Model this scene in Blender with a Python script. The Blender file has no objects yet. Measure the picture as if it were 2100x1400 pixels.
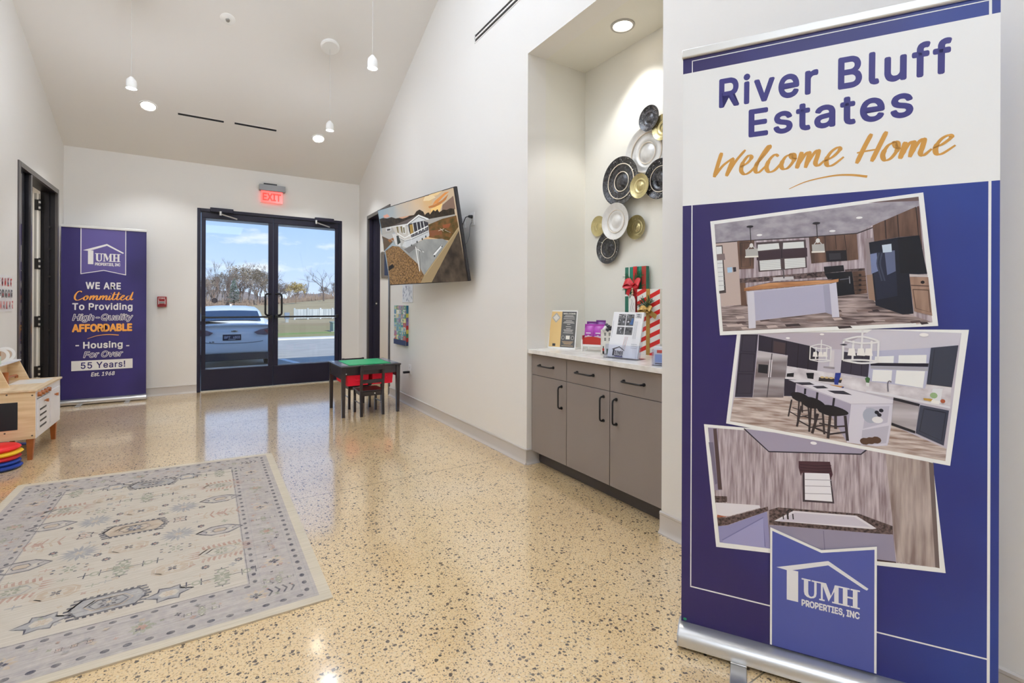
import bpy, bmesh, math, random
import numpy as np
from mathutils import Vector, Matrix
from mathutils.geometry import tessellate_polygon
R = math.radians
PI = math.pi
SC = bpy.context.scene
COL = SC.collection

# ------------------------------------------------------------------ camera
FOC, YAW, ROLL, CY, EYE = 978.27, .5693, .0034, 622.44, 1.22
FW = Vector((math.sin(YAW), math.cos(YAW), 0))
R0 = Vector((math.cos(YAW), -math.sin(YAW), 0)); U0 = Vector((0, 0, 1))
RT = R0*math.cos(ROLL) + U0*math.sin(ROLL)
UP = -R0*math.sin(ROLL) + U0*math.cos(ROLL)
cam_data = bpy.data.cameras.new('camera')
cam = bpy.data.objects.new('camera', cam_data); COL.objects.link(cam)
cam_data.sensor_fit = 'HORIZONTAL'; cam_data.sensor_width = 36
cam_data.lens = FOC/2100*36
cam_data.shift_y = (CY-700)/2100
cam_data.clip_start = .02; cam_data.clip_end = 2000
cam.matrix_world = Matrix(((RT.x, UP.x, -FW.x, 0), (RT.y, UP.y, -FW.y, 0), (RT.z, UP.z, -FW.z, EYE), (0, 0, 0, 1)))
SC.camera = cam
EYEP = Vector((0, 0, EYE))

# ------------------------------------------------------------------ colour management / world / sun / lights
SC.view_settings.view_transform = 'Standard'
SC.view_settings.look = 'None'
SC.view_settings.exposure = 0.0
SC.view_settings.gamma = 1.0
SC.view_settings.use_curve_mapping = False
try:
    SC.cycles.use_denoising = True
    SC.cycles.max_bounces = 10
    SC.cycles.diffuse_bounces = 6
    SC.cycles.glossy_bounces = 5
    SC.cycles.transparent_max_bounces = 16
    SC.cycles.sample_clamp_indirect = 6
    SC.cycles.caustics_reflective = False
    SC.cycles.caustics_refractive = False
except Exception:
    pass

def lin(c):
    c = c/255
    return c/12.92 if c <= .04045 else ((c+.055)/1.055)**2.4
def rgb(r, g=None, b=None):
    if isinstance(r, (tuple, list)): r, g, b = r
    return (lin(r), lin(g), lin(b), 1)

W = bpy.data.worlds.new('sky'); SC.world = W; W.use_nodes = True
nt = W.node_tree; nt.nodes.clear()
def nn(nt, t, **k):
    n = nt.nodes.new(t)
    for a, v in k.items(): setattr(n, a, v)
    return n
def ramp(nt, stops, interp='LINEAR'):
    n = nt.nodes.new('ShaderNodeValToRGB'); e = n.color_ramp.elements; n.color_ramp.interpolation = interp
    e[0].position, e[0].color = stops[0]
    e[1].position, e[1].color = stops[1]
    for p, c in stops[2:]:
        x = e.new(p); x.color = c
    return n
tc = nn(nt, 'ShaderNodeTexCoord'); sep = nn(nt, 'ShaderNodeSeparateXYZ')
nt.links.new(tc.outputs['Generated'], sep.inputs[0])
grad = ramp(nt, [(0.0, rgb(222, 234, 252)), (.06, rgb(200, 222, 253)), (.2, rgb(158, 198, 250)), (.45, rgb(120, 172, 242)), (1, rgb(70, 120, 200))])
nt.links.new(sep.outputs[2], grad.inputs[0])
mp = nn(nt, 'ShaderNodeMapping'); mp.inputs['Scale'].default_value = (5.5, 5.5, 17)
mp.inputs['Location'].default_value = (1.3, .7, .55)
nt.links.new(tc.outputs['Generated'], mp.inputs[0])
noi = nn(nt, 'ShaderNodeTexNoise'); noi.inputs['Scale'].default_value = 1.5; noi.inputs['Detail'].default_value = 8; noi.inputs['Roughness'].default_value = .55
nt.links.new(mp.outputs[0], noi.inputs[0])
cl = ramp(nt, [(.56, (0, 0, 0, 1)), (.72, (1, 1, 1, 1))]); nt.links.new(noi.outputs[0], cl.inputs[0])
mixc = nn(nt, 'ShaderNodeMix', data_type='RGBA'); nt.links.new(cl.outputs[0], mixc.inputs[0])
nt.links.new(grad.outputs[0], mixc.inputs[6]); mixc.inputs[7].default_value = rgb(248, 251, 255)
bg = nn(nt, 'ShaderNodeBackground'); bg.inputs[1].default_value = 1.2
nt.links.new(mixc.outputs[2], bg.inputs[0])
wo = nn(nt, 'ShaderNodeOutputWorld'); nt.links.new(bg.outputs[0], wo.inputs[0])

def lamp(name, kind, loc, energy, rot=(0, 0, 0), color=(1, 1, 1), **k):
    d = bpy.data.lights.new(name, kind); d.energy = energy; d.color = color
    for a, v in k.items(): setattr(d, a, v)
    o = bpy.data.objects.new(name, d); COL.objects.link(o); o.location = loc; o.rotation_euler = rot
    return o
sun = lamp('sun', 'SUN', (0, -20, 20), 4.6, color=(1, .96, .88), angle=.009)
sd = Vector((-.12, math.cos(R(34)), -math.sin(R(34))))
sun.rotation_euler = sd.to_track_quat('-Z', 'Y').to_euler()
# unseen area lights added to fill the lobby and brighten its ceiling
COOL = (.70, .815, 1)
lamp('uplight_fill', 'AREA', (-.3, 2.7, 3.45), 172, (PI, 0, 0), COOL, shape='RECTANGLE', size=1.6, size_y=1.6, spread=R(110))
lamp('rear_fill', 'AREA', (-.2, -1.4, 3.4), 68, (0, 0, 0), COOL, shape='RECTANGLE', size=2.2, size_y=2.2)

# ------------------------------------------------------------------ room numbers (metres)
WL = .125
XR, XL, YB, YF = 2.05, -1.455, 7.7475, -2.75
ZC, SL, YRIDGE = 3.1076, .4287, 2.5
WT = .168
def ceil_z(y):
    return ZC + SL*(YB-y) if y >= YRIDGE else ZC + SL*(YB-YRIDGE) - SL*(YRIDGE-y)
NY0, NY1, NX, NZ = 1.7145, 2.99, 2.625, 3.12          # niche

def ray(px, py): return FW + RT*((px-1050)/FOC) + UP*((CY-py)/FOC)
def on_plane(px, py, p, n):
    d = ray(px, py); n = Vector(n)
    return EYEP + d*((Vector(p)-EYEP).dot(n)/d.dot(n))
def onX(px, py, X): return on_plane(px, py, (X, 0, 0), (1, 0, 0))
def onY(px, py, Y): return on_plane(px, py, (0, Y, 0), (0, 1, 0))
def onZ(px, py, Z=0): return on_plane(px, py, (0, 0, Z), (0, 0, 1))
def on_ceiling(px, py): return on_plane(px, py, (0, YB, ZC), (0, SL, 1))

# ------------------------------------------------------------------ materials
MATS = {}
def new_mat(name):
    m = bpy.data.materials.new(name); m.use_nodes = True
    b = m.node_tree.nodes['Principled BSDF']
    return m, m.node_tree, b
def mat(name, col, rough=.5, metal=0, spec=.5, emit=0, coat=0, bump=0, bscale=200, var=0, vscale=6):
    if name in MATS: return MATS[name]
    m, nt, b = new_mat(name)
    c = rgb(col)
    b.inputs['Base Color'].default_value = c; b.inputs['Roughness'].default_value = rough
    b.inputs['Metallic'].default_value = metal; b.inputs['Specular IOR Level'].default_value = spec
    b.inputs['Coat Weight'].default_value = coat
    if emit:
        b.inputs['Emission Color'].default_value = c; b.inputs['Emission Strength'].default_value = emit
    if var or bump:
        t = nn(nt, 'ShaderNodeTexCoord')
    if var:
        n = nn(nt, 'ShaderNodeTexNoise'); n.inputs['Scale'].default_value = vscale; n.inputs['Detail'].default_value = 4
        nt.links.new(t.outputs['Object'], n.inputs[0])
        r = ramp(nt, [(.3, tuple(x*(1-var) for x in c[:3])+(1,)), (.7, tuple(min(1, x*(1+var)) for x in c[:3])+(1,))])
        nt.links.new(n.outputs[0], r.inputs[0]); nt.links.new(r.outputs[0], b.inputs['Base Color'])
    if bump:
        n2 = nn(nt, 'ShaderNodeTexNoise'); n2.inputs['Scale'].default_value = bscale
        nt.links.new(t.outputs['Object'], n2.inputs[0])
        bp = nn(nt, 'ShaderNodeBump'); bp.inputs['Strength'].default_value = bump; bp.inputs['Distance'].default_value = .002
        nt.links.new(n2.outputs[0], bp.inputs['Height']); nt.links.new(bp.outputs[0], b.inputs['Normal'])
    MATS[name] = m
    return m
def ink(r, g, b_, rough=.38):
    return mat('print_%02x%02x%02x' % (r, g, b_), (r, g, b_), rough, spec=.4)
def streak(name, c0, c1, scale=(4, 4, 40), rough=.5, detail=5, emit=0, lo=.35, hi=.65, spec=.4):
    """two colours mixed by a stretched noise: wood grain, planks, fabric, grass"""
    if name in MATS: return MATS[name]
    m, nt, b = new_mat(name)
    t = nn(nt, 'ShaderNodeTexCoord'); p = nn(nt, 'ShaderNodeMapping'); p.inputs['Scale'].default_value = scale
    n = nn(nt, 'ShaderNodeTexNoise'); n.inputs['Scale'].default_value = 1; n.inputs['Detail'].default_value = detail
    r = ramp(nt, [(lo, rgb(c0)), (hi, rgb(c1))])
    nt.links.new(t.outputs['Object'], p.inputs[0]); nt.links.new(p.outputs[0], n.inputs[0]); nt.links.new(n.outputs[0], r.inputs[0])
    nt.links.new(r.outputs[0], b.inputs['Base Color']); b.inputs['Roughness'].default_value = rough
    b.inputs['Specular IOR Level'].default_value = spec
    if emit:
        nt.links.new(r.outputs[0], b.inputs['Emission Color']); b.inputs['Emission Strength'].default_value = emit
        b.inputs['Base Color'].default_value = (0, 0, 0, 1)
        nt.links.remove(b.inputs['Base Color'].links[0])
    MATS[name] = m
    return m
def clear_mat(name, tint, gloss=.05, rough=.02):
    """thin clear sheet: see-through with a reflection that grows towards grazing view"""
    if name in MATS: return MATS[name]
    m = bpy.data.materials.new(name); m.use_nodes = True; nt = m.node_tree; nt.nodes.clear()
    a = nn(nt, 'ShaderNodeBsdfTransparent'); a.inputs[0].default_value = rgb(tint)
    g = nn(nt, 'ShaderNodeBsdfGlossy'); g.inputs['Roughness'].default_value = rough
    f = nn(nt, 'ShaderNodeLayerWeight'); f.inputs[0].default_value = .5
    p = nn(nt, 'ShaderNodeMath', operation='POWER'); nt.links.new(f.outputs['Facing'], p.inputs[0]); p.inputs[1].default_value = 5
    q = nn(nt, 'ShaderNodeMath', operation='MULTIPLY_ADD'); nt.links.new(p.outputs[0], q.inputs[0]); q.inputs[1].default_value = .8; q.inputs[2].default_value = gloss
    x = nn(nt, 'ShaderNodeMixShader'); o = nn(nt, 'ShaderNodeOutputMaterial')
    nt.links.new(q.outputs[0], x.inputs[0]); nt.links.new(a.outputs[0], x.inputs[1]); nt.links.new(g.outputs[0], x.inputs[2])
    nt.links.new(x.outputs[0], o.inputs[0]); MATS[name] = m
    return m

def wall_mat(name, col):
    return mat(name, col, .62, spec=.3, bump=.08, bscale=350)
M_WALL = wall_mat('painted_wall', (231, 228, 223))
M_CEIL = wall_mat('painted_ceiling', (234, 231, 227))
M_NICHE = wall_mat('painted_niche', (231, 228, 218))
M_BASE = mat('vinyl_base', (196, 189, 182), .45)
M_BRONZE = mat('dark_bronze', (30, 27, 46), .38, spec=.35)  # blue cast of the flare is mixed into the frame colour
M_FRAME = mat('dark_frame', (28, 26, 30), .4, spec=.35)
M_BLACK = mat('black_metal', (22, 21, 23), .35)
M_ALU = mat('brushed_aluminium', (205, 203, 200), .3, metal=.85)
M_WHITE = mat('white_plastic', (240, 239, 236), .4)
M_GLASS = clear_mat('door_glass', (248, 251, 253), .025)
M_ACRYL = clear_mat('clear_acrylic', (246, 247, 251), .04)

def floor_mat():
    m, nt, b = new_mat('polished_concrete')
    L = nt.links.new
    t = nn(nt, 'ShaderNodeNewGeometry')
    P = t.outputs['Position']
    big = nn(nt, 'ShaderNodeTexNoise'); big.inputs['Scale'].default_value = 1.1; big.inputs['Detail'].default_value = 5; L(P, big.inputs[0])
    base = ramp(nt, [(.3, rgb(218, 188, 142)), (.55, rgb(231, 204, 160)), (.75, rgb(234, 213, 180))]); L(big.outputs[0], base.inputs[0])
    fine = nn(nt, 'ShaderNodeTexNoise'); fine.inputs['Scale'].default_value = 130; fine.inputs['Detail'].default_value = 3; L(P, fine.inputs[0])
    fr = ramp(nt, [(.35, rgb(190, 165, 120)), (.5, (1, 1, 1, 1)), (.68, rgb(255, 240, 205))]); L(fine.outputs[0], fr.inputs[0])
    mul = nn(nt, 'ShaderNodeMix', data_type='RGBA', blend_type='MULTIPLY'); mul.inputs[0].default_value = .75
    L(base.outputs[0], mul.inputs[6]); L(fr.outputs[0], mul.inputs[7])
    col = mul.outputs[2]
    # warped coordinates make the chips angular and uneven
    wn = nn(nt, 'ShaderNodeTexNoise'); wn.inputs['Scale'].default_value = 60; L(P, wn.inputs[0])
    wm = nn(nt, 'ShaderNodeMix', data_type='RGBA'); wm.inputs[0].default_value = .012; L(P, wm.inputs[6]); L(wn.outputs['Color'], wm.inputs[7])
    for sc, thr, share, stops in ((62, .37, .32, [(0, rgb(38, 32, 30)), (.5, rgb(84, 66, 50)), (1, rgb(120, 108, 98))]),
                                  (125, .38, .46, [(0, rgb(52, 42, 36)), (.5, rgb(110, 88, 62)), (1, rgb(150, 136, 116))]),
                                  (90, .34, .2, [(0, rgb(236, 222, 190)), (1, rgb(200, 170, 120))])):
        v = nn(nt, 'ShaderNodeTexVoronoi'); v.inputs['Scale'].default_value = sc; L(wm.outputs[2], v.inputs[0])
        sp = nn(nt, 'ShaderNodeSeparateColor'); L(v.outputs['Color'], sp.inputs[0])
        lt = nn(nt, 'ShaderNodeMath', operation='LESS_THAN'); L(v.outputs['Distance'], lt.inputs[0])
        sz = nn(nt, 'ShaderNodeMath', operation='MULTIPLY_ADD'); L(sp.outputs[1], sz.inputs[0]); sz.inputs[1].default_value = thr*.8; sz.inputs[2].default_value = thr*.45
        L(sz.outputs[0], lt.inputs[1])
        l2 = nn(nt, 'ShaderNodeMath', operation='LESS_THAN'); L(sp.outputs[0], l2.inputs[0]); l2.inputs[1].default_value = share
        an = nn(nt, 'ShaderNodeMath', operation='MULTIPLY'); L(lt.outputs[0], an.inputs[0]); L(l2.outputs[0], an.inputs[1])
        cr = ramp(nt, stops); L(sp.outputs[2], cr.inputs[0])
        mx = nn(nt, 'ShaderNodeMix', data_type='RGBA'); L(an.outputs[0], mx.inputs[0]); L(col, mx.inputs[6]); L(cr.outputs[0], mx.inputs[7])
        col = mx.outputs[2]
    # saw-cut control joints
    sx = nn(nt, 'ShaderNodeSeparateXYZ'); L(P, sx.inputs[0])
    tot = None
    for ax, at in ((1, 3.215), (1, 5.6), (1, .88), (0, .50)):
        s = nn(nt, 'ShaderNodeMath', operation='SUBTRACT'); L(sx.outputs[ax], s.inputs[0]); s.inputs[1].default_value = at
        a = nn(nt, 'ShaderNodeMath', operation='ABSOLUTE'); L(s.outputs[0], a.inputs[0])
        c = nn(nt, 'ShaderNodeMath', operation='LESS_THAN'); L(a.outputs[0], c.inputs[0]); c.inputs[1].default_value = .0025 if ax else .0
        if tot is None: tot = c.outputs[0]
        else:
            q = nn(nt, 'ShaderNodeMath', operation='MAXIMUM'); L(tot, q.inputs[0]); L(c.outputs[0], q.inputs[1]); tot = q.outputs[0]
    jm = nn(nt, 'ShaderNodeMix', data_type='RGBA'); L(tot, jm.inputs[0]); L(col, jm.inputs[6]); jm.inputs[7].default_value = rgb(120, 104, 78)
    L(jm.outputs[2], b.inputs['Base Color'])
    b.inputs['Roughness'].default_value = .34; b.inputs['Specular IOR Level'].default_value = .6
    b.inputs['Coat Weight'].default_value = 1; b.inputs['Coat Roughness'].default_value = .11; b.inputs['Coat IOR'].default_value = 2.1
    return m
M_FLOOR = floor_mat()

# ------------------------------------------------------------------ mesh helpers
class MB:
    def __init__(s): s.v = []; s.f = []; s.mi = []; s.mats = []
    def _m(s, m):
        if m not in s.mats: s.mats.append(m)
        return s.mats.index(m)
    def add(s, vs, fs, m):
        k = len(s.v); s.v += [Vector(p) for p in vs]; i = s._m(m)
        for f in fs: s.f.append([k+j for j in f]); s.mi.append(i)
    def hexa(s, p, m):     # 8 points: bottom ring then top ring, counter-clockwise
        s.add(p, [(3, 2, 1, 0), (4, 5, 6, 7), (0, 1, 5, 4), (1, 2, 6, 5), (2, 3, 7, 6), (3, 0, 4, 7)], m)
    def box(s, x0, y0, z0, x1, y1, z1, m):
        if x0 > x1: x0, x1 = x1, x0
        if y0 > y1: y0, y1 = y1, y0
        if z0 > z1: z0, z1 = z1, z0
        s.hexa([(x0, y0, z0), (x1, y0, z0), (x1, y1, z0), (x0, y1, z0), (x0, y0, z1), (x1, y0, z1), (x1, y1, z1), (x0, y1, z1)], m)
    def ring(s, c, a, b, r, n):
        return [Vector(c) + a*(r*math.cos(2*PI*k/n)) + b*(r*math.sin(2*PI*k/n)) for k in range(n)]
    def tube(s, pts, r, m, n=8, cap=True):
        pts = [Vector(p) for p in pts]; k0 = len(s.v); rs = r if isinstance(r, (list, tuple)) else [r]*len(pts)
        t = (pts[1]-pts[0]).normalized(); a = t.orthogonal().normalized(); vs = []; fs = []
        for i, p in enumerate(pts):
            if i == 0: t = pts[1]-pts[0]
            elif i == len(pts)-1: t = pts[-1]-pts[-2]
            else: t = pts[i+1]-pts[i-1]
            t.normalize(); a = (a - t*a.dot(t)).normalized(); b = t.cross(a)
            vs += s.ring(p, a, b, rs[i], n)
        for i in range(len(pts)-1):
            for j in range(n):
                fs.append((i*n+j, i*n+(j+1) % n, (i+1)*n+(j+1) % n, (i+1)*n+j))
        if cap: fs += [tuple(range(n-1, -1, -1)), tuple((len(pts)-1)*n+j for j in range(n))]
        s.add(vs, fs, m)
    def cyl(s, p0, p1, r0, m, r1=None, n=20): s.tube([p0, p1], [r0, r0 if r1 is None else r1], m, n)
    def lathe(s, prof, m, n=32, o=(0, 0, 0), ax=(0, 0, 1), squash=1):
        ax = Vector(ax).normalized(); a = ax.orthogonal().normalized()
        if abs(ax.z) > .9: a = Vector((1, 0, 0))
        b = ax.cross(a); o = Vector(o); vs = []; fs = []
        for rr, z in prof:
            vs += [o + ax*z + a*(rr*math.cos(2*PI*k/n)) + b*(squash*rr*math.sin(2*PI*k/n)) for k in range(n)]
        for i in range(len(prof)-1):
            for j in range(n):
                fs.append((i*n+j, i*n+(j+1) % n, (i+1)*n+(j+1) % n, (i+1)*n+j))
        if prof[0][0] > 1e-6: fs.append(tuple(range(n-1, -1, -1)))
        if prof[-1][0] > 1e-6: fs.append(tuple((len(prof)-1)*n+j for j in range(n)))
        s.add(vs, fs, m)
    def prism(s, poly, o, ux, uy, dv, m):   # 2-D outline extruded along dv
        o = Vector(o); ux = Vector(ux); uy = Vector(uy); dv = Vector(dv); n = len(poly)
        a = [o+ux*p[0]+uy*p[1] for p in poly]
        tri = tessellate_polygon([a])
        fs = [tuple(t) for t in tri] + [tuple(n+i for i in reversed(t)) for t in tri]
        fs += [(i, (i+1) % n, n+(i+1) % n, n+i) for i in range(n)]
        s.add(a+[p+dv for p in a], fs, m)
    def ball(s, c, r, m, n=12, sc=(1, 1, 1)):
        vs = []; fs = []; k = n//2
        for i in range(k+1):
            th = PI*i/k
            for j in range(n):
                ph = 2*PI*j/n
                vs.append((c[0]+sc[0]*r*math.sin(th)*math.cos(ph), c[1]+sc[1]*r*math.sin(th)*math.sin(ph), c[2]+sc[2]*r*math.cos(th)))
        for i in range(k):
            for j in range(n): fs.append((i*n+j, (i+1)*n+j, (i+1)*n+(j+1) % n, i*n+(j+1) % n))
        s.add(vs, fs, m)
    def build(s, name, parent=None, bevel=0, seg=2, smooth=35, recalc=True):
        me = bpy.data.meshes.new(name)
        base = WORLD.get(parent, Vector((0, 0, 0))) if parent is not None else None
        if parent is None and s.v:
            lo = Vector([min(p[i] for p in s.v) for i in range(3)]); hi = Vector([max(p[i] for p in s.v) for i in range(3)])
            base = Vector(((lo.x+hi.x)/2, (lo.y+hi.y)/2, lo.z))
        me.from_pydata([tuple(p-base) for p in s.v], [], s.f)
        for m in s.mats: me.materials.append(m)
        me.polygons.foreach_set('material_index', s.mi)
        if recalc:
            bm = bmesh.new(); bm.from_mesh(me); bmesh.ops.recalc_face_normals(bm, faces=bm.faces); bm.to_mesh(me); bm.free()
        if smooth:
            me.polygons.foreach_set('use_smooth', [True]*len(me.polygons)); me.set_sharp_from_angle(angle=R(smooth))
        me.update()
        o = bpy.data.objects.new(name, me); COL.objects.link(o)
        if parent is not None: o.parent = parent; WORLD[o] = base
        else: o.location = base; WORLD[o] = base.copy()
        if bevel:
            bv = o.modifiers.new('edge', 'BEVEL'); bv.width = bevel; bv.segments = seg; bv.limit_method = 'ANGLE'; bv.angle_limit = R(40)
        return o
WORLD = {}
def tag(o, label=None, cat=None, group=None, kind=None):
    if label: o['label'] = label
    if cat: o['category'] = cat
    if group: o['group'] = group
    if kind: o['kind'] = kind
    return o
def empty(name, loc, label=None, cat=None, group=None, kind=None, local=False, rz=0):
    """a thing's root. local=True: its parts are modelled about the origin and the root then stands at loc turned by rz"""
    o = bpy.data.objects.new(name, None); o.empty_display_size = .05; COL.objects.link(o); o.location = loc
    o.rotation_euler = (0, 0, rz)
    WORLD[o] = Vector((0, 0, 0)) if local else Vector(loc)
    return tag(o, label, cat, group, kind)
def struct(name, mb, **k):
    return tag(mb.build(name, **k), kind='structure')
def kids(o): return [c for c in bpy.data.objects if c.parent is o]
def copy_tree(o, parent=None):
    c = o.copy(); COL.objects.link(c)
    if parent is not None: c.parent = parent
    for ch in kids(o): copy_tree(ch, c)
    return c

# text outlines from Blender's own built-in font
_tc = {}
def load_sans():
    try:      # the sans face that ships with Blender itself; the built-in face if it is not there
        import os
        d = bpy.utils.system_resource('DATAFILES', path='fonts')
        return bpy.data.fonts.load(os.path.join(d, 'Inter.woff2'))
    except Exception:
        return None
SANS = load_sans()
def glyphs(body, bold=0, shear=0, space=1.0):
    key = (body, bold, shear, space)
    if key not in _tc:
        c = bpy.data.curves.new('lettering', 'FONT'); c.body = body; c.size = 1
        if SANS: c.font = SANS
        c.offset = bold; c.shear = shear; c.space_character = space
        c.resolution_u = 4; c.fill_mode = 'FRONT'
        o = bpy.data.objects.new('lettering', c); COL.objects.link(o); bpy.context.view_layer.update()
        me = bpy.data.meshes.new_from_object(o.evaluated_get(bpy.context.evaluated_depsgraph_get()))
        vs = [(v.co.x, v.co.y) for v in me.vertices]; fs = [tuple(p.vertices) for p in me.polygons]
        bpy.data.objects.remove(o); bpy.data.curves.remove(c); bpy.data.meshes.remove(me)
        x0 = min(v[0] for v in vs); x1 = max(v[0] for v in vs)
        _tc[key] = ([((x-x0), y) for x, y in vs], fs, x1-x0)
    return _tc[key]
def cap_height(bold=0):
    vs, fs, w = glyphs('H', bold)
    return max(v[1] for v in vs)-min(v[1] for v in vs)

def spline(pts, n=7):
    out = []
    P = [pts[0]] + list(pts) + [pts[-1]]
    for i in range(1, len(P)-2):
        for k in range(n):
            t = k/n; a, b, c, d = P[i-1], P[i], P[i+1], P[i+2]
            out.append(tuple(.5*(2*b[q]+(c[q]-a[q])*t+(2*a[q]-5*b[q]+4*c[q]-d[q])*t*t+(3*b[q]-a[q]-3*c[q]+d[q])*t**3) for q in range(2)))
    out.append(tuple(pts[-1]))
    return out

class Print:
    """flat printed artwork on one plane: x right, z up, each layer a hair in front of the last.
    tf turns the coordinates that a drawing is given in into plane coordinates"""
    STEP = .00004
    def __init__(s, mb, y0=0, frame=None):
        s.mb = mb; s.y = y0; s.tf = lambda p: p; s.frame = frame or (Vector((0, 0, 0)), Vector((1, 0, 0)), Vector((0, 0, 1)), Vector((0, -1, 0)))
    def P(s, p):
        o, a, b, n = s.frame
        return o + a*p[0] + b*p[1] + n*s.y
    def up(s, k=1): s.y += s.STEP*k
    def poly(s, pts, m, raw=False):
        s.up(); q = [p if raw else s.tf(p) for p in pts]
        v3 = [s.P(p) for p in q]
        if len(q) == 4 or len(q) == 3 and True:
            pass
        tri = tessellate_polygon([[Vector((p[0], p[1], 0)) for p in q]])
        s.mb.add(v3, [tuple(t) for t in tri], m)
    def rect(s, x0, z0, x1, z1, m): s.poly([(x0, z0), (x1, z0), (x1, z1), (x0, z1)], m)
    def line(s, pts, w, m, taper=None):
        """ribbon of width w (in plane units) along points"""
        s.up(); q = [Vector((*s.tf(p), 0)) for p in pts]; vs = []; n = len(q)
        for i, p in enumerate(q):
            t = (q[min(i+1, n-1)]-q[max(i-1, 0)])
            if t.length < 1e-9: t = Vector((1, 0, 0))
            t.normalize(); ww = w if taper is None else w*taper(i/(n-1), t)
            d = Vector((-t.y, t.x, 0))*(ww/2)
            vs += [s.P((p+d)), s.P((p-d))]
        s.mb.add(vs, [(2*i, 2*i+1, 2*i+3, 2*i+2) for i in range(n-1)], m)
    def loop(s, pts, w, m): s.line(list(pts)+[pts[0], pts[1]], w, m)
    def disc(s, c, rx, m, rz=None, n=18):
        rz = rx if rz is None else rz
        c = s.tf(c); s.poly([(c[0]+rx*math.cos(2*PI*k/n), c[1]+rz*math.sin(2*PI*k/n)) for k in range(n)], m, raw=True)
    def text(s, body, p0, p1, hgt, m, bold=.0, shear=0, space=1.0, raw=False, inner=None):
        """baseline from p0 to p1 (drawing coordinates), capital height hgt in plane units"""
        s.up()
        a = p0 if raw else s.tf(p0); b = p1 if raw else s.tf(p1)
        vs, fs, w = glyphs(body, 0, shear, space); ch = cap_height()
        ex = Vector((b[0]-a[0], b[1]-a[1])); L = ex.length; ex.normalize(); ez = Vector((-ex.y, ex.x))
        kz = hgt/(ch+2*bold); kx = L/(w+2*bold)
        ring = [(0, 0)] if not bold else [(bold+bold*math.cos(PI*k/4), bold+bold*math.sin(PI*k/4)) for k in range(8)] + [(bold, bold)]
        put = lambda dx, dy, mm: (s.up(), s.mb.add([s.P((a[0]+ex.x*(x+dx)*kx+ez.x*(y+dy)*kz, a[1]+ex.y*(x+dx)*kx+ez.y*(y+dy)*kz)) for x, y in vs], fs, mm))
        for dx, dy in ring: put(dx, dy, m)
        if inner: put(bold, bold, inner)

def crop_tf(x0, y0, k, plane):
    """a point read off an enlargement of the photograph (origin x0,y0, magnified k) -> the flat object's own plane"""
    return lambda p: plane(x0+p[0]/k, y0+p[1]/k)

# ------------------------------------------------------------------ setting: floor, walls, ceiling, openings
mb = MB(); mb.box(-3.6, YF-.1, -.12, 4.4, YB+.2, 0, M_FLOOR); struct('floor', mb, smooth=0)

def gable(mb, xa, xb, y0, y1, z0, m, z1=None):
    """a piece of side wall between y0 and y1; z1 None runs it up to the sloping ceiling"""
    ys = [y0] + ([YRIDGE] if (z1 is None and y0 < YRIDGE < y1) else []) + [y1]
    for a, b in zip(ys, ys[1:]):
        ta, tb = (ceil_z(a)+.05, ceil_z(b)+.05) if z1 is None else (z1, z1)
        mb.hexa([(xa, a, z0), (xb, a, z0), (xb, b, z0), (xa, b, z0), (xa, a, ta), (xb, a, ta), (xb, b, tb), (xa, b, tb)], m)
DR0, DR1, DRZ = 6.20, 7.27, 2.535       # side door in the right wall
DL0, DL1, DLZ = 6.09, 7.482, 2.518      # side door with sidelight in the left wall
mb = MB()
gable(mb, XR, XR+WT, YF, NY0, 0, M_WALL); gable(mb, XR, XR+WT, NY0, NY1, NZ, M_WALL)
gable(mb, XR, XR+WT, NY1, DR0, 0, M_WALL); gable(mb, XR, XR+WT, DR0, DR1, DRZ, M_WALL); gable(mb, XR, XR+WT, DR1, YB+.2, 0, M_WALL)
struct('wall_right', mb, smooth=0)
mb = MB()   # the display niche set into the right wall
mb.box(XR+WT, NY1, 0, NX+.1, NY1+.1, NZ+.1, M_NICHE); mb.box(XR+WT, NY0-.1, 0, NX+.1, NY0, NZ+.1, M_NICHE)
mb.box(NX, NY0, 0, NX+.1, NY1, NZ+.1, M_NICHE); mb.box(XR+WT, NY0, NZ, NX, NY1, NZ+.1, M_NICHE)
struct('wall_niche', mb, smooth=0)
mb = MB()
gable(mb, XL-WL, XL, YF, DL0, 0, M_WALL); gable(mb, XL-WL, XL, DL0, DL1, DLZ, M_WALL); gable(mb, XL-WL, XL, DL1, YB+.2, 0, M_WALL)
struct('wall_left', mb, smooth=0)
DB0, DB1, DBZ = -.1117, 1.7852, 2.506
mb = MB()
mb.box(XL-WL, YB, 0, DB0, YB+.2, ZC+.05, M_WALL); mb.box(DB1, YB, 0, XR+WT, YB+.2, ZC+.05, M_WALL); mb.box(DB0, YB, DBZ, DB1, YB+.2, ZC+.05, M_WALL)
struct('wall_back', mb, smooth=0)
mb = MB(); mb.box(XL-WL, YF-.15, 0, XR+WT, YF, ceil_z(YF)+.1, M_WALL); struct('wall_front', mb, smooth=0)
mb = MB()
za, zr, zb = ZC, ceil_z(YRIDGE), ceil_z(YF)
mb.hexa([(XL-WL, YRIDGE, zr), (XR+WT, YRIDGE, zr), (XR+WT, YB, za), (XL-WL, YB, za)] + [(XL-WL, YRIDGE, zr+.2), (XR+WT, YRIDGE, zr+.2), (XR+WT, YB, za+.2), (XL-WL, YB, za+.2)], M_CEIL)
mb.hexa([(XL-WL, YF, zb), (XR+WT, YF, zb), (XR+WT, YRIDGE, zr), (XL-WL, YRIDGE, zr)] + [(XL-WL, YF, zb+.2), (XR+WT, YF, zb+.2), (XR+WT, YRIDGE, zr+.2), (XL-WL, YRIDGE, zr+.2)], M_CEIL)
struct('ceiling', mb, smooth=0)
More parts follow.
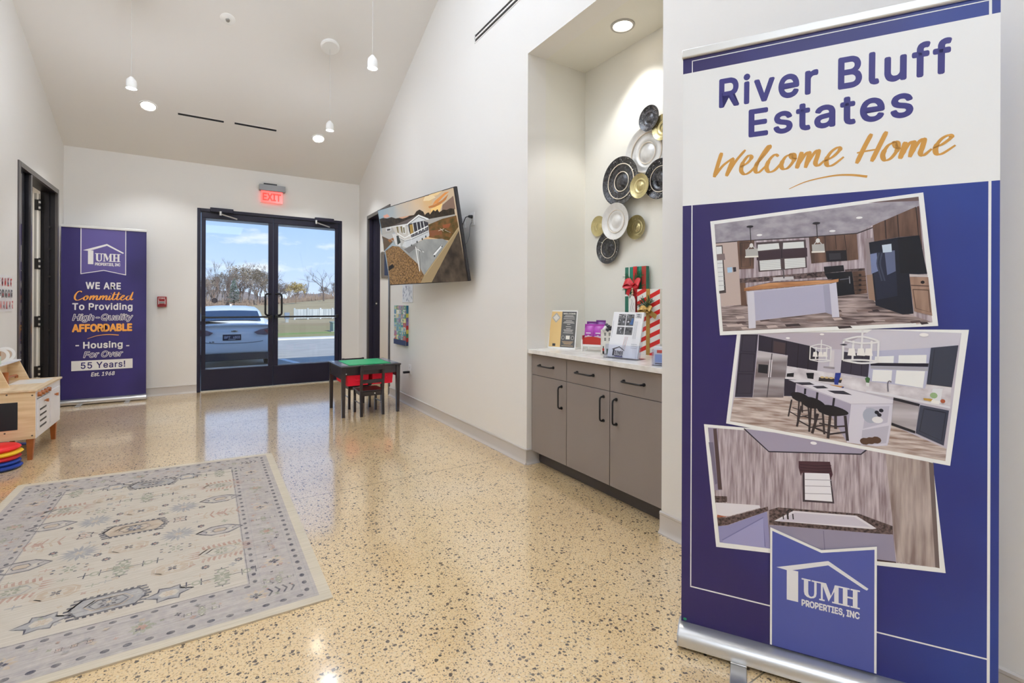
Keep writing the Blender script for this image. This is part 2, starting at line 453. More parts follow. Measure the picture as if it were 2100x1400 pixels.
mb = MB(); mb.box(-6, YB, 3.36, 7, 8.75, 3.5, mat('roof_edge', (120, 118, 116), .6)); mb.box(-6, YB+.2, 2.9, 7, YB+.3, 3.36, M_WALL); mb.box(-6, YB+.2, 0-.4, XL-WL, YB+.3, 2.9, M_WALL); mb.box(XR+WT, YB+.2, -.4, 7, YB+.3, 2.9, M_WALL)
struct('roof', mb, smooth=0)  # unseen eave and outer walls, sized to throw shade onto the parked car

# rooms beyond the two side doors
mb = MB()
mb.box(XL-1.75, 5.2, 0, XL-1.65, YB+.2, 2.9, M_WALL); mb.box(XL-1.65, 5.1, 0, XL-WL, 5.2, 2.9, M_WALL); mb.box(XL-1.65, YB+.1, 0, XL-WL, YB+.2, 2.9, M_WALL); mb.box(XL-1.75, 5.1, 2.75, XL-WL, YB+.2, 2.9, M_CEIL)
struct('wall_side_room_left', mb, smooth=0)
mb = MB()
mb.box(XR+1.7, 5.4, 0, XR+1.8, YB+.2, 2.9, M_WALL); mb.box(XR+WT, 5.4, 0, XR+1.7, 5.5, 2.9, M_WALL); mb.box(XR+WT, YB-.1, 0, XR+1.7, YB+.2, 2.9, M_WALL); mb.box(XR+WT, 5.4, 2.75, XR+1.8, YB+.2, 2.9, M_CEIL)
struct('wall_side_room_right', mb, smooth=0)
lamp('side_room_fill', 'AREA', (XL-.9, 6.6, 2.7), 14, (0, 0, 0), (1, .96, .9), shape='SQUARE', size=.5)  # unseen light added so the left side room is not dark
lamp('side_room_fill', 'AREA', (XR+.95, 6.7, 2.7), 16, (0, 0, 0), (.92, .95, 1), shape='SQUARE', size=.5)  # likewise added, out of sight, for the right side room

# vinyl cove base along the walls
def cove(name, p0, p1, nrm, ext0=0, ext1=0):
    p0 = Vector((*p0, 0)); p1 = Vector((*p1, 0)); n = Vector((*nrm, 0)); t = (p1-p0).normalized()
    prof = [(0, .0), (.022, .0), (.021, .006), (.012, .016), (.008, .03), (.0075, .098), (.010, .102), (.010, .112), (.004, .117), (0, .117)]
    mb = MB(); mb.prism(prof, p0, n, (0, 0, 1), p1-p0, M_BASE)
    return struct(name, mb, smooth=30)
cove('baseboard_right', (XR, NY1-.008), (XR, DR0), (-1, 0)); cove('baseboard_pier', (XR, YF), (XR, NY0+.006), (-1, 0))
cove('baseboard_niche', (XR-.01, NY1), (XR+.11, NY1), (0, -1)); cove('baseboard_corner', (XR, DR1), (XR, YB), (-1, 0))
cove('baseboard_back', (XL, YB), (DB0, YB), (0, -1)); cove('baseboard_back_right', (DB1, YB), (XR, YB), (0, -1))
cove('baseboard_left', (XL, YF), (XL, DL0), (1, 0)); cove('baseboard_left_corner', (XL, DL1), (XL, YB), (1, 0))

# ------------------------------------------------------------------ door_1: double glass entrance door
d1 = empty('door_1', ((DB0+DB1)/2, YB, 0), 'dark bronze double entrance door with full glass panes', 'door', kind='structure')
F0 = YB-.006
mb = MB(); fw_ = .042
mb.box(DB0, F0, 0, DB0+fw_, YB+.14, DBZ, M_BRONZE); mb.box(DB1-fw_, F0, 0, DB1, YB+.14, DBZ, M_BRONZE); mb.box(DB0+fw_, F0, DBZ-fw_, DB1-fw_, YB+.14, DBZ, M_BRONZE)
mb.build('door_frame', d1, bevel=.003)
mb = MB(); mb.box(DB0+fw_, YB+.0, 0, DB1-fw_, YB+.16, .014, mat('threshold', (205, 200, 188), .35, metal=.5)); mb.build('threshold', d1)
MEET = .8195
for side in (0, 1):
    x0, x1 = (DB0+fw_+.004, MEET-.002) if side == 0 else (MEET+.002, DB1-fw_-.004)
    gx0, gx1 = (x0+.052, x1-.062) if side == 0 else (x1-.052, x0+.062)
    lo, hi = min(gx0, gx1), max(gx0, gx1)
    ya, yb = YB+.012, YB+.057
    zt = DBZ-fw_-.004
    mb = MB()
    mb.box(x0, ya, .018, x1, yb, .30, M_BRONZE); mb.box(x0, ya, 2.383, x1, yb, zt, M_BRONZE)
    mb.box(x0, ya, .30, lo, yb, 2.383, M_BRONZE); mb.box(hi, ya, .30, x1, yb, 2.383, M_BRONZE)
    leaf = mb.build('door_leaf', d1, bevel=.003)
    mb = MB(); mb.box(lo-.006, ya+.018, .294, hi+.006, ya+.026, 2.389, M_GLASS); mb.build('glass_pane', leaf, smooth=0)
    if side == 0:
        p_ = onY(440, 616, YB+.03); mb = MB(); mb.cyl((p_.x, ya+.0155, p_.z), (p_.x, ya+.0175, p_.z), .036, mat('sticker_dark', (70, 66, 74), .5), n=24); mb.build('round_sticker', leaf)
    mb = MB()
    for (a, b, c, d) in ((lo, .30, hi, .318), (lo, 2.350, hi, 2.383)):
        mb.box(a, ya+.03, b, c, ya+.05, d, mat('glazing_bead', (150, 165, 190), .4))
    mb.build('glazing_bead', leaf)
    # push bar across the leaf
    mb = MB(); zb_ = 1.0175
    ba, bb = x0+.012, x1-.012
    mb.tube([(ba+.02, ya-.055, zb_), (bb-.02, ya-.055, zb_)], .0125, M_BLACK, 10)
    for xx in (ba, bb-.04): mb.box(xx, ya-.07, zb_-.022, xx+.04, ya+.002, zb_+.022, M_BLACK)
    mb.build('push_bar', leaf)
    # exterior pull handle seen beside the meeting stile
    mb = MB(); hx = x1-.03 if side == 0 else x0+.03; s = -1 if side == 0 else 1
    cx = hx+s*.075
    pts = spline([(0, 1.35), (.6, 1.352), (.95, 1.33), (1.0, 1.29), (1.0, 1.2), (1.0, 1.10), (.95, 1.06), (.6, 1.04), (0, 1.04)], 4)
    mb.tube([(hx+(cx-hx)*p, ya-.0-.05*min(1, p*1.2), z) for p, z in pts], .0135, M_BLACK, 10)
    mb.build('pull_handle', leaf)
    # overhead closer with its arm
    mb = MB(); cx0 = onY(431, 430, YB).x if side == 0 else onY(645, 450, YB).x
    mb.box(cx0, F0-.05, 2.462, cx0+.275, F0, 2.52, M_BRONZE)
    cl_ = mb.build('door_closer', leaf, bevel=.006)
    mb = MB(); ax0 = cx0+.13 if side == 0 else cx0+.02
    a = Vector((ax0-.01, F0-.075, 2.435)); b = Vector((ax0+.19, F0-.05, 2.385))
    mb.tube([a, b], .009, M_ALU, 8); mb.cyl((a.x, a.y, a.z-.02), (a.x, a.y, a.z+.035), .016, M_ALU)
    mb.build('closer_arm', leaf)

# ------------------------------------------------------------------ door_2: side door with a sidelight in the left wall
d2 = empty('door_2', (XL, (DL0+DL1)/2, 0), 'dark framed side doorway with narrow sidelight in the left wall', 'door', kind='structure')
def yframe(mb, xa, xb, y0, y1, ztop, w, m):
    mb.box(xa, y0, 0, xb, y0+w, ztop, m); mb.box(xa, y1-w, 0, xb, y1, ztop, m); mb.box(xa, y0+w, ztop-w, xb, y1-w, ztop, m)
M_CASE = mat('casing', (70, 64, 62), .35, spec=.6, coat=.3)
mb = MB(); yframe(mb, XL-.012, XL+.012, DL0, DL1, DLZ, .05, M_CASE); mb.box(XL-.012, 6.465, 0, XL+.006, 6.51, DLZ-.05, M_CASE); mb.build('casing', d2, bevel=.002)
mb = MB(); yframe(mb, XL-WL-.01, XL-.012, DL0+.005, DL1-.005, DLZ-.005, .045, M_FRAME)
mb.box(XL-WL-.01, 6.47, 0, XL-.012, 6.505, DLZ-.05, M_FRAME); mb.box(XL-.10, DL1-.068, 0, XL-.06, DL1-.045, DLZ-.05, M_FRAME); mb.build('door_frame', d2, bevel=.002)
mb = MB(); mb.box(XL-.035, DL0+.05, .25, XL-.027, 6.467, DLZ-.05, mat('dark_glass', (14, 13, 20), .05, spec=.8)); mb.box(XL-.05, DL0+.05, 0.012, XL-.02, 6.467, .25, M_FRAME); mb.build('sidelight_glass', d2)
mb = MB(); mb.box(XL-WL-.062, DL1-.10, .01, XL-WL-.012, DL1-.055, 2.44, mat('door_edge', (222, 220, 214), .45)); mb.box(XL-WL-.05, DL1-.102, .01, XL-WL-.03, DL1-.098, 2.44, mat('door_edge_groove', (150, 148, 143), .5))
lf = mb.build('door_leaf', d2)
for zz in (2.31, 1.65, 1.0, .44):
    mb = MB(); mb.box(XL-WL-.045, DL1-.107, zz-.06, XL-WL-.012, DL1-.1, zz+.06, M_BLACK)
    mb.cyl((XL-WL-.004, DL1-.105, zz-.065), (XL-WL-.004, DL1-.105, zz+.065), .009, M_BLACK, n=10)
    for k in (-.03, .03): mb.cyl((XL-WL-.004, DL1-.105, zz+k-.012), (XL-WL-.004, DL1-.105, zz+k+.012), .0095, M_ALU, n=10)
    mb.box(XL-WL+.004, DL1-.056, zz-.06, XL-WL+.05, DL1-.0485, zz+.06, M_BLACK); mb.build('hinge', lf, smooth=30)
mb = MB()
for zz in (2.07, 1.82, 1.51, 1.2, .9):
    mb.cyl((XL-.055, DL1-.075, zz), (XL-.055, DL1-.062, zz), .011, M_BLACK, n=12)
mb.build('silencer', d2)

# ------------------------------------------------------------------ door_3: side door in the right wall, behind the television
d3 = empty('door_3', (XR, (DR0+DR1)/2, 0), 'dark framed side doorway in the right wall', 'door', kind='structure')
mb = MB(); yframe(mb, XR-.012, XR+.012, DR0, DR1, DRZ, .05, M_CASE); mb.build('casing', d3, bevel=.002)
mb = MB(); yframe(mb, XR+.012, XR+WT+.01, DR0+.005, DR1-.005, DRZ-.005, .045, M_BRONZE); mb.box(XR+.07, DR1-.07, 0, XR+.11, DR1-.05, DRZ-.05, M_BRONZE); mb.build('door_frame', d3, bevel=.002)
mb = MB(); mb.box(XR+.1, DR1-.076, 1.18, XR+.13, DR1-.066, 1.25, M_BLACK); mb.cyl((XR+.115, DR1-.08, 1.215), (XR+.115, DR1-.066, 1.215), .012, M_ALU); mb.build('strike_plate', d3)

# ------------------------------------------------------------------ outdoors
G = -.3
mb = MB(); mb.box(-200, 7.9, G-.3, 200, 21.45, G, streak('asphalt', (168, 163, 154), (190, 185, 174), (1.5, 9, 1), .85)); struct('road', mb, smooth=0)
mb = MB(); mb.box(-6, 7.95, G-.1, 7, 9.6, -.02, mat('walk', (196, 192, 184), .8, var=.08)); struct('sidewalk', mb, smooth=0)
mb = MB(); mb.prism([(-200, 21.45), (200, 26.5+20), (200, 27.3+20), (-200, 22.2)], (0, 0, G), (1, 0, 0), (0, 1, 0), (0, 0, .08), mat('curb', (214, 210, 200), .8)); 
mb = MB(); mb.box(-200, 21.45, G-.1, 200, 22.2, G+.06, mat('curb', (226, 222, 212), .8)); struct('curb', mb, smooth=0)
def ground_lawn():
    m, nt, b = new_mat('autumn_lawn'); L = nt.links.new
    t = nn(nt, 'ShaderNodeNewGeometry'); p = nn(nt, 'ShaderNodeMapping'); p.inputs['Scale'].default_value = (.25, 1.0, 1); L(t.outputs['Position'], p.inputs[0])
    n = nn(nt, 'ShaderNodeTexNoise'); n.inputs['Scale'].default_value = .35; n.inputs['Detail'].default_value = 7; n.inputs['Roughness'].default_value = .7; L(p.outputs[0], n.inputs[0])
    sx = nn(nt, 'ShaderNodeSeparateXYZ'); L(t.outputs['Position'], sx.inputs[0])
    mr = nn(nt, 'ShaderNodeMapRange'); L(sx.outputs[1], mr.inputs[0]); mr.inputs[1].default_value = 22; mr.inputs[2].default_value = 46
    ad = nn(nt, 'ShaderNodeMath', operation='ADD'); L(n.outputs[0], ad.inputs[0])
    ml = nn(nt, 'ShaderNodeMath', operation='MULTIPLY'); L(mr.outputs[0], ml.inputs[0]); ml.inputs[1].default_value = .42; L(ml.outputs[0], ad.inputs[1])
    r = ramp(nt, [(.36, rgb(120, 146, 78)), (.50, rgb(140, 154, 92)), (.60, rgb(162, 150, 108)), (.72, rgb(160, 138, 104)), (.9, rgb(180, 162, 126))])
    L(ad.outputs[0], r.inputs[0]); L(r.outputs[0], b.inputs['Base Color']); b.inputs['Roughness'].default_value = .95
    b.inputs['Specular IOR Level'].default_value = .1
    return m
rng = random.Random(5)
mb = MB(); ML = ground_lawn()
ys = [22.2, 24, 27, 31, 36, 44, 55, 70, 90, 120, 170, 260]; xs = [-200+12.5*i for i in range(33)]
def gz(x, y):
    if y < 23: return G+.05
    h = .05+.12*math.sin(x*.11+y*.07)*min(1, (y-22)/30)
    if y >= 90: h += min(1, (y-80)/60)*(.5+.4*math.sin(x*.05))
    if y > 70: h += 2.5*math.exp(-((x-30)/16)**2-((y-110)/26)**2)
    return G+h
vs = [(x, y, gz(x, y)) for y in ys for x in xs]; nx = len(xs)
mb.add(vs, [(j*nx+i, j*nx+i+1, (j+1)*nx+i+1, (j+1)*nx+i) for j in range(len(ys)-1) for i in range(nx-1)], ML)
tag(mb.build('lawn', recalc=False), 'patchy green and tan lawn beyond the road', 'lawn', kind='structure')
mb = MB()
vs = []; N = 120
for i in range(N):
    x = -160+320*i/(N-1); h = 5.0+1.6*math.sin(x*.03+2)+1.3*math.sin(x*.13)+.6*math.sin(x*.41)+.5*rng.random()
    if x > 45: h += 1.2
    vs += [(x, 300, -1), (x, 330, h*1.12)]
mb.add(vs, [(2*i, 2*i+2, 2*i+3, 2*i+1) for i in range(N-1)], streak('far_woods', (118, 108, 102), (146, 132, 122), (.5, .5, .18), .95))
tag(mb.build('hills', recalc=False), 'low brown wooded ridge on the horizon', 'hills', kind='structure')

mb = MB(); ML2 = mat('road_paint', (240, 240, 236), .7)
a = onZ(572, 737, G); b = onZ(592, 745, G); dx, dy = 1.2, -5.2
mb.prism([(1.62, 14.2), (1.78, 14.2), (2.75, 9.6), (2.59, 9.6)], (0, 0, G+.004), (1, 0, 0), (0, 1, 0), (0, 0, .004), ML2)
tag(mb.build('parking_line'), 'white painted parking line on the asphalt', 'line', kind='structure')

# utility boxes, fence
mb = MB(); MU = mat('utility_green', (134, 152, 142), .6)
mb.box(5.42, 25.4, G+.04, 6.1, 26.1, G+.52, MU); mb.box(5.39, 25.37, G+.50, 6.13, 26.13, G+.56, MU)
u = empty('utility_box', (5.7, 25.8, G+.05), 'grey green utility cabinet on the lawn beyond the road', 'utility box')
mb.build('cabinet', u, bevel=.02); mb = MB(); mb.box(5.32, 25.3, G+.02, 6.2, 26.2, G+.09, mat('pad', (150, 146, 138), .8)); mb.build('pad', u)
px = onZ(588.5, 659, G+.1)
u = empty('meter_pedestal', (px.x, px.y, G+.1), 'small grey meter post standing on the far lawn', 'pedestal')
mb = MB(); mb.box(px.x-.1, px.y-.08, G, px.x+.1, px.y+.08, G+.5, mat('post_grey', (150, 156, 158), .6)); mb.build('post', u)
mb = MB(); mb.box(px.x-.17, px.y-.10, G+.30, px.x+.17, px.y+.10, G+.78, mat('box_grey', (118, 132, 150), .6)); mb.build('meter_box', u, bevel=.02)
fn = empty('privacy_fence', (12, 50, G), 'long low pale fence at the far edge of the lawn', 'fence')
MF = streak('vinyl_fence', (168, 174, 176), (196, 200, 200), (3, 3, .4), .8)
mb = MB(); fa = Vector((6.7, 47, G+.1)); fb = Vector((20, 53, G+.1)); t = (fb-fa).normalized(); nrm = Vector((t.y, -t.x, 0))
L_ = (fb-fa).length; k = 0
while k < L_:
    p = fa+t*k; q = fa+t*min(k+.28, L_)
    mb.hexa([p, q, q-nrm*.04, p-nrm*.04, p+Vector((0, 0, .85)), q+Vector((0, 0, .85)), q-nrm*.04+Vector((0, 0, .85)), p-nrm*.04+Vector((0, 0, .85))], MF); k += .3
mb.build('fence_panel', fn, smooth=0)
for i in range(0, 12):
    p = fa+t*(L_*i/11); mb = MB(); mb.box(p.x-.07, p.y-.12, p.z-.1, p.x+.07, p.y+.02, p.z+.95, MF); mb.build('fence_post', fn)

# bare November trees
def tree_mesh(name, seed, h, spread, cols, dens=3, leaf=None, levels=5):
    rg = random.Random(seed); mb = MB(); wood = mat('bark_'+name, cols, .9, var=.15, vscale=3)
    lm = None if leaf is None else mat('leaf_'+name, leaf, .9, var=.25, vscale=2)
    tips = []
    def grow(p, d, L, r, lv):
        n = 3 if lv < 3 else 2; pts = [p]; q = p.copy(); dd = d.copy()
        for i in range(n):
            dd = (dd+Vector((rg.uniform(-1, 1), rg.uniform(-1, 1), rg.uniform(-.3, .5)))*.13).normalized(); q = q+dd*(L/n); pts.append(q.copy())
        mb.tube(pts, [r*(1-.45*i/n) for i in range(n+1)], wood, 5 if lv < 2 else 3, cap=False)
        if lv >= levels: tips.append(q); return
        c = dens+(1 if lv == 0 else 0)+(rg.random() < .4)
        for i in range(int(c)):
            t_ = rg.uniform(.35, 1) if lv else rg.uniform(.4, 1); idx = min(int(t_*n), n-1); f = t_*n-idx; b = pts[idx].lerp(pts[idx+1], f)
            ang = rg.uniform(0, 2*PI); sp = spread*rg.uniform(.6, 1.2)
            side = dd.orthogonal().normalized(); side = Matrix.Rotation(ang, 3, dd) @ side
            nd = (dd*math.cos(sp)+side*math.sin(sp)); nd.z += .12; nd.normalize()
            grow(b, nd, L*rg.uniform(.52, .74), r*.52, lv+1)
    grow(Vector((0, 0, 0)), Vector((0, 0, 1)), h*.5, h*.016, 0)
    if lm:
        for q in tips:
            if rg.random() < .75:
                for _ in range(3):
                    c = q+Vector((rg.gauss(0, .2), rg.gauss(0, .2), rg.gauss(0, .2))); s_ = rg.uniform(.06, .13); a = Vector((rg.uniform(-1, 1), rg.uniform(-1, 1), rg.uniform(-1, 1))).normalized(); b = a.orthogonal()
                    mb.add([c-a*s_-b*s_*.6, c+a*s_-b*s_*.6, c+a*s_+b*s_*.6, c-a*s_+b*s_*.6], [(0, 1, 2, 3)], lm)
    return mb
def put_tree(o, px, Y, sc):
    d = ray(px, 622); x = d.x/d.y*Y
    o.location = (x, Y, gz(x, Y)-.1); sc *= .82; o.scale = (sc*1.15, sc*1.15, sc); o.rotation_euler = (0, 0, rng.uniform(0, 6))
protos = [tree_mesh('grey', 11, 9, .62, (122, 110, 104)), tree_mesh('brown', 23, 8.4, .5, (128, 108, 96)), tree_mesh('pale', 35, 8.8, .7, (150, 140, 130), leaf=(150, 138, 122)), tree_mesh('slim', 47, 9.5, .32, (104, 94, 92))]
po = []
bare_lbl = ['bare grey tree in the tree line beyond the lawn', 'bare brown tree in the tree line beyond the lawn', 'pale tree with a few tan leaves in the tree line', 'slim dark upright tree in the tree line beyond the lawn']
for k, m_ in enumerate(protos):
    o = m_.build('bare_tree', smooth=0, recalc=False); o.location = (0, 0, 0)
    po.append(tag(o, bare_lbl[k], 'tree', 'bare trees beyond the lawn'))
first = [True]*4
kinds = [0, 3, 1, 2, 0, 1, 3, 2]; turn = 0
spots = []
px_ = 412
while px_ < 705:
    spots.append(px_); px_ += 6.2
for i, p in enumerate(spots):
    if 628 < p < 668 or 470 < p < 484 or 600 < p < 613: continue
    k = kinds[turn % 8]; turn += 1
    right = p > 560
    Y = rng.uniform(118, 150) if not right else rng.uniform(120, 150)
    sc = rng.uniform(.86, 1.12)*(1.02 if not right else .80)
    if 485 < p < 556: sc *= 1.12
    o = po[k] if first[k] else po[k].copy()
    if not first[k]: COL.objects.link(o)
    first[k] = False; put_tree(o, p+rng.uniform(-3, 3), Y, sc)
o = tag(tree_mesh('oak', 71, 10, .72, (96, 86, 84), levels=6, dens=2).build('lone_tree', smooth=0, recalc=False), 'wide crowned bare tree standing alone on the right of the tree line', 'tree'); o.location = (0, 0, 0); put_tree(o, 648, 108, .98)
o = tag(tree_mesh('gold', 83, 7, .55, (120, 100, 80), leaf=(184, 164, 104)).build('golden_tree', smooth=0, recalc=False), 'tree with yellow autumn leaves in the tree line', 'tree'); o.location = (0, 0, 0); put_tree(o, 606, 108, .72)
mb = MB(); rg = random.Random(3); tr = mat('pine_bark', (90, 80, 74), .9); pn = mat('pine_needles', (96, 116, 104), .9, var=.25, vscale=1.5)
mb.tube([(0, 0, 0), (0, 0, 9)], [.14, .02], tr, 6)
for i in range(420):
    z = rg.uniform(1.6, 9.2); L = (9.6-z)*.27*rg.uniform(.6, 1.1); a = rg.uniform(0, 2*PI); d = Vector((math.cos(a), math.sin(a), -.12)); e = Vector((0, 0, z))+d*L
    s_ = Vector((-d.y, d.x, 0))*L*.16
    mb.add([Vector((0, 0, z+.12)), e+s_, e*1.02, e-s_], [(0, 1, 2), (0, 2, 3)], pn)
o = tag(mb.build('evergreen_tree', smooth=0, recalc=False), 'dark green evergreen among the bare trees', 'tree'); o.location = (0, 0, 0); put_tree(o, 478, 112, .78)
mb = MB(); rg = random.Random(8); br = mat('brush', (140, 122, 108), .95, var=.3, vscale=.6)
for i in range(5200):
    x = rg.uniform(-14, 46); y = rg.uniform(118, 150); z = gz(x, y); h = rg.uniform(.4, 2.4)*rg.uniform(.4, 1); a = rg.uniform(-.6, .6)
    mb.add([(x-.09, y, z), (x+.09, y, z), (x+a+.03, y, z+h), (x+a-.03, y, z+h)], [(0, 1, 2, 3)], br)
tag(mb.build('undergrowth', smooth=0, recalc=False), 'brown brush under the tree line', 'undergrowth', kind='stuff')

# ------------------------------------------------------------------ printed logo
def serif(pr, ch, x, z, w, h, m):
    q = lambda *pts: pr.poly([(x+a*w, z+b*h) for a, b in pts], m)
    B = lambda a, b, c, d: q((a, b), (c, b), (c, d), (a, d))
    if ch == 'U':
        B(.13, .28, .37, .95); B(.70, .28, .83, .95); B(0, .92, .5, 1); B(.55, .92, 1, 1)
        q((.13, .30), (.17, .12), (.30, .02), (.5, -.02), (.68, .03), (.79, .13), (.83, .30), (.70, .30), (.67, .16), (.56, .08), (.46, .09), (.39, .17), (.37, .30))
    elif ch == 'M':
        B(.08, .06, .17, .94); B(.70, .06, .90, .94); B(0, 0, .26, .08); B(.60, 0, 1, .08); B(0, .92, .26, 1); B(.72, .92, 1, 1)
        q((.10, 1), (.32, 1), (.56, .34), (.44, .04)); q((.44, .04), (.50, .20), (.74, 1), (.86, 1))
    elif ch == 'H':
        B(.12, .06, .36, .94); B(.64, .06, .88, .94); B(.3, .46, .7, .55)
        for a in (0, .52): B(a, 0, a+.48, .08); B(a, .92, a+.48, 1)
def logo(pr, x0, x1, zt, zb, m):
    """house-roof emblem with its three serif initials; plane coordinates, zt apex, zb foot"""
    w = x1-x0; h = zt-zb; f = lambda a, b: (x0+a*w, zt-b*h)
    P = lambda *pts: pr.poly([f(*p) for p in pts], m)
    P((0, .335), (.58, 0), (.58, .085), (.235, .30), (.14, .355)); P((0, .335), (.14, .355), (.235, .30), (.2, .25))
    P((.58, 0), (1, .375), (.985, .415), (.955, .40), (.58, .085))
    P((.12, .33), (.25, .33), (.25, .945), (.12, .945))
    cw = .205*w
    for i, ch in enumerate('UMH'):
        ww = cw*(1.13 if ch == 'M' else .98); xx = x0+(.288, .483, .712)[i]*w
        serif(pr, ch, xx, f(0, .805)[1], ww, .36*h, m)
    pr.text('PROPERTIES, INC', f(.288, 1.0), f(.912, 1.0), .135*h, m, bold=.035, raw=True)

# ------------------------------------------------------------------ roll-up banner, near
def banner(name, loc, rz, width, height, label, group=None):
    root = empty(name, loc, label, 'banner', group, local=True, rz=rz)
    mb = MB()      # cassette with rounded front, end caps separate
    prof = [(-.055, .012), (-.06, .03), (-.055, .052), (-.03, .066), (.0, .070), (.03, .066), (.055, .052), (.06, .03), (.055, .012)]
    mb.prism([(p[0], p[1]) for p in prof], (-.004, .0, 0), (0, 1, 0), (0, 0, 1), (width+.008, 0, 0), M_ALU); mb.build('cassette', root, smooth=50)
    for x in (-.008, width+.004):
        mb = MB(); mb.prism([(p[0]*1.03, p[1]+(.001 if p[1] > .04 else -.001)) for p in prof], (x, 0, 0), (0, 1, 0), (0, 0, 1), (.004, 0, 0), mat('end_cap', (170, 170, 172), .4)); mb.build('end_cap', root)
    for x in (width*.22, width*.78):
        mb = MB(); mb.box(x-.025, -.19, .0, x+.025, .15, .008, M_ALU); mb.box(x-.025, -.06, .008, x+.025, .06, .013, M_ALU); mb.build('foot', root, bevel=.002)
    mb = MB(); mb.box(-.004, -.012, height-.03, width+.004, .014, height, mat('rail_white', (226, 225, 220), .3, metal=.2)); mb.build('top_rail', root, bevel=.004)
    mb = MB(); mb.cyl((width/2, .03, .05), (width/2, .03, height-.02), .011, M_ALU); mb.build('support_pole', root)
    return root
NAVY = (46, 36, 98)
def navy_mat(name, c0, c1, c2):
    m, nt, b = new_mat(name); L = nt.links.new
    t = nn(nt, 'ShaderNodeTexCoord'); sx = nn(nt, 'ShaderNodeSeparateXYZ'); L(t.outputs['Object'], sx.inputs[0])
    n = nn(nt, 'ShaderNodeTexNoise'); n.inputs['Scale'].default_value = 1.6; n.inputs['Detail'].default_value = 2; L(t.outputs['Object'], n.inputs[0])
    ml = nn(nt, 'ShaderNodeMath', operation='MULTIPLY_ADD'); L(n.outputs[0], ml.inputs[0]); ml.inputs[1].default_value = .9; L(sx.outputs[0], ml.inputs[2])
    r = ramp(nt, [(.45, rgb(c0)), (.85, rgb(c1)), (1.15/1.3, rgb(c1))]); 
    r = ramp(nt, [(.42, rgb(c0)), (.78, rgb(c1)), (.99, rgb(c2))])
    mr = nn(nt, 'ShaderNodeMapRange'); L(ml.outputs[0], mr.inputs[0]); mr.inputs[1].default_value = .1; mr.inputs[2].default_value = 1.35
    L(mr.outputs[0], r.inputs[0]); L(r.outputs[0], b.inputs['Base Color']); b.inputs['Roughness'].default_value = .36; b.inputs['Specular IOR Level'].default_value = .45
    return m
NB = Vector((1.458, 1.128, 0)); NA = R(-58.5)
ND = Vector((math.cos(NA), math.sin(NA), 0)); NNRM = Vector((-ND.y, ND.x, 0))
def near_plane(px, py):
    p = on_plane(px, py, NB, NNRM); return ((p-NB).dot(ND), p.z)
NWID, NH = .858, 2.14
nb = banner('rollup_banner', NB, NA, NWID, NH, 'tall navy and white roll-up banner with three kitchen and bath photos')
M_NAVY = navy_mat('banner_navy', (46, 36, 96), (42, 48, 122), (42, 64, 144))  # printed gradient; some reflected light is mixed into its lighter side
PW = ink(240, 240, 238); PNAVY = ink(56, 50, 122); PGOLD = ink(206, 150, 66); PLILAC = ink(84, 94, 168)
mb = MB(); mb.box(0, 0, .066, NWID, .0015, NH-.018, M_NAVY)
pr = Print(mb, 0); pr.STEP = .000012
pr.rect(0, 1.577, NWID, 2.056, PW)
pr.rect(.030, .205, .0335, 1.577, PW); pr.rect(.833, .03+.066, .8395, 1.577, PW); pr.rect(.030, .200, NWID*.39, .2045, PW); pr.rect(.5, .200, .836, .2045, PW)
pr.rect(.030, 2.056, .033, 2.098, PW); pr.rect(.833, 2.056, .8395, 2.098, PW); pr.rect(.030, 2.096, .8395, 2.099, PW)
A = crop_tf(1380, 0, 2.9167, near_plane); pr.tf = A
h1 = A((275, 470))[1]-A((275, 648))[1]
pr.text('River Bluff', (275, 648), (1668, 433), h1*.97, PNAVY, bold=.022, space=1.12)
h2 = A((452, 652))[1]-A((452, 823))[1]
pr.text('Estates', (452, 823), (1438, 694), h2*.97, PNAVY, bold=.022, space=1.12)
def script(pr, strokes, w, m, n=7):
    def pen(f, t): return .72+.42*abs(t.x*.35+t.y*.94) if True else 1
    for s_ in strokes:
        pts = spline(s_, n)
        pr.line(pts, w, m, taper=lambda f, t: (.40+.75*abs(t.y)*(1 if t.x*t.y < 0 or abs(t.x) < .5*abs(t.y) else .6))*(.55+.45*min(1, 6*min(f, 1-f)+.2)))
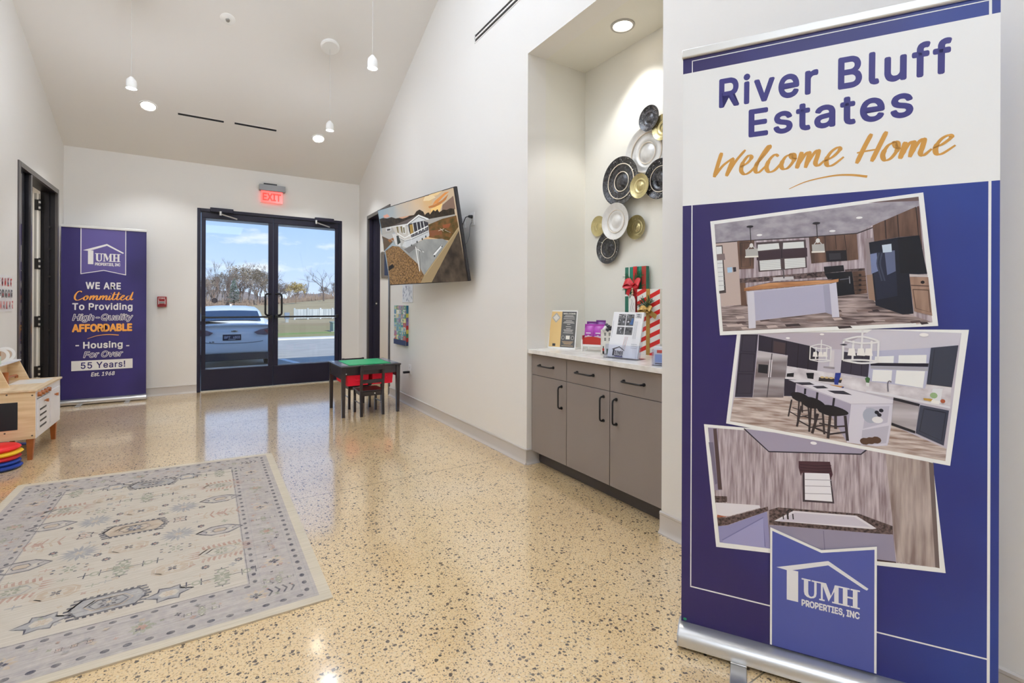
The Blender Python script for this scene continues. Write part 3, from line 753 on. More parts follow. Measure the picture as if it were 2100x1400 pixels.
script(pr, [
    [(292, 913), (272, 975), (247, 1060)], [(249, 1056), (300, 990), (364, 943)], [(362, 945), (342, 995), (320, 1054)], [(321, 1052), (375, 965), (434, 896)],
    [(404, 1000), (448, 972), (470, 940), (450, 932), (418, 975), (408, 1020), (430, 1042), (465, 1025), (500, 985)],
    [(496, 990), (560, 910), (578, 880), (570, 874), (540, 915), (500, 985), (494, 1022), (515, 1030), (562, 985)],
    [(632, 935), (610, 925), (578, 955), (560, 1000), (575, 1028), (612, 1015), (655, 965)],
    [(705, 922), (672, 940), (648, 985), (660, 1010), (690, 1002), (722, 960), (725, 925), (705, 922), (712, 945), (742, 948)],
    [(772, 908), (757, 955), (740, 1008)], [(744, 998), (790, 925), (815, 912), (808, 950), (792, 1004)], [(795, 995), (845, 915), (870, 900), (864, 935), (852, 975), (870, 990), (905, 960)],
    [(905, 965), (960, 935), (998, 895), (985, 882), (945, 910), (918, 955), (925, 990), (960, 985), (1022, 938)],
    [(1188, 800), (1145, 880), (1098, 978)], [(1278, 786), (1236, 870), (1188, 966)], [(1100, 915), (1165, 902), (1242, 890)],
    [(1325, 850), (1285, 872), (1255, 925), (1268, 958), (1305, 945), (1342, 895), (1345, 855), (1325, 850), (1335, 880), (1362, 888)],
    [(1392, 848), (1376, 895), (1358, 950)], [(1362, 940), (1410, 862), (1440, 848), (1434, 885), (1416, 940)], [(1420, 930), (1470, 850), (1502, 832), (1492, 880), (1480, 915), (1500, 928), (1548, 890)],
    [(1556, 885), (1612, 862), (1664, 822), (1650, 808), (1605, 832), (1572, 880), (1576, 918), (1612, 918), (1690, 868)]], .0118, PGOLD)
pr.line(spline([(695, 1130), (800, 1085), (950, 1052), (1060, 1046), (1162, 1056)]), .0075, PGOLD, taper=lambda f, t: .25+.75*f)

# --- the three photographs printed on it, lowest first
def paint(pr, items):
    for it in items:
        c, pts = it[0], it[1]; m = c if not isinstance(c, tuple) else ink(*c)
        if len(pts) == 2 and not isinstance(pts[0], tuple): pass
        pr.poly(pts, m)
def sh(pr, pts, c): pr.poly(pts, c if not isinstance(c, tuple) else ink(*c))
def spots(pr, cs, rx, rz, c):
    for p in cs: pr.disc(p, rx, ink(*c), rz, 12)
M_PLANK = streak('print_planks', (72, 56, 56), (182, 164, 160), (13, 13, 150), .38, 6)
M_PLANK2 = streak('print_planks_light', (146, 120, 108), (216, 204, 198), (14, 14, 130), .38, 6)
M_SHIP = streak('print_shiplap', (138, 120, 124), (200, 188, 194), (120, 120, 9), .38, 6)
M_SHIP2 = streak('print_shiplap_wide', (132, 114, 110), (196, 182, 176), (46, 46, 4), .38, 5)
M_OAK = streak('print_oak', (76, 56, 48), (122, 92, 76), (40, 40, 6), .38)
M_GRAN = streak('print_granite', (44, 32, 34), (120, 100, 98), (120, 120, 120), .38, 6)
M_STUC = streak('print_ceiling', (138, 132, 142), (170, 164, 172), (26, 26, 40), .38)
M_STEEL = streak('print_steel', (120, 108, 110), (206, 200, 204), (2, 2, 16), .35, 3)
M_MARB = streak('print_marble', (190, 182, 188), (232, 228, 232), (20, 20, 26), .38, 4)
M_WOODTOP = streak('print_butcher', (150, 96, 60), (214, 160, 112), (8, 8, 60), .38)

# 3: bathroom
pr.tf = crop_tf(1380, 860, 2.593, near_plane)
sh(pr, [(165, 24), (420, 46), (1372, 150), (1450, 816), (230, 676)], PW)
sh(pr, [(186, 42), (400, 58), (1355, 165), (1415, 788), (248, 652)], M_SHIP)
sh(pr, [(186, 42), (236, 45), (262, 375), (222, 375)], (150, 140, 160)); sh(pr, [(214, 48), (232, 48), (262, 372), (240, 372)], (84, 66, 66)); sh(pr, [(190, 120), (214, 120), (236, 340), (224, 345)], (120, 112, 132))
sh(pr, [(378, 48), (700, 90), (1030, 160), (1000, 186), (510, 170)], (164, 156, 176)); pr.line([(378, 48), (510, 170), (1000, 184), (1030, 160)], .0042, ink(40, 34, 48))
sh(pr, [(1130, 180), (1360, 225), (1415, 788), (1190, 755)], M_SHIP2); sh(pr, [(1360, 225), (1385, 232), (1418, 790), (1395, 785)], (112, 98, 96))
pr.disc((748, 125), .009, ink(240, 238, 240), .005)
sh(pr, [(690, 280), (838, 285), (858, 446), (690, 436)], (66, 54, 62)); sh(pr, [(700, 282), (832, 287), (848, 436), (702, 426)], (236, 234, 240))
for z in (318, 352, 392): pr.line([(702, z), (842, z+4)], .0025, ink(176, 170, 182))
sh(pr, [(668, 220), (835, 224), (850, 292), (838, 318), (830, 285), (686, 282), (680, 300), (668, 255)], (74, 44, 54))
for z in (238, 254, 268): pr.line([(676, z), (760, z+8), (842, z+6)], .0022, ink(48, 28, 38))
sh(pr, [(222, 405), (288, 408), (288, 438), (225, 442)], M_GRAN); sh(pr, [(228, 440), (460, 455), (465, 468), (300, 512), (234, 514)], (226, 222, 228))
sh(pr, [(234, 516), (285, 520), (505, 462), (508, 484), (290, 560), (240, 566)], M_GRAN); sh(pr, [(236, 505), (290, 516), (234, 520)], (176, 104, 76))
sh(pr, [(240, 566), (290, 562), (500, 488), (520, 686), (250, 652)], (146, 144, 186)); sh(pr, [(262, 640), (480, 520), (490, 680), (268, 655)], (160, 158, 200)); pr.line([(262, 640), (480, 520), (490, 676)], .0035, ink(120, 118, 164))
sh(pr, [(512, 480), (560, 466), (990, 500), (1168, 566), (1170, 610), (1070, 604), (512, 558)], M_GRAN)
sh(pr, [(538, 538), (640, 484), (975, 510), (1082, 578), (1060, 582)], (224, 220, 228)); sh(pr, [(560, 538), (648, 494), (965, 518), (1050, 570)], (204, 198, 212))
sh(pr, [(512, 560), (1170, 612), (1185, 755), (1085, 745), (520, 690)], (150, 144, 166)); pr.line([(800, 590), (808, 700)], .0022, ink(120, 114, 138))
sh(pr, [(1085, 742), (1185, 755), (1188, 762), (1085, 752)], (70, 50, 52))
for x in (588, 612, 640): pr.line([(x, 530), (x-3, 500)], .0055 if x == 612 else .0035, ink(50, 44, 48))
pr.line(spline([(612, 505), (612, 485), (625, 478), (634, 488)], 4), .0045, ink(50, 44, 48))

# 2: bright kitchen with island and three stools
pr.tf = crop_tf(1470, 660, 3.889, near_plane)
sh(pr, [(166, 52), (2010, 62), (1860, 1146), (74, 808)], PW)
sh(pr, [(190, 80), (1950, 88), (1822, 1108), (106, 790)], (196, 190, 202))
sh(pr, [(190, 80), (1945, 88), (1925, 185), (1240, 240), (810, 205), (330, 100)], (186, 176, 186)); sh(pr, [(1240, 60), (1945, 88), (1925, 185), (1240, 240), (1000, 200)], (206, 202, 212))
sh(pr, [(138, 605), (330, 600), (560, 590), (1075, 700), (1150, 985), (106, 790)], M_PLANK2); sh(pr, [(1390, 820), (1830, 1010), (1822, 1108), (1150, 985), (1370, 960)], M_PLANK2)
sh(pr, [(560, 350), (1000, 420), (1190, 460), (1870, 510), (1860, 690), (1190, 560), (780, 470), (550, 440)], M_MARB)
sh(pr, [(1225, 232), (1712, 205), (1700, 380), (1660, 530), (1200, 470)], (186, 186, 208))
for q in ([(1262, 275), (1412, 270), (1408, 330), (1256, 325)], [(1450, 265), (1672, 262), (1668, 328), (1446, 330)], [(1245, 380), (1398, 385), (1390, 480), (1236, 470)], [(1432, 385), (1660, 392), (1642, 525), (1420, 490)]): sh(pr, q, (238, 238, 236))
sh(pr, [(1225, 325), (1690, 330), (1685, 358), (1225, 348)], (36, 32, 46)); sh(pr, [(1225, 350), (1685, 360), (1680, 390), (1228, 372)], (168, 166, 176))
CAB = (58, 52, 68); CAB2 = (46, 40, 54)
sh(pr, [(192, 98), (330, 100), (285, 600), (144, 598)], CAB)
for q in ([(210, 105), (318, 108), (306, 240), (196, 232)], [(192, 250), (300, 256), (292, 395), (178, 395)], [(172, 412), (284, 415), (272, 568), (160, 568)]):
    pr.loop(q, .0022, ink(34, 30, 42))
sh(pr, [(335, 102), (560, 150), (740, 190), (815, 240), (800, 388), (560, 350), (565, 265), (330, 228)], CAB2)
for a, b in (((442, 130), (436, 242)), ((556, 155), (548, 345)), ((652, 175), (640, 365)), ((738, 190), (724, 378))): pr.line([a, b], .0022, ink(28, 24, 32))
sh(pr, [(452, 150), (548, 168), (542, 256), (448, 240)], (74, 58, 62))
sh(pr, [(1000, 235), (1222, 262), (1205, 440), (985, 405)], CAB); pr.line([(1080, 250), (1066, 415)], .002, ink(34, 30, 42)); pr.line([(1160, 258), (1150, 430)], .002, ink(34, 30, 42))
sh(pr, [(325, 230), (566, 268), (530, 602), (288, 598)], M_STEEL); pr.line([(440, 250), (400, 600)], .003, ink(84, 76, 80)); sh(pr, [(332, 335), (410, 342), (404, 412), (328, 402)], (38, 36, 42))
for x in (425, 440): pr.line([(x, 300), (x-12, 440)], .003, ink(220, 216, 220))
sh(pr, [(540, 450), (635, 460), (620, 590), (535, 590)], CAB2); sh(pr, [(545, 440), (785, 465), (780, 476), (545, 452)], (224, 220, 224))
for q in ([(560, 410), (615, 405), (612, 438), (556, 436)], [(712, 405), (775, 405), (770, 455), (722, 448)]): sh(pr, q, (30, 28, 34))
sh(pr, [(905, 225), (938, 225), (932, 360), (895, 355)], (214, 208, 212)); sh(pr, [(850, 352), (940, 360), (938, 376), (850, 366)], (150, 142, 148))
sh(pr, [(815, 440), (1000, 455), (990, 485), (810, 470)], (52, 46, 52))
for i in range(5): pr.disc((840+i*36, 440+i*3), .006, ink(204, 178, 130), .0035, 8)
sh(pr, [(935, 470), (945, 405), (990, 405), (985, 440), (970, 470), (968, 500), (938, 498)], (38, 56, 140)); sh(pr, [(898, 500), (1015, 515), (1000, 540), (905, 530)], (40, 52, 120)); sh(pr, [(905, 498), (1010, 512), (990, 522), (915, 512)], (196, 140, 84))
sh(pr, [(570, 460), (760, 468), (1420, 625), (1425, 648), (1070, 650)], (222, 218, 226)); sh(pr, [(570, 460), (1070, 650), (1425, 648), (1422, 660), (1066, 662)], (196, 190, 202))
for q in ([(610, 480), (740, 480), (780, 500), (680, 502)], [(760, 510), (850, 508), (890, 528), (800, 530)], [(880, 545), (1010, 548), (1080, 582), (940, 570)]): sh(pr, q, (58, 54, 66))
sh(pr, [(635, 500), (1070, 655), (1050, 960), (1035, 955), (920, 760), (640, 590)], (170, 162, 182))
for a, b in (((705, 530), (702, 575)), ((802, 560), (796, 620)), ((935, 605), (925, 680))): pr.line([a, b], .006, ink(40, 36, 46))
sh(pr, [(1070, 655), (1420, 655), (1360, 985), (1270, 990), (1036, 960)], (214, 210, 222)); sh(pr, [(1190, 675), (1375, 670), (1360, 800), (1165, 850)], (190, 186, 202)); sh(pr, [(1160, 860), (1372, 825), (1350, 965), (1148, 985)], (188, 184, 198))
pr.disc((1225, 745), .020, ink(170, 174, 190), .024, 16); pr.disc((1280, 780), .014, ink(232, 230, 232), .010, 14)
for p in ((1275, 720), (1310, 705), (1295, 740)): pr.disc(p, .006, ink(36, 34, 44), .006, 8)
for p in ((1180, 950), (1225, 945), (1270, 940)): pr.disc(p, .013, ink(92, 66, 52), .011, 10)
def stool(q):
    (sx, sy, w, h) = q; D = ink(32, 28, 34); Lg = ink(58, 48, 50)
    for a, b, c, d in ((.06, .28, -.12, .95), (.45, .35, .38, 1.12), (.92, .35, 1.0, 1.2), (.62, .3, .62, .8)):
        pr.line([(sx+a*w, sy+b*h), (sx+c*w, sy+d*h)], .0075*w/250, Lg)
    pr.line([(sx-.06*w, sy+.75*h), (sx+.40*w, sy+.95*h)], .0055*w/250, Lg); pr.line([(sx+.40*w, sy+.98*h), (sx+.98*w, sy+.9*h)], .0055*w/250, Lg); pr.line([(sx+.1*w, sy+.6*h), (sx+.62*w, sy+.72*h), (sx+.95*w, sy+.7*h)], .005*w/250, Lg)
    pr.poly(spline([(sx, sy+.06*h), (sx+.12*w, sy-.02*h), (sx+.5*w, sy+.0*h), (sx+.85*w, sy+.12*h), (sx+1.03*w, sy+.26*h), (sx+.9*w, sy+.34*h), (sx+.45*w, sy+.36*h), (sx+.1*w, sy+.22*h), (sx, sy+.06*h)][:-1], 3), D)
for q in ((588, 562, 150, 200), (662, 600, 195, 245), (790, 664, 252, 235)): stool(q)
sh(pr, [(1408, 602), (1615, 660), (1580, 885), (1390, 815)], M_STEEL); sh(pr, [(1408, 600), (1618, 652), (1612, 672), (1406, 622)], (36, 34, 42)); sh(pr, [(1392, 800), (1582, 868), (1580, 888), (1390, 822)], (34, 32, 40))
sh(pr, [(1620, 660), (1850, 705), (1808, 985), (1585, 885)], (62, 66, 84)); pr.loop([(1650, 690), (1825, 722), (1790, 945), (1615, 868)], .003, ink(44, 46, 62))
sh(pr, [(1190, 560), (1425, 600), (1860, 690), (1858, 672), (1420, 580), (1192, 545)], (224, 222, 228))
sh(pr, [(1706, 205), (1925, 185), (1872, 520), (1672, 495)], (58, 62, 78)); pr.line([(1735, 215), (1700, 490)], .002, ink(40, 42, 56))
sh(pr, [(1720, 530), (1800, 530), (1780, 650), (1700, 640)], (226, 226, 230)); pr.disc((1728, 585), .009, ink(150, 176, 130), .009, 10); sh(pr, [(1645, 605), (1720, 612), (1710, 632), (1650, 622)], (190, 150, 70)); sh(pr, [(1712, 620), (1780, 630), (1770, 655), (1705, 645)], (240, 238, 236)); pr.disc((1800, 630), .006, ink(176, 90, 60), .006, 8)
sh(pr, [(1180, 450), (1200, 435), (1222, 450), (1212, 485), (1190, 480)], (70, 110, 66)); sh(pr, [(1188, 482), (1216, 486), (1212, 515), (1190, 510)], (226, 226, 226)); pr.line(spline([(1365, 555), (1362, 490), (1375, 470), (1390, 480)], 4), .0035, ink(120, 116, 126))
for cx, cy, w, h in ((828, 245, 165, 130), (1150, 220, 280, 200)):
    c = ink(232, 230, 230); t_ = .0042*w/220
    for a in (-.5, -.22, .3, .5): pr.line([(cx+a*w, cy-.36*h), (cx+a*w-.03*w, cy+.42*h)], t_, c)
    for z, s_ in ((-.38, -.14), (.42, .12)):
        pr.line(spline([(cx-.52*w, cy+z*h), (cx, cy+(z+s_)*h), (cx+.5*w, cy+z*h+.06*h), (cx, cy+(z-s_*.5)*h+.05*h), (cx-.52*w, cy+z*h)], 5), t_, c)
    pr.line([(cx+.04*w, cy-h*.8), (cx, cy+.2*h)], t_, c)
    for a in (-.26, 0, .22): sh(pr, [(cx+a*w-.09*w, cy-.05*h), (cx+a*w+.07*w, cy-.05*h), (cx+a*w+.11*w, cy+.25*h), (cx+a*w-.13*w, cy+.23*h)], (240, 236, 232))
for p, r_ in (((566, 128), .006), ((838, 98), .006), ((1650, 102), .011)): pr.disc(p, r_, ink(244, 240, 238), r_*.5)
sh(pr, [(978, 180), (1012, 172), (1045, 182), (1010, 188)], (60, 56, 66))

# 1: brown kitchen with a butcher-block island
pr.tf = crop_tf(1440, 380, 3.75, near_plane)
sh(pr, [(62, 278), (1698, 55), (1813, 1080), (137, 1152)], PW)
sh(pr, [(94, 300), (1662, 88), (1768, 1052), (160, 1122)], M_SHIP)
sh(pr, [(94, 300), (1662, 88), (1665, 165), (1310, 305), (1190, 368), (820, 398), (270, 430), (104, 446)], M_STUC); sh(pr, [(1270, 135), (1662, 88), (1664, 120), (1400, 130)], (104, 84, 82))
pr.line([(104, 446), (270, 430), (820, 398), (1190, 370), (1310, 325)], .0035, ink(52, 42, 46))
sh(pr, [(104, 448), (270, 434), (300, 918), (148, 932)], (190, 172, 164)); sh(pr, [(106, 465), (156, 460), (184, 826), (132, 832)], (70, 60, 60)); sh(pr, [(108, 472), (150, 470), (170, 805), (130, 812)], (226, 228, 228)); sh(pr, [(112, 530), (172, 524), (178, 572), (115, 578)], (128, 112, 112))
for i in range(6): pr.line([(118+i*2, 600+i*34), (158+i*3, 598+i*34)], .002, ink(176, 176, 180))
sh(pr, [(192, 632), (230, 628), (232, 668), (196, 672)], (170, 200, 226)); sh(pr, [(236, 630), (260, 628), (262, 662), (240, 666)], (60, 50, 54))
sh(pr, [(148, 935), (300, 918), (900, 850), (1270, 830), (1330, 900), (1768, 1052), (160, 1122)], M_PLANK)
rg = random.Random(2)
for i in range(34):
    x = rg.uniform(170, 1700); z = rg.uniform(960, 1095) if x < 1040 else rg.uniform(870, 1060)
    if x > 1300 and z < 1010: continue
    w = rg.uniform(40, 120); sh(pr, [(x, z), (x+w, z-w*.06), (x+w+18, z+10), (x+14, z+18)], rg.choice([(196, 178, 172), (90, 72, 70), (128, 108, 104), (60, 48, 50)]))
sh(pr, [(268, 430), (400, 422), (398, 640), (284, 645)], M_OAK); pr.loop([(292, 445), (365, 440), (372, 620), (302, 626)], .002, ink(58, 42, 40))
sh(pr, [(414, 440), (795, 418), (806, 634), (434, 666)], (78, 64, 66))
for q in ([(428, 456), (588, 444), (594, 488), (425, 505)], [(622, 442), (780, 432), (784, 480), (620, 490)], [(440, 580), (600, 568), (606, 645), (446, 655)], [(632, 566), (790, 556), (794, 628), (636, 642)]): sh(pr, q, (222, 224, 222))
for i in range(5): pr.line([(444, 590+i*13), (604, 578+i*13)], .0012, ink(176, 176, 178)); pr.line([(634, 576+i*13), (792, 566+i*13)], .0012, ink(176, 176, 178))
sh(pr, [(416, 510), (806, 480), (808, 548), (612, 560), (420, 576)], (62, 44, 52)); pr.line([(610, 490), (612, 560)], .003, ink(36, 26, 34))
sh(pr, [(820, 400), (1186, 374), (1200, 570), (1110, 580), (950, 590), (838, 602)], M_OAK)
for a, b in (((942, 392), (955, 590)), ((1092, 382), (1108, 500)), ((1022, 386), (1030, 490))): pr.line([a, b], .002, ink(56, 40, 36))
sh(pr, [(950, 505), (1108, 498), (1113, 580), (960, 588)], (24, 22, 28)); sh(pr, [(972, 524), (1062, 520), (1066, 568), (978, 574)], (54, 50, 58))
sh(pr, [(288, 718), (985, 658), (990, 700), (290, 752)], M_GRAN); sh(pr, [(545, 708), (700, 700), (705, 724), (545, 738)], (200, 196, 198)); pr.line(spline([(628, 715), (624, 660), (612, 640)], 4), .004, ink(90, 84, 88))
sh(pr, [(290, 752), (330, 748), (345, 920), (300, 925)], M_OAK)
sh(pr, [(934, 626), (1085, 614), (1092, 660), (940, 676)], (28, 26, 32)); sh(pr, [(940, 678), (1150, 658), (1172, 838), (1040, 852)], (20, 20, 28)); pr.line([(1130, 700), (1134, 755)], .003, ink(130, 128, 136)); pr.line([(1056, 725), (1126, 716)], .003, ink(96, 94, 104))
sh(pr, [(1095, 648), (1248, 636), (1250, 655), (1100, 665)], M_GRAN); sh(pr, [(1152, 662), (1250, 656), (1268, 828), (1172, 840)], M_OAK)
for i in range(4): pr.line([(1162, 705+i*34), (1258, 698+i*34)], .0022, ink(58, 42, 38)); pr.disc((1212, 690+i*38), .004, ink(30, 24, 24), .004, 8)
sh(pr, [(1255, 410), (1310, 402), (1312, 880), (1272, 875)], (150, 136, 138)); sh(pr, [(1262, 690), (1320, 684), (1330, 890), (1280, 872)], (150, 122, 104))
sh(pr, [(1308, 310), (1642, 165), (1665, 385), (1500, 400), (1322, 432)], M_OAK)
for a, b in (((1404, 268), (1412, 412)), ((1498, 228), (1510, 398)), ((1642, 170), (1662, 385))): pr.line([a, b], .003, ink(54, 38, 34))
sh(pr, [(1648, 165), (1665, 160), (1690, 480), (1672, 480)], (96, 70, 62))
sh(pr, [(1280, 440), (1500, 402), (1668, 385), (1728, 680), (1590, 690), (1622, 985), (1540, 992), (1332, 922)], (22, 24, 38)); sh(pr, [(1500, 404), (1668, 388), (1722, 676), (1520, 676)], (16, 16, 26)); sh(pr, [(1300, 520), (1480, 500), (1500, 850), (1340, 880)], (34, 38, 58))
sh(pr, [(1290, 530), (1340, 520), (1350, 660), (1300, 680)], (120, 130, 168)); sh(pr, [(1400, 510), (1478, 500), (1486, 660), (1420, 690)], (96, 104, 134)); sh(pr, [(1380, 460), (1452, 450), (1456, 512), (1388, 518)], (196, 210, 226))
for x in (1358, 1380): pr.line(spline([(x, 520), (x-14, 600), (x+6, 680), (x+22, 735)], 4), .0042, ink(60, 64, 84))
sh(pr, [(1590, 682), (1730, 688), (1732, 705), (1592, 702)], (196, 186, 184)); sh(pr, [(1592, 704), (1735, 706), (1766, 1002), (1628, 968)], streak('print_oak_light', (122, 94, 80), (162, 132, 114), (40, 40, 6), .38)); pr.line([(1602, 768), (1740, 775)], .003, ink(84, 62, 54)); pr.disc((1692, 745), .005, ink(30, 24, 24), .005, 8); pr.loop([(1618, 800), (1736, 806), (1752, 975), (1640, 945)], .0025, ink(98, 74, 62))
sh(pr, [(345, 815), (985, 755), (1030, 745), (1054, 1012), (948, 978), (412, 1040), (412, 1096), (358, 1100)], (196, 192, 208)); sh(pr, [(400, 820), (930, 768), (945, 976), (412, 1036)], (178, 176, 198)); sh(pr, [(928, 768), (978, 760), (1000, 995), (946, 976)], (164, 162, 184)); sh(pr, [(345, 815), (396, 812), (412, 1096), (358, 1100)], (212, 210, 220)); sh(pr, [(976, 758), (1028, 748), (1054, 1012), (998, 1014)], (206, 204, 218))
sh(pr, [(324, 790), (560, 740), (985, 728), (1048, 718), (1046, 742), (985, 752), (322, 812)], M_WOODTOP); sh(pr, [(340, 784), (560, 740), (985, 726), (1000, 718), (480, 752)], (112, 96, 98))
for cx, cz0, cz1, rad in ((370, 318, 455, 34), (880, 292, 418, 34)):
    D = ink(40, 34, 38); pr.disc((cx-3, cz0), .011, D, .004, 10); pr.line([(cx-2, cz0), (cx+6, cz1)], .0022, D)
    for a in (-.9, .9): pr.line([(cx+8, cz1), (cx+10+a*38, cz1+42)], .0022, ink(200, 198, 196))
    sh(pr, [(cx-38, cz1+38), (cx+56, cz1+32), (cx+62, cz1+92), (cx-34, cz1+98)], (178, 176, 172)); pr.line([(cx-40, cz1+96), (cx+62, cz1+92)], .005, ink(232, 228, 218)); pr.disc((cx+8, cz1+8), .006, ink(220, 218, 214), .008, 8)
for p in ((440, 383), (1000, 352), (1206, 250)): pr.disc(p, .0085, ink(240, 240, 240), .0036, 12)

# pennant with the emblem
pr.tf = crop_tf(1380, 860, 2.593, near_plane)
l, r_, zb = near_plane(1380+516/2.593, 860+1000/2.593)[0], near_plane(1380+1082/2.593, 860+1000/2.593)[0], .075
zt = near_plane(1380+522/2.593, 860+570/2.593)[1]; zm = near_plane(1380+795/2.593, 860+692/2.593)[1]; mid = (l+r_)/2
pr.poly([(l, zb), (r_, zb), (r_, zt), (mid, zm), (l, zt)], PW, raw=True)
pr.poly([(l+.006, zb), (r_-.006, zb), (r_-.006, zt-.011), (mid, zm-.009), (l+.006, zt-.011)], PLILAC, raw=True)
pr.tf = lambda p: p
x0 = near_plane(1380+550/2.593, 860+803/2.593)[0]; x1 = near_plane(1380+1038/2.593, 860+888/2.593)[0]
ztop = near_plane(1380+822/2.593, 860+748/2.593)[1]; zbot = near_plane(1380+682/2.593, 860+985/2.593)[1]
logo(pr, x0, x1, ztop, zbot, ink(232, 232, 236))
pr.disc((.013, .082), .006, ink(40, 150, 110), .005)
mb.build('graphic_panel', nb, smooth=0, recalc=False)

# ------------------------------------------------------------------ roll-up banner, far
FY = 7.56; FX0, FX1 = -1.440, -.642; FW_ = FX1-FX0
fb_ = banner('rollup_banner', (FX0, FY, 0), 0, FW_, 2.135, 'navy roll-up banner with text only, in the far left corner beside the entrance')
def far_plane(px, py):
    p = onY(px, py, FY); return (p.x-FX0, p.z)
mb = MB(); mb.box(0, 0, .066, FW_, .0015, 2.115, navy_mat('banner_far_navy', (56, 48, 106), (58, 50, 116), (46, 40, 96)))
pr = Print(mb, 0); FWHITE = ink(236, 234, 232); FOR = ink(248, 172, 82); FN = ink(52, 46, 108)
C1 = crop_tf(0, 300, 5, far_plane); pr.tf = C1
a = C1((826, 870))[0]; b = C1((1294, 900))[0]; zl = C1((826, 1310))[1]; zm = C1((1062, 1275))[1]; md = (a+b)/2
pr.poly([(a, 2.113), (a, zl), (md, zm), (b, zl), (b, 2.113)], FWHITE, raw=True)
pr.poly([(a+.008, 2.1135), (a+.008, zl+.011), (md, zm+.009), (b-.008, zl+.011), (b-.008, 2.1135)], ink(98, 88, 150), raw=True)
pr.tf = lambda p: p
logo(pr, C1((850, 1075))[0], C1((1270, 1090))[0], C1((1096, 1000))[1], C1((970, 1221))[1], FWHITE)
C2 = crop_tf(0, 440, 6.364, far_plane); C3 = crop_tf(0, 640, 4.118, far_plane)
def T(body, tf, p0, p1, top, m, **k):
    a, b = tf(p0), tf(p1); z = (a[1]+b[1])/2; hgt = tf(top)[1]-z
    pr.text(body, (a[0], z), (b[0], z), abs(hgt), m, raw=True, **k)
T('WE ARE', C2, (1118, 972), (1578, 974), (1340, 882), FWHITE, bold=.028, space=1.1)
T('To Providing', C2, (942, 1245), (1730, 1240), (1330, 1154), FWHITE, bold=.026, space=1.08)
T('High-Quality', C2, (940, 1388), (1740, 1376), (1330, 1292), FWHITE, bold=.042, shear=.22, inner=FN)
T('For Over', C3, (702, 387), (1041, 373), (870, 325), FWHITE, bold=.042, shear=.22, inner=FN)
T('AFFORDABLE', C3, (607, 170), (1117, 158), (860, 97), FOR, bold=.045)
T('Housing', C3, (702, 306), (1036, 298), (860, 246), FWHITE, bold=.026, space=1.06)
for x in ((638, 668), (1066, 1092)):
    a, b = C3((x[0], 282)), C3((x[1], 282)); pr.rect(a[0], a[1]-.008, b[0], a[1]+.007, FWHITE)
a = C3((602, 460)); b = C3((1120, 426)); z0 = C3((860, 484))[1]; z1 = C3((860, 402))[1]; pr.rect(a[0], z0, b[0], z1, FWHITE)
T('55 Years!', C3, (682, 480), (1058, 458), (870, 416), FN, bold=.016, space=1.08)
T('Est. 1968', C3, (768, 542), (970, 530), (870, 502), FWHITE, bold=.022, shear=.2)
pr.tf = C2
script(pr, [
    [(1068, 1012), (1052, 996), (1015, 1010), (985, 1050), (978, 1092), (1000, 1115), (1040, 1110), (1085, 1085)],
    [(1128, 1058), (1100, 1078), (1095, 1105), (1115, 1114), (1142, 1092), (1146, 1062), (1128, 1058), (1140, 1076), (1168, 1072)],
    [(1192, 1056), (1170, 1114)], [(1174, 1104), (1212, 1060), (1228, 1064), (1212, 1112)], [(1214, 1104), (1255, 1060), (1272, 1064), (1260, 1106), (1275, 1110), (1300, 1088)],
    [(1318, 1056), (1296, 1114)], [(1300, 1104), (1338, 1060), (1354, 1064), (1338, 1112)], [(1340, 1104), (1380, 1060), (1396, 1064), (1384, 1106), (1400, 1110), (1424, 1088)],
    [(1440, 1056), (1420, 1102), (1434, 1112), (1460, 1088)], [(1452, 1030), (1456, 1024)],
    [(1500, 1010), (1474, 1075), (1470, 1106), (1490, 1110), (1516, 1086)], [(1556, 1010), (1530, 1075), (1526, 1106), (1546, 1110), (1572, 1086)], [(1462, 1046), (1520, 1040), (1584, 1036)],
    [(1570, 1092), (1606, 1076), (1622, 1058), (1606, 1052), (1580, 1080), (1580, 1108), (1606, 1112), (1646, 1084)],
    [(1694, 1058), (1664, 1066), (1648, 1096), (1664, 1114), (1694, 1096), (1738, 1008)], [(1736, 1012), (1708, 1088), (1718, 1112), (1738, 1096)]], .0145, FOR, 4)
pr.tf = C3; pr.line(spline([(738, 224), (820, 198), (910, 188), (1004, 192)]), .010, FOR, taper=lambda f, t: .4+.6*f)
mb.build('graphic_panel', fb_, smooth=0, recalc=False)

# ------------------------------------------------------------------ cabinet run in the niche
CXF = 2.09                    # plane of the cabinet fronts
M_CAB = mat('taupe_laminate', (134, 123, 117), .42, spec=.45, var=.03, vscale=2)
M_KICK = mat('toe_kick', (74, 68, 66), .5)
seams = [NY1-.004, 2.565, 2.146, NY0+.004]
cab = empty('base_cabinet', ((CXF+NX)/2, (NY0+NY1)/2, 0), 'long taupe base cabinet with black handles built into the niche', 'cabinet')
mb = MB(); mb.box(CXF+.02, NY0+.003, .10, NX-.003, NY1-.003, .843, mat('cabinet_carcass', (60, 54, 52), .6)); mb.build('body', cab)
mb = MB(); mb.box(CXF+.075, NY0+.003, .0, CXF+.095, NY1-.003, .105, M_KICK); mb.build('toe_kick', cab)
def bar_handle(mb, a, b, out, r=.0055):
    a = Vector(a); b = Vector(b); t = (b-a).normalized(); o = Vector(out)
    pts = [a, a+o*.022, a+o*.030+t*.006, a+o*.033+t*.018, b+o*.033-t*.018, b+o*.030-t*.006, b+o*.022, b]
    mb.tube(pts, r, M_BLACK, 10)
    for p in (a, b): mb.cyl(p, p+o*.006, r*1.9, M_BLACK, n=14)
hd = [(2.873, 2.713), (2.452, 2.294), (2.027, 1.873)]; hv = [2.618, 2.200, 2.090]
g = .0028
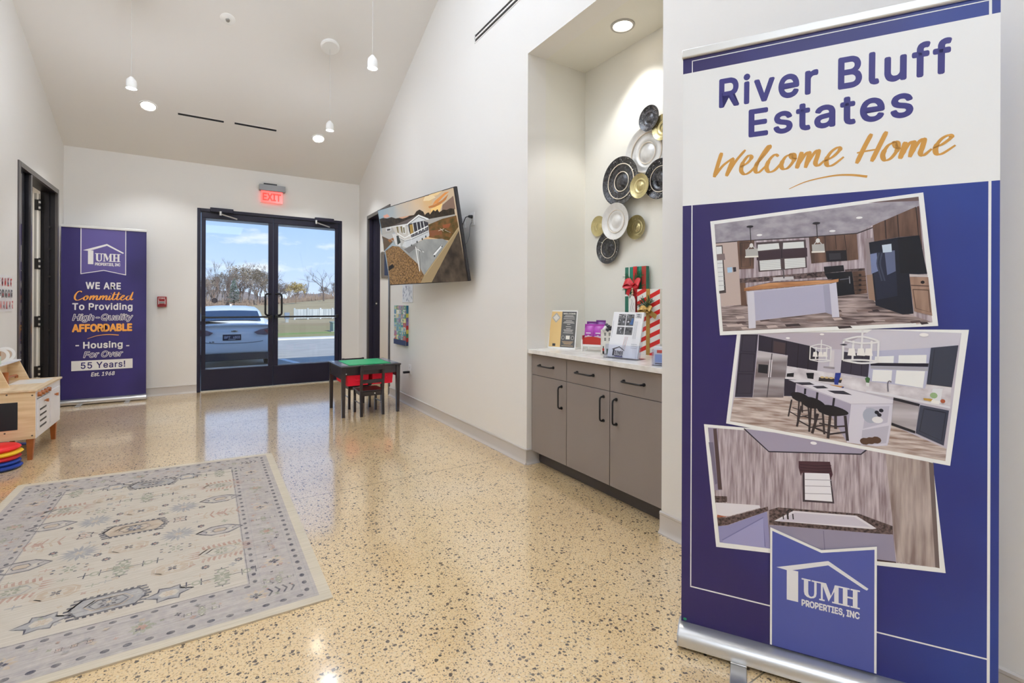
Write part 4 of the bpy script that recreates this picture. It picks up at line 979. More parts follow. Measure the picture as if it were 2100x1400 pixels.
for i in range(3):
    y1, y0 = seams[i]-g, seams[i+1]+g
    mb = MB(); mb.box(CXF, y0, .6855, CXF+.02, y1, .836, M_CAB); d = mb.build('drawer', cab, bevel=.001)
    mb = MB(); bar_handle(mb, (CXF, hd[i][0], .762), (CXF, hd[i][1], .762), (-1, 0, 0)); mb.build('drawer_handle', d)
    mb = MB(); mb.box(CXF, y0, .104, CXF+.02, y1, .682, M_CAB); d = mb.build('door', cab, bevel=.001)
    mb = MB(); bar_handle(mb, (CXF, hv[i], .642), (CXF, hv[i], .492), (-1, 0, 0)); mb.build('door_handle', d)
M_QUARTZ = streak('quartz', (214, 210, 203), (236, 233, 228), (14, 14, 14), .18, 8, lo=.3, hi=.6)
mb = MB(); mb.box(2.056, NY0+.002, .845, NX-.002, NY1-.002, .876, M_QUARTZ)
tag(mb.build('countertop', bevel=.002), 'white quartz countertop on the taupe cabinet', 'countertop')
CT = .876

# ------------------------------------------------------------------ plates on the niche wall
M_PB = streak('plate_black', (28, 27, 30), (74, 72, 76), (60, 60, 60), .22, 6, lo=.42, hi=.74, spec=.7)
M_PS = mat('plate_silver', (222, 220, 216), .3, metal=.25, var=.06, vscale=40)
M_PG = mat('plate_gold', (196, 182, 132), .24, metal=.75, var=.12, vscale=18)
M_RING = mat('plate_ring', (226, 214, 196), .35)
M_SPECK = mat('plate_speck', (220, 218, 210), .3)
def plate(cy, cz, r, m, rings, depth, label, flute=0, seed=0, group='decorative plates on the niche wall'):
    root = empty('wall_plate', (NX, cy, cz), label, 'plate', group)
    d0 = NX-depth; RF = .17
    mb = MB(); prof = []
    for f, h in ((0, .62), (.14, .58), (.28, .34), (.36, .10), (.42, .12), (.48, .40), (.56, .46), (.62, .34), (.66, .40), (.92, .82), (.97, .98), (1.0, 1.0), (1.0, .90), (.9, .55), (.5, .02), (0.001, 0)):
        prof.append((max(f*r, .00001), -h*RF*r-.0))
    n = 88; vs = []; fs = []
    for i, (rr, z) in enumerate(prof):
        for k in range(n):
            a = 2*PI*k/n; q = rr*(1+(flute*(math.cos(a*22) if k % 2 else -1)*(rr/r)**3 if flute else 0))
            vs.append((d0+z+(.010*r*(1 if k % 2 else -1) if .6*r < rr < .98*r and 8 <= i < 11 else 0), cy+q*math.cos(a), cz+q*math.sin(a)))
    for i in range(len(prof)-1):
        for k in range(n): fs.append((i*n+k, i*n+(k+1) % n, (i+1)*n+(k+1) % n, (i+1)*n+k))
    mb.add(vs, fs, m)
    if m is M_PB or m is M_PG:
        rg = random.Random(seed); sp = M_SPECK if m is M_PB else mat('gold_speck', (236, 228, 196), .2, metal=.6)  # paler flecks scattered at random over the rim
        for _ in range(46):
            a = rg.uniform(0, 2*PI); f = rg.uniform(.66, .96); s_ = r*rg.uniform(.008, .02); q = r*f
            x = d0-(.52+(f-.64)*1.0)*RF*r-.012*r-.0006
            c = (cy+q*math.cos(a), cz+q*math.sin(a)); mb.add([(x, c[0]-s_, c[1]-s_), (x, c[0]+s_, c[1]-s_*.6), (x, c[0]+s_*.7, c[1]+s_), (x, c[0]-s_*.6, c[1]+s_)], [(0, 1, 2, 3)], sp)
    mb.build('dish', root, smooth=60)
    for f, h in rings:
        mb = MB(); pts = [(d0-h*RF*r-.012*r, cy+f*r*math.cos(2*PI*k/40), cz+f*r*math.sin(2*PI*k/40)) for k in range(41)]
        mb.tube(pts, max(.0022, .020*r), M_RING, 6, cap=False); mb.build('rim_ring', root)
    if depth > .004:
        mb = MB(); mb.cyl((NX, cy, cz), (d0-.0, cy, cz), .012, M_BLACK); mb.build('standoff', root)
R3 = [(.38, .2), (.63, .45)]
def PL(x, y, dx=0.0): p = onX(x, y, NX-dx); return p.y, p.z
B = 'wall plate'
for (x, y, r, m, rg_, dep, lb, fl) in [
    (1276.5, 372.5, .178, M_PB, [(.40, .30), (.72, .60)], .040, 'large black speckled wall plate with two pale rings, above the small gold plate', 0),
    (1329, 314, .186, M_PS, [(.40, .30), (.74, .62)], .004, 'large silvery white wall plate, biggest of the pale ones', 0),
    (1265, 454, .136, M_PS, [(.62, .45)], .060, 'medium silvery white wall plate below the large black one', 0),
    (1249.5, 508.5, .122, M_PB, [(.64, .48)], .012, 'black speckled wall plate with one ring, lowest of the cluster', 0),
    (1333, 243, .088, M_PB, [], .05, 'small black wall plate without ring, near the top of the cluster', 0),
    (1313.5, 381.5, .087, M_PG, [], .075, 'small gold wall plate overlapping the big black plate', .02),
    (1306.5, 466, .088, M_PG, [], .012, 'small fluted gold wall plate right of the lower white plate', .02),
    (1229, 464, .082, M_PG, [], .006, 'small gold wall plate peeking out left of the lower white plate', .02),
    (1356.5, 367, .135, M_PB, [(.64, .48)], .045, 'black speckled wall plate half hidden by the pier', 0),
    (1361, 261, .088, M_PG, [], .04, 'small gold wall plate half hidden by the pier near the top', .02)]:
    cy, cz = PL(x, y, dep); plate(cy, cz, r, m, rg_, dep, lb, fl, int(x))

# ------------------------------------------------------------------ things on the counter (front of each faces -y before turning)
def stand(px, py, rz, dz=0):
    p = onZ(px, py, CT); return (p.x, p.y, CT+dz)
# slanted welcome sign in a clear holder
s0 = onZ(1123, 713, CT); s1 = onZ(1179.5, 716.5, CT)
w_ = (s1-s0).length; rz = math.atan2(s1.y-s0.y, s1.x-s0.x)
t = empty('counter_sign', s0, 'gold and grey welcome sign in a slanted clear holder', 'sign', local=True, rz=rz)
lean = Matrix.Rotation(R(-9), 3, 'X'); sh_ = onPl_h = .292
fr = (Vector((0, 0, .004)), Vector((1, 0, 0)), lean @ Vector((0, 0, 1)), lean @ Vector((0, -1, 0)))
def slab(mb, w, h, t_, m, o=(0, 0, .004)):
    a, b, n = fr[1], fr[2], fr[3]; o = Vector(o)
    mb.hexa([o, o+a*w, o+a*w-n*t_, o-n*t_, o+b*h, o+a*w+b*h, o+a*w+b*h-n*t_, o-n*t_+b*h], m)
mb = MB(); slab(mb, w_, .292, .004, M_WHITE); mb.box(0, 0, 0, w_, .10, .004, M_WHITE); mb.build('holder', t)
mb = MB(); pr = Print(mb, .0002, fr); GG = ink(222, 188, 128, .3); GD = ink(92, 92, 92, .3)
pr.rect(.008, .008, w_-.008, .284, GG); pr.rect(w_*.45, .008, w_-.008, .284, GD)
pr.poly([(w_*.24, .275), (w_*.40, .235), (w_*.24, .195), (w_*.08, .235)], ink(170, 168, 164)); pr.poly([(w_*.24, .262), (w_*.35, .235), (w_*.24, .208), (w_*.13, .235)], ink(216, 212, 204))
LT = ink(232, 228, 218, .3); cx = w_*.71
pr.text('WELCOME', (w_*.49, .262), (w_*.93, .262), .011, LT, bold=.02)
for z, hw in ((.250, .30), (.240, .38), (.226, .40), (.212, .22), (.203, .34), (.194, .40), (.182, .12), (.165, .2), (.150, .16), (.140, .34), (.131, .30), (.118, .36), (.050, .40), (.041, .34), (.032, .26), (.018, .42)):
    pr.rect(cx-hw*w_/2, z, cx+hw*w_/2, z+.0032, LT if z > .06 else ink(220, 186, 140, .3))
for dx in (-.17, .17): pr.loop([(cx+dx*w_+.012*math.cos(a*.7), .082+.014*math.sin(a*.7)) for a in range(9)], .002, LT)
pr.rect(cx-.07*w_, .07, cx+.07*w_, .098, LT)
pr.rect(w_*.17, .014, w_*.28, .034, ink(60, 60, 64)); mb.build('printed_sheet', t, smooth=0, recalc=False)

# red snack tray on white feet, packets standing in it
cx_, cy_ = 2.375, 2.60; rz = R(-62)
t = empty('snack_tray', (cx_, cy_, CT), 'red and white snack tray on the counter', 'tray', local=True, rz=rz)
MR = mat('tray_red', (178, 44, 34), .4)
mb = MB(); mb.box(-.07, -.045, .052, .07, -.040, .098, MR); mb.prism([(-.07, .098), (.07, .098), (.035, .106), (0, .109), (-.035, .106)], (0, -.045, 0), (1, 0, 0), (0, 0, 1), (0, .005, 0), MR)
mb.box(-.07, .045, .052, .07, .05, .13, MR); mb.box(-.075, -.045, .052, -.07, .05, .115, MR); mb.box(.07, -.045, .052, .075, .05, .115, MR); mb.box(-.07, -.04, .052, .07, .045, .057, MR); mb.build('bin', t)
mb = MB(); mb.box(-.075, -.046, .036, .075, .05, .052, M_WHITE); mb.build('tray_base', t, bevel=.002)
for x in (-.08, .072):
    for y in (-.052, .04):
        mb = MB(); mb.prism([(-.001, 0), (.011, 0), (.014, .085), (-.003, .085)], (x, y, 0), (0, 1, 0), (0, 0, 1), (.009, 0, 0), M_WHITE); mb.build('leg', t, bevel=.001)
M_PK = mat('packet_purple', (170, 54, 166), .28, spec=.7); M_PK2 = mat('packet_violet', (112, 24, 130), .3, spec=.7); M_PKW = ink(236, 222, 236)
m4 = Matrix.Translation((cx_, cy_, CT)) @ Matrix.Rotation(rz, 4, 'Z')
def packet(x, y, z, tilt, m, lb, h=.125, w=.075):
    t = empty('snack_packet', m4 @ Vector((x, y, z)), lb, 'snack packet', 'snack packets in the red tray', local=True, rz=rz+tilt)
    mb = MB(); n = 6; vs = []; fs = []
    for s_ in (-1, 1):
        for i in range(n+1):
            for j in range(n+1):
                u, v = i/n, j/n; b = (math.sin(PI*u)*math.sin(PI*v))**.6*.013
                vs.append(((u-.5)*w, s_*b+(v*.02), v*h))
    N = (n+1)*(n+1)
    for q in (0, N):
        for i in range(n):
            for j in range(n): fs.append((q+i*(n+1)+j, q+(i+1)*(n+1)+j, q+(i+1)*(n+1)+j+1, q+i*(n+1)+j+1))
    mb.add(vs, fs, m); mb.build('pouch', t, smooth=80)
    mb = MB(); mb.box(-w/2, .0185, h-.001, w/2, .0215, h+.012, m); mb.build('crimped_seal', t)
    mb = MB(); pr = Print(mb, .0135)
    for k in (0, 1, 2): pr.disc(((k-1)*.018, h*.30+.006*(k == 1)), .013, M_PKW, .016)
    pr.text('snack', (-.02, h*.55), (.02, h*.55), .009, M_PKW, bold=.02) if False else pr.rect(-.018, h*.55, .018, h*.62, M_PKW)
    mb.build('printed_front', t, recalc=False)
packet(-.034, -.016, .060, 0, M_PK, 'purple snack packet at the front left of the red tray')
packet(.036, -.014, .060, .05, M_PK, 'purple snack packet at the front right of the red tray')
packet(-.032, .020, .078, .03, M_PK2, 'darker violet snack packet standing behind on the left of the tray')
packet(.034, .024, .088, -.1, M_PK2, 'darker violet snack packet standing highest at the back right of the tray')

# house-shaped cup with wrapped sweets
p = onZ(1240, 728, CT); t = empty('house_cup', (2.312, 2.395, CT), 'white house shaped cup holding wrapped sweets', 'cup', local=True, rz=R(-52))
MC = mat('ceramic_white', (232, 228, 218), .35)
mb = MB(); hw = .042
for (a, b, c, d) in ((-hw, -hw, hw, -hw+.004), (-hw, hw-.004, hw, hw), (-hw, -hw, -hw+.004, hw), (hw-.004, -hw, hw, hw)): mb.box(a, b, 0, c, d, .165, MC)
mb.box(-hw, -hw, 0, hw, hw, .01, MC); mb.build('cup_body', t, bevel=.001)
mb = MB(); pr = Print(mb, hw+.0002); wd = ink(92, 92, 86)
for x in (-.012, .018):
    for z in (.095, .130):
        pr.rect(x-.006, z, x+.006, z+.020, wd); pr.rect(x-.0008, z, x+.0008, z+.020, ink(226, 222, 214)); pr.rect(x-.006, z+.0095, x+.006, z+.011, ink(226, 222, 214))
mb.build('painted_windows', t, recalc=False); mb = MB(); pr = Print(mb, hw+.0002); pr.rect(-.004, .006, .014, .042, ink(40, 66, 48)); pr.disc((.005, .026), .006, ink(30, 92, 52)); mb.build('painted_door', t, recalc=False); mb = MB(); pr = Print(mb, hw+.0002); pr.disc((-.024, .036), .007, ink(178, 52, 48), .012); pr.rect(-.030, .006, -.018, .026, ink(52, 40, 40)); pr.disc((-.024, .052), .004, ink(40, 36, 36), .008)
mb.build('painted_figure', t, recalc=False)
m5 = Matrix.Translation((2.312, 2.395, CT)) @ Matrix.Rotation(R(-52), 4, 'Z'); rg = random.Random(4)
for i, (x, y, z) in enumerate([(-.02, -.02, .172), (.014, -.018, .176), (-.004, .016, .180), (.024, .016, .172), (-.026, .016, .170), (.004, -.004, .192)]):
    c = m5 @ Vector((x, y, z)); mb = MB(); mm = [mat('sweet_white', (222, 218, 214), .3), mat('sweet_dark', (60, 60, 72), .35)][i % 2]
    mb.ball(c, .013, mm, 10, (1.2, 1, .8)); a = rg.uniform(0, 3); d = Vector((math.cos(a), math.sin(a), .3))
    for s_ in (-1, 1): mb.cyl(c+d*s_*.012, c+d*s_*.03, .004, mm, .011, 8)
    tag(mb.build('wrapped_sweet', smooth=60), ['white wrapped sweet in the house cup', 'dark wrapped sweet in the house cup'][i % 2], 'sweet', 'sweets in the house cup')

# brochure holder with newsletter
b0 = onZ(1243, 732, CT); b1 = onZ(1308, 739, CT); w_ = (b1-b0).length; rz = math.atan2(b1.y-b0.y, b1.x-b0.x)
t = empty('brochure_holder', b0, 'clear acrylic brochure holder with printed newsletters, in front of the gifts', 'brochure holder', local=True, rz=rz)
lean = Matrix.Rotation(R(-14), 3, 'X'); fr = (Vector((0, 0, .004)), Vector((1, 0, 0)), lean @ Vector((0, 0, 1)), lean @ Vector((0, -1, 0)))
mb = MB(); slab(mb, w_, .25, .003, M_ACRYL, Vector((0, .022, .003))); mb.box(0, -.03, 0, w_, .09, .003, M_ACRYL)
slab(mb, w_, .085, .003, M_ACRYL, Vector((0, -.026, .003)))
for x in (0, w_-.003): mb.hexa([(x, -.028, .003), (x+.003, -.028, .003), (x+.003, .024, .003), (x, .024, .003), (x, -.006, .088), (x+.003, -.006, .088), (x+.003, .045, .088), (x, .045, .088)], M_ACRYL)
mb.build('holder', t)
m6 = Matrix.Translation(b0) @ Matrix.Rotation(rz, 4, 'Z')
nl = empty('newsletter', b0, 'white newsletter with black and white photos in the front brochure holder', 'brochure', local=True, rz=rz)
fr = (Vector((.005, .004, .006)), fr[1], fr[2], fr[3]); bw = w_-.012; bh = .295
mb = MB(); slab(mb, bw, bh, .012, ink(238, 238, 240, .35), fr[0]); mb.build('paper', nl, bevel=.001)
mb = MB(); pr = Print(mb, .0003, fr); Z = lambda f: f*bh
for j, z in enumerate((.50, .70, .875)):
    for i in (0, 1):
        x0 = bw*(.20+.27*i); h_ = .17 if j < 2 else .075
        pr.rect(x0, Z(z), x0+bw*.245, Z(z+h_), ink(96, 96, 98)); rg = random.Random(j*2+i)
        for _ in range(7):
            a = x0+bw*rg.uniform(0, .19); c = Z(z+h_*rg.uniform(0, .75)); v = rg.choice([40, 150, 200, 60]); pr.rect(a, c, a+bw*rg.uniform(.03, .055), c+Z(h_*rg.uniform(.15, .25)), ink(v, v, v+4))
pr.poly([(bw*.60, Z(.73)), (bw*.705, Z(.72)), (bw*.705, Z(.86)), (bw*.66, Z(.87))], ink(70, 104, 156))
for x in (.05, .765, .80, .84): pr.rect(bw*x, Z(.42), bw*x+.0014, Z(.80), ink(120, 124, 134))
pr.rect(bw*.77, Z(.88), bw*.93, Z(.97), ink(120, 120, 124)); pr.rect(bw*.78, Z(.885), bw*.92, Z(.965), ink(232, 232, 232)); pr.rect(bw*.80, Z(.93), bw*.90, Z(.955), ink(90, 90, 94)); pr.rect(bw*.80, Z(.895), bw*.90, Z(.915), ink(90, 90, 94))
for x, c in ((.52, (176, 90, 84)), (.56, (120, 120, 124)), (.60, (176, 90, 84))): pr.line([(bw*x, Z(.46)), (bw*(x-.06), Z(.16))], .0016, ink(*c))
for z in (.30, .26, .22): pr.rect(bw*.74, Z(z), bw*.93, Z(z)+.003, ink(180, 182, 190))
bl = ink(40, 40, 48); pr.tf = lambda p: p
logo(pr, bw*.12, bw*.56, Z(.24), Z(.02), bl); pr.rect(bw*.27, Z(.012), bw*.53, Z(.028), ink(60, 60, 140))
mb.build('printed_front', nl, smooth=0, recalc=False)

# second holder by the pier and a lighthouse-shaped leaflet inside it
t = empty('brochure_holder', (2.165, 1.80, CT), 'clear acrylic leaflet holder at the right end of the counter', 'brochure holder', local=True, rz=R(-62))
mb = MB(); mb.box(-.055, -.045, 0, .055, .045, .003, M_ACRYL); mb.box(-.055, .042, 0, .055, .045, .115, M_ACRYL); mb.box(-.055, -.045, 0, .055, -.042, .09, M_ACRYL); mb.box(-.055, -.045, .003, -.052, .045, .09, M_ACRYL); mb.box(.052, -.045, .003, .055, .045, .09, M_ACRYL); mb.build('holder', t)
t = empty('leaflet_stack', (2.165, 1.80, CT+.003), 'stack of pale blue leaflets in the right acrylic holder', 'leaflets', local=True, rz=R(-62))
mb = MB(); mb.box(-.047, -.03, 0, .047, .03, .10, mat('leaflet_paper', (226, 230, 240), .4)); mb.build('paper', t)
mb = MB(); pr = Print(mb, .0303); pr.rect(-.04, .015, .04, .06, ink(150, 172, 222)); pr.rect(-.03, .068, .01, .085, ink(214, 74, 62)); pr.rect(-.04, .005, .0, .012, ink(90, 90, 110)); mb.build('printed_front', t, recalc=False)
t = empty('lighthouse_figurine', (2.255, 1.815, CT), 'navy and white striped lighthouse figurine at the right end of the counter', 'figurine')
mb = MB(); z = CT
for i in range(9):
    r0 = .042-.0034*i; r1 = r0-.0034; mb.cyl((2.255, 1.815, z), (2.255, 1.815, z+.022), r0, mat('light_navy', (44, 48, 92), .4) if i % 2 else MC, r1, 24); z += .022
mb.build('tower', t); mb = MB(); mb.cyl((2.255, 1.815, z), (2.255, 1.815, z+.006), .02, mat('light_navy', (44, 48, 92), .4)); mb.cyl((2.255, 1.815, z+.006), (2.255, 1.815, z+.026), .010, MC); mb.cyl((2.255, 1.815, z+.026), (2.255, 1.815, z+.044), .014, MC, .001); mb.build('lantern', t)

# two tall wooden gift decorations
def gift(name, c, w, h, d, rz, body, label):
    t = empty(name, c, label, 'gift decoration', local=True, rz=rz)
    mb = MB(); mb.box(-w/2, 0, 0, w/2, d, h, body); mb.build('box', t, bevel=.001)
    return t
def bow(t, c, m, s, tails):
    mb = MB()
    for sx in (-1, 1):
        for k in (0, 1):
            pts = spline([(0, 0), (.5, .35+.1*k), (1.0, .30-.1*k), (1.05, -.05), (.55, -.18), (0, 0)], 4)
            P3 = [Vector((c[0]+sx*p[0]*s, c[1]-.004-.022*math.sin(PI*i/(len(pts)-1))-.005*k, c[2]+p[1]*s*(.8 if k else 1))) for i, p in enumerate(pts)]
            for a, b in zip(P3, P3[1:]):
                hh = Vector((0, 0.012, .016*s/.05)); mb.add([a-hh, b-hh, b+hh, a+hh], [(0, 1, 2, 3)], m)
    for dx, dz in tails:
        a = Vector((c[0], c[1]-.012, c[2])); b = a+Vector((dx*.5, -.01, dz*.45)); e = a+Vector((dx, -.004, dz)); n_ = Vector((-dz, 0, dx)).normalized()*.017
        mb.add([a-n_*.6, b-n_, b+n_, a+n_*.6, e-n_, e+n_], [(0, 1, 2, 3), (1, 4, 5, 2)], m)
    mb.ball((c[0], c[1]-.018, c[2]), .014, m, 10, (1, .8, 1)); mb.build('bow', t, smooth=60, recalc=False)
def sprig(t, c, L, n, angs, m, seed):
    mb = MB(); rg = random.Random(seed)
    for a0 in angs:
        a = R(a0); d = Vector((math.cos(a), 0, math.sin(a))); o = Vector(c); mb.tube([o, o+d*L], [.002, .001], m, 5)
        for i in range(n):
            f = rg.uniform(.12, 1); q = o+d*L*f; th = a+rg.choice([-1, 1])*rg.uniform(.3, .8); e = q+Vector((math.cos(th), rg.uniform(-.5, -.05), math.sin(th)))*L*.42
            mb.tube([q, e], [.0022, .0006], m, 4)
    mb.build('greenery', t, smooth=0)
M_GR = mat('gift_green', (34, 104, 84), .5); M_RB = mat('ribbon_red', (190, 22, 34), .45, var=.15, vscale=30); M_GOLDR = mat('ribbon_gold', (178, 140, 72), .4, metal=.3, var=.15, vscale=60)
M_NEED = mat('needles', (44, 96, 58), .7, var=.3, vscale=30); M_NEED2 = mat('needles_dark', (58, 82, 52), .7, var=.3, vscale=30)
g1 = Vector((2.572, 2.39, CT)); W1, H1 = .195, .61
t = gift('gift_decoration', g1, W1, H1, .03, R(-89), M_GR, 'tall green plaid gift box decoration with red bow')
mb = MB(); pr = Print(mb, .0002); LG = ink(30, 128, 104); DG = ink(24, 62, 56); WH = ink(236, 234, 226); RD = ink(178, 66, 58)
pr.rect(-.05, 0, -.02, H1, LG); pr.rect(.03, 0, .055, H1, LG); pr.rect(.022, 0, .030, H1, DG); pr.rect(.058, 0, W1/2, H1, RD)
for z in (.10, .235, .40): pr.rect(-W1/2, z, W1/2, z+.013, RD if z < .3 else WH)
for z in (.155, .29): pr.rect(-W1/2, z, W1/2, z+.004, DG)
pr.rect(-.062, 0, -.053, H1, WH); mb.build('plaid_paper', t, smooth=0, recalc=False)
mb = MB(); mb.box(-.018, -.003, 0, .016, 0, H1+.002, M_RB); mb.build('ribbon', t)
sprig(t, (0, -.012, .50), .085, 26, (35, 150, -20, 200, 60, 215), M_NEED, 3)
bow(t, (-.004, -.008, .485), M_RB, .066, [(-.05, -.075), (.055, -.055), (.06, -.02)])
mb = MB()
for i, x in enumerate((0, 1, 2)): mb.ball((-.006, -.022, .452-.0165*i), .008, mat('bead', (206, 184, 150), .5), 10)
mb.build('bead', t)
mb = MB(); mb.prism([(-.032, .27), (.022, .27), (.022, .375), (.010, .40), (-.018, .40), (-.032, .375)], (0, -.026, 0), (1, 0, 0), (0, 0, 1), (0, .004, 0), mat('tag_white', (228, 226, 220), .5))
pr = Print(mb, .0263); script(pr, [[(-.014, .29), (-.016, .325), (-.006, .36), (-.012, .38)], [(.006, .30), (.0, .325), (.010, .355)]], .003, ink(110, 104, 104)); mb.build('gift_tag', t, recalc=False)
W2, H2 = .192, .446
g2 = Vector((2.515, 2.22, CT))
t = gift('gift_decoration', g2, W2, H2, .03, R(-88), mat('gift_white', (236, 232, 224), .5), 'red and white striped gift box decoration with gold bow')
mb = MB(); pr = Print(mb, .0002); RS = ink(206, 36, 34)
for k in range(-3, 11):
    z0 = k*.066; a = [(-W2/2, z0), (W2/2, z0+.085), (W2/2, z0+.115), (-W2/2, z0+.03)]
    q = []
    def clip(poly, f):
        out = []
        for i in range(len(poly)):
            p, n_ = poly[i], poly[(i+1) % len(poly)]; fp, fn_ = f(p), f(n_)
            if fp >= 0: out.append(p)
            if fp*fn_ < 0: tt = fp/(fp-fn_); out.append((p[0]+(n_[0]-p[0])*tt, p[1]+(n_[1]-p[1])*tt))
        return out
    a = clip(a, lambda p: p[1]); a = clip(a, lambda p: H2-p[1]) if a else a
    if len(a) > 2: pr.poly(a, RS)
mb.build('striped_paper', t, smooth=0, recalc=False)
mb = MB(); mb.box(-.016, -.003, 0, .014, 0, H2+.002, M_GOLDR); mb.build('ribbon', t)
sprig(t, (-.004, -.012, .325), .062, 22, (70, 120, 150, 175, 40), M_NEED2, 9)
bow(t, (.0, -.008, .305), M_GOLDR, .045, [(-.07, -.02), (.085, -.045)])

# ------------------------------------------------------------------ lamps and ceiling fittings
M_GLOW = mat('lamp_glow', (255, 250, 240), .4, emit=9)
CN = Vector((0, SL, 1)).normalized()                      # upward normal of the front ceiling slope
def ceil_frame():
    a = Vector((1, 0, 0)); n = -CN; b = n.cross(a); return a, b, n
def pendant(x, y, zb, label, watts):
    zt = ceil_z(y); t = empty('pendant_lamp', (x, y, zt), label, 'lamp', 'pendant lamps')
    c = Vector((x, y, zt)); mb = MB(); mb.lathe([(.0001, .034), (.085, .032), (.098, .022), (.098, 0), (.0001, 0)], M_WHITE, 36, c, tuple(-CN)); mb.build('canopy', t)
    mb = MB(); mb.cyl((x, y, zb+.10), (x, y, zt-.02), .0016, mat('pendant_wire', (196, 194, 190), .5), n=6); mb.build('wire', t)
    mb = MB(); mb.lathe([(.0001, .105), (.012, .105), (.036, .075), (.040, .05), (.040, .0), (.034, .0), (.034, .018), (.0001, .018)], M_WHITE, 28, (x, y, zb)); mb.build('shade', t)
    mb = MB(); mb.lathe([(.0001, .0), (.033, .004), (.033, .016), (.0001, .016)], M_GLOW, 24, (x, y, zb+.001)); mb.build('diffuser', t)
    lamp('pendant_light', 'POINT', (x, y, zb-.06), watts, color=(.84, .90, 1), shadow_soft_size=.035)
pendant(1.14, 5.53, 3.125, 'white pendant lamp with its round canopy in view, hung on a wire before the entrance', 8)
pendant(-.58, 5.5, 3.155, 'white pendant lamp on a wire near the left wall', 9)
pendant(1.14, 3.916, 3.145, 'white pendant lamp on a wire nearest the right wall gable', 3)
pendant(-.58, 3.90, 3.26, 'added white pendant lamp, out of view above the left edge of the rug', 9)  # unseen pendant added for more light on the left
def downlight(c, n, r, label, energy, group=None, rim=M_WHITE):
    c = Vector(c); n = Vector(n); t = empty('recessed_light', c, label, 'ceiling light', group)
    mb = MB(); mb.lathe([(r*.78, .003), (r*.80, .008), (r*.97, .008), (r, .002), (r, -.001), (r*.78, -.001)], rim, 36, c, tuple(n)); mb.build('trim_ring', t)
    mb = MB(); mb.lathe([(.0001, .003), (r*.79, .003), (r*.79, -.004), (.0001, -.004)], M_GLOW, 32, c, tuple(n)); mb.build('lens', t)
    lamp('recessed_spot', 'SPOT', c+n*.03, energy, Vector((0, 0, -1)).to_track_quat('-Z', 'Y').to_euler(), (.9, .95, 1) if n[2] > -.99 else (1, .99, .96), spot_size=R(98), spot_blend=.4, shadow_soft_size=r*.7)
for px, py, lb in ((304, 217, 'recessed ceiling light on the sloped ceiling at the left, above the far banner'), (653, 284, 'recessed ceiling light on the sloped ceiling at the right, near the television wall')):
    p = on_ceiling(px, py); downlight(p-CN*.001, -CN, .088, lb, 58, 'recessed lights in the sloped ceiling')
p = onZ(1277, 52, NZ); downlight((p.x, p.y, NZ-.0005), (0, 0, -1), .082, 'recessed light in the ceiling of the display niche', 30, rim=mat('trim_grey', (176, 172, 166), .4))
def slot_strip(name, p0, p1, up, n, wid, label, slots, group=None):
    """linear air slot: pale flange with dark openings"""
    p0, p1, up, n = Vector(p0), Vector(p1), Vector(up), Vector(n); t_ = (p1-p0)
    t = empty(name, (p0+p1)/2, label, 'air vent', group); mb = MB(); e = t_.normalized()*.012
    def bar(mb, a, b, th, m, q0=p0, q1=p1): mb.hexa([q0+up*a, q1+up*a, q1+up*a+n*th, q0+up*a+n*th, q0+up*b, q1+up*b, q1+up*b+n*th, q0+up*b+n*th], m)
    edges = [-wid/2-.008] + [x for s_ in slots for x in s_] + [wid/2+.008]
    for a, b in zip(edges[::2], edges[1::2]): bar(mb, a, b, .003, M_CEIL, p0-e, p1+e)
    for q0, q1 in ((p0-e, p0), (p1, p1+e)): bar(mb, -wid/2-.008, wid/2+.008, .003, M_CEIL, q0, q1)
    mb.build('flange', t)
    for a, b in slots:
        mb = MB(); bar(mb, a, b, .0012, M_BLACK); mb.build('slot', t)
a, b_, n_ = ceil_frame()
for (q0, q1, lb) in (((365, 234), (459, 248.5), 'left black slot air vent in the sloped ceiling above the entrance'), ((481, 253), (567, 267), 'right black slot air vent in the sloped ceiling above the entrance')):
    A0, A1 = on_ceiling(*q0), on_ceiling(*q1); m_ = (A0.y+A1.y)/2; A0 = Vector((A0.x, m_, ceil_z(m_))); A1 = Vector((A1.x, m_, ceil_z(m_)))
    slot_strip('slot_vent', A0-CN*.0005, A1-CN*.0005, Vector((0, 1, -SL)).normalized(), -CN, .034, lb, [(-.017, .017)], 'slot vents in the sloped ceiling')
z0 = 3.625
slot_strip('slot_vent', (XR-.0005, 3.835, z0), (XR-.0005, 2.2, z0), (0, 0, 1), (-1, 0, 0), .064, 'double black slot air vent high on the right wall', [(-.032, -.007), (.009, .032)])
p = on_ceiling(467, 39)
t = empty('smoke_detector', p, 'small round white sensor on the sloped ceiling', 'sensor')
mb = MB(); mb.lathe([(.0001, .014), (.045, .012), (.066, .004), (.068, 0), (.0001, 0)], M_WHITE, 32, p, tuple(-CN)); mb.build('cover', t)
mb = MB(); mb.lathe([(.0001, .028), (.016, .027), (.02, .012), (.0001, .012)], mat('sensor_grey', (150, 148, 144), .4, metal=.4), 20, p, tuple(-CN)); mb.build('sensor_head', t)

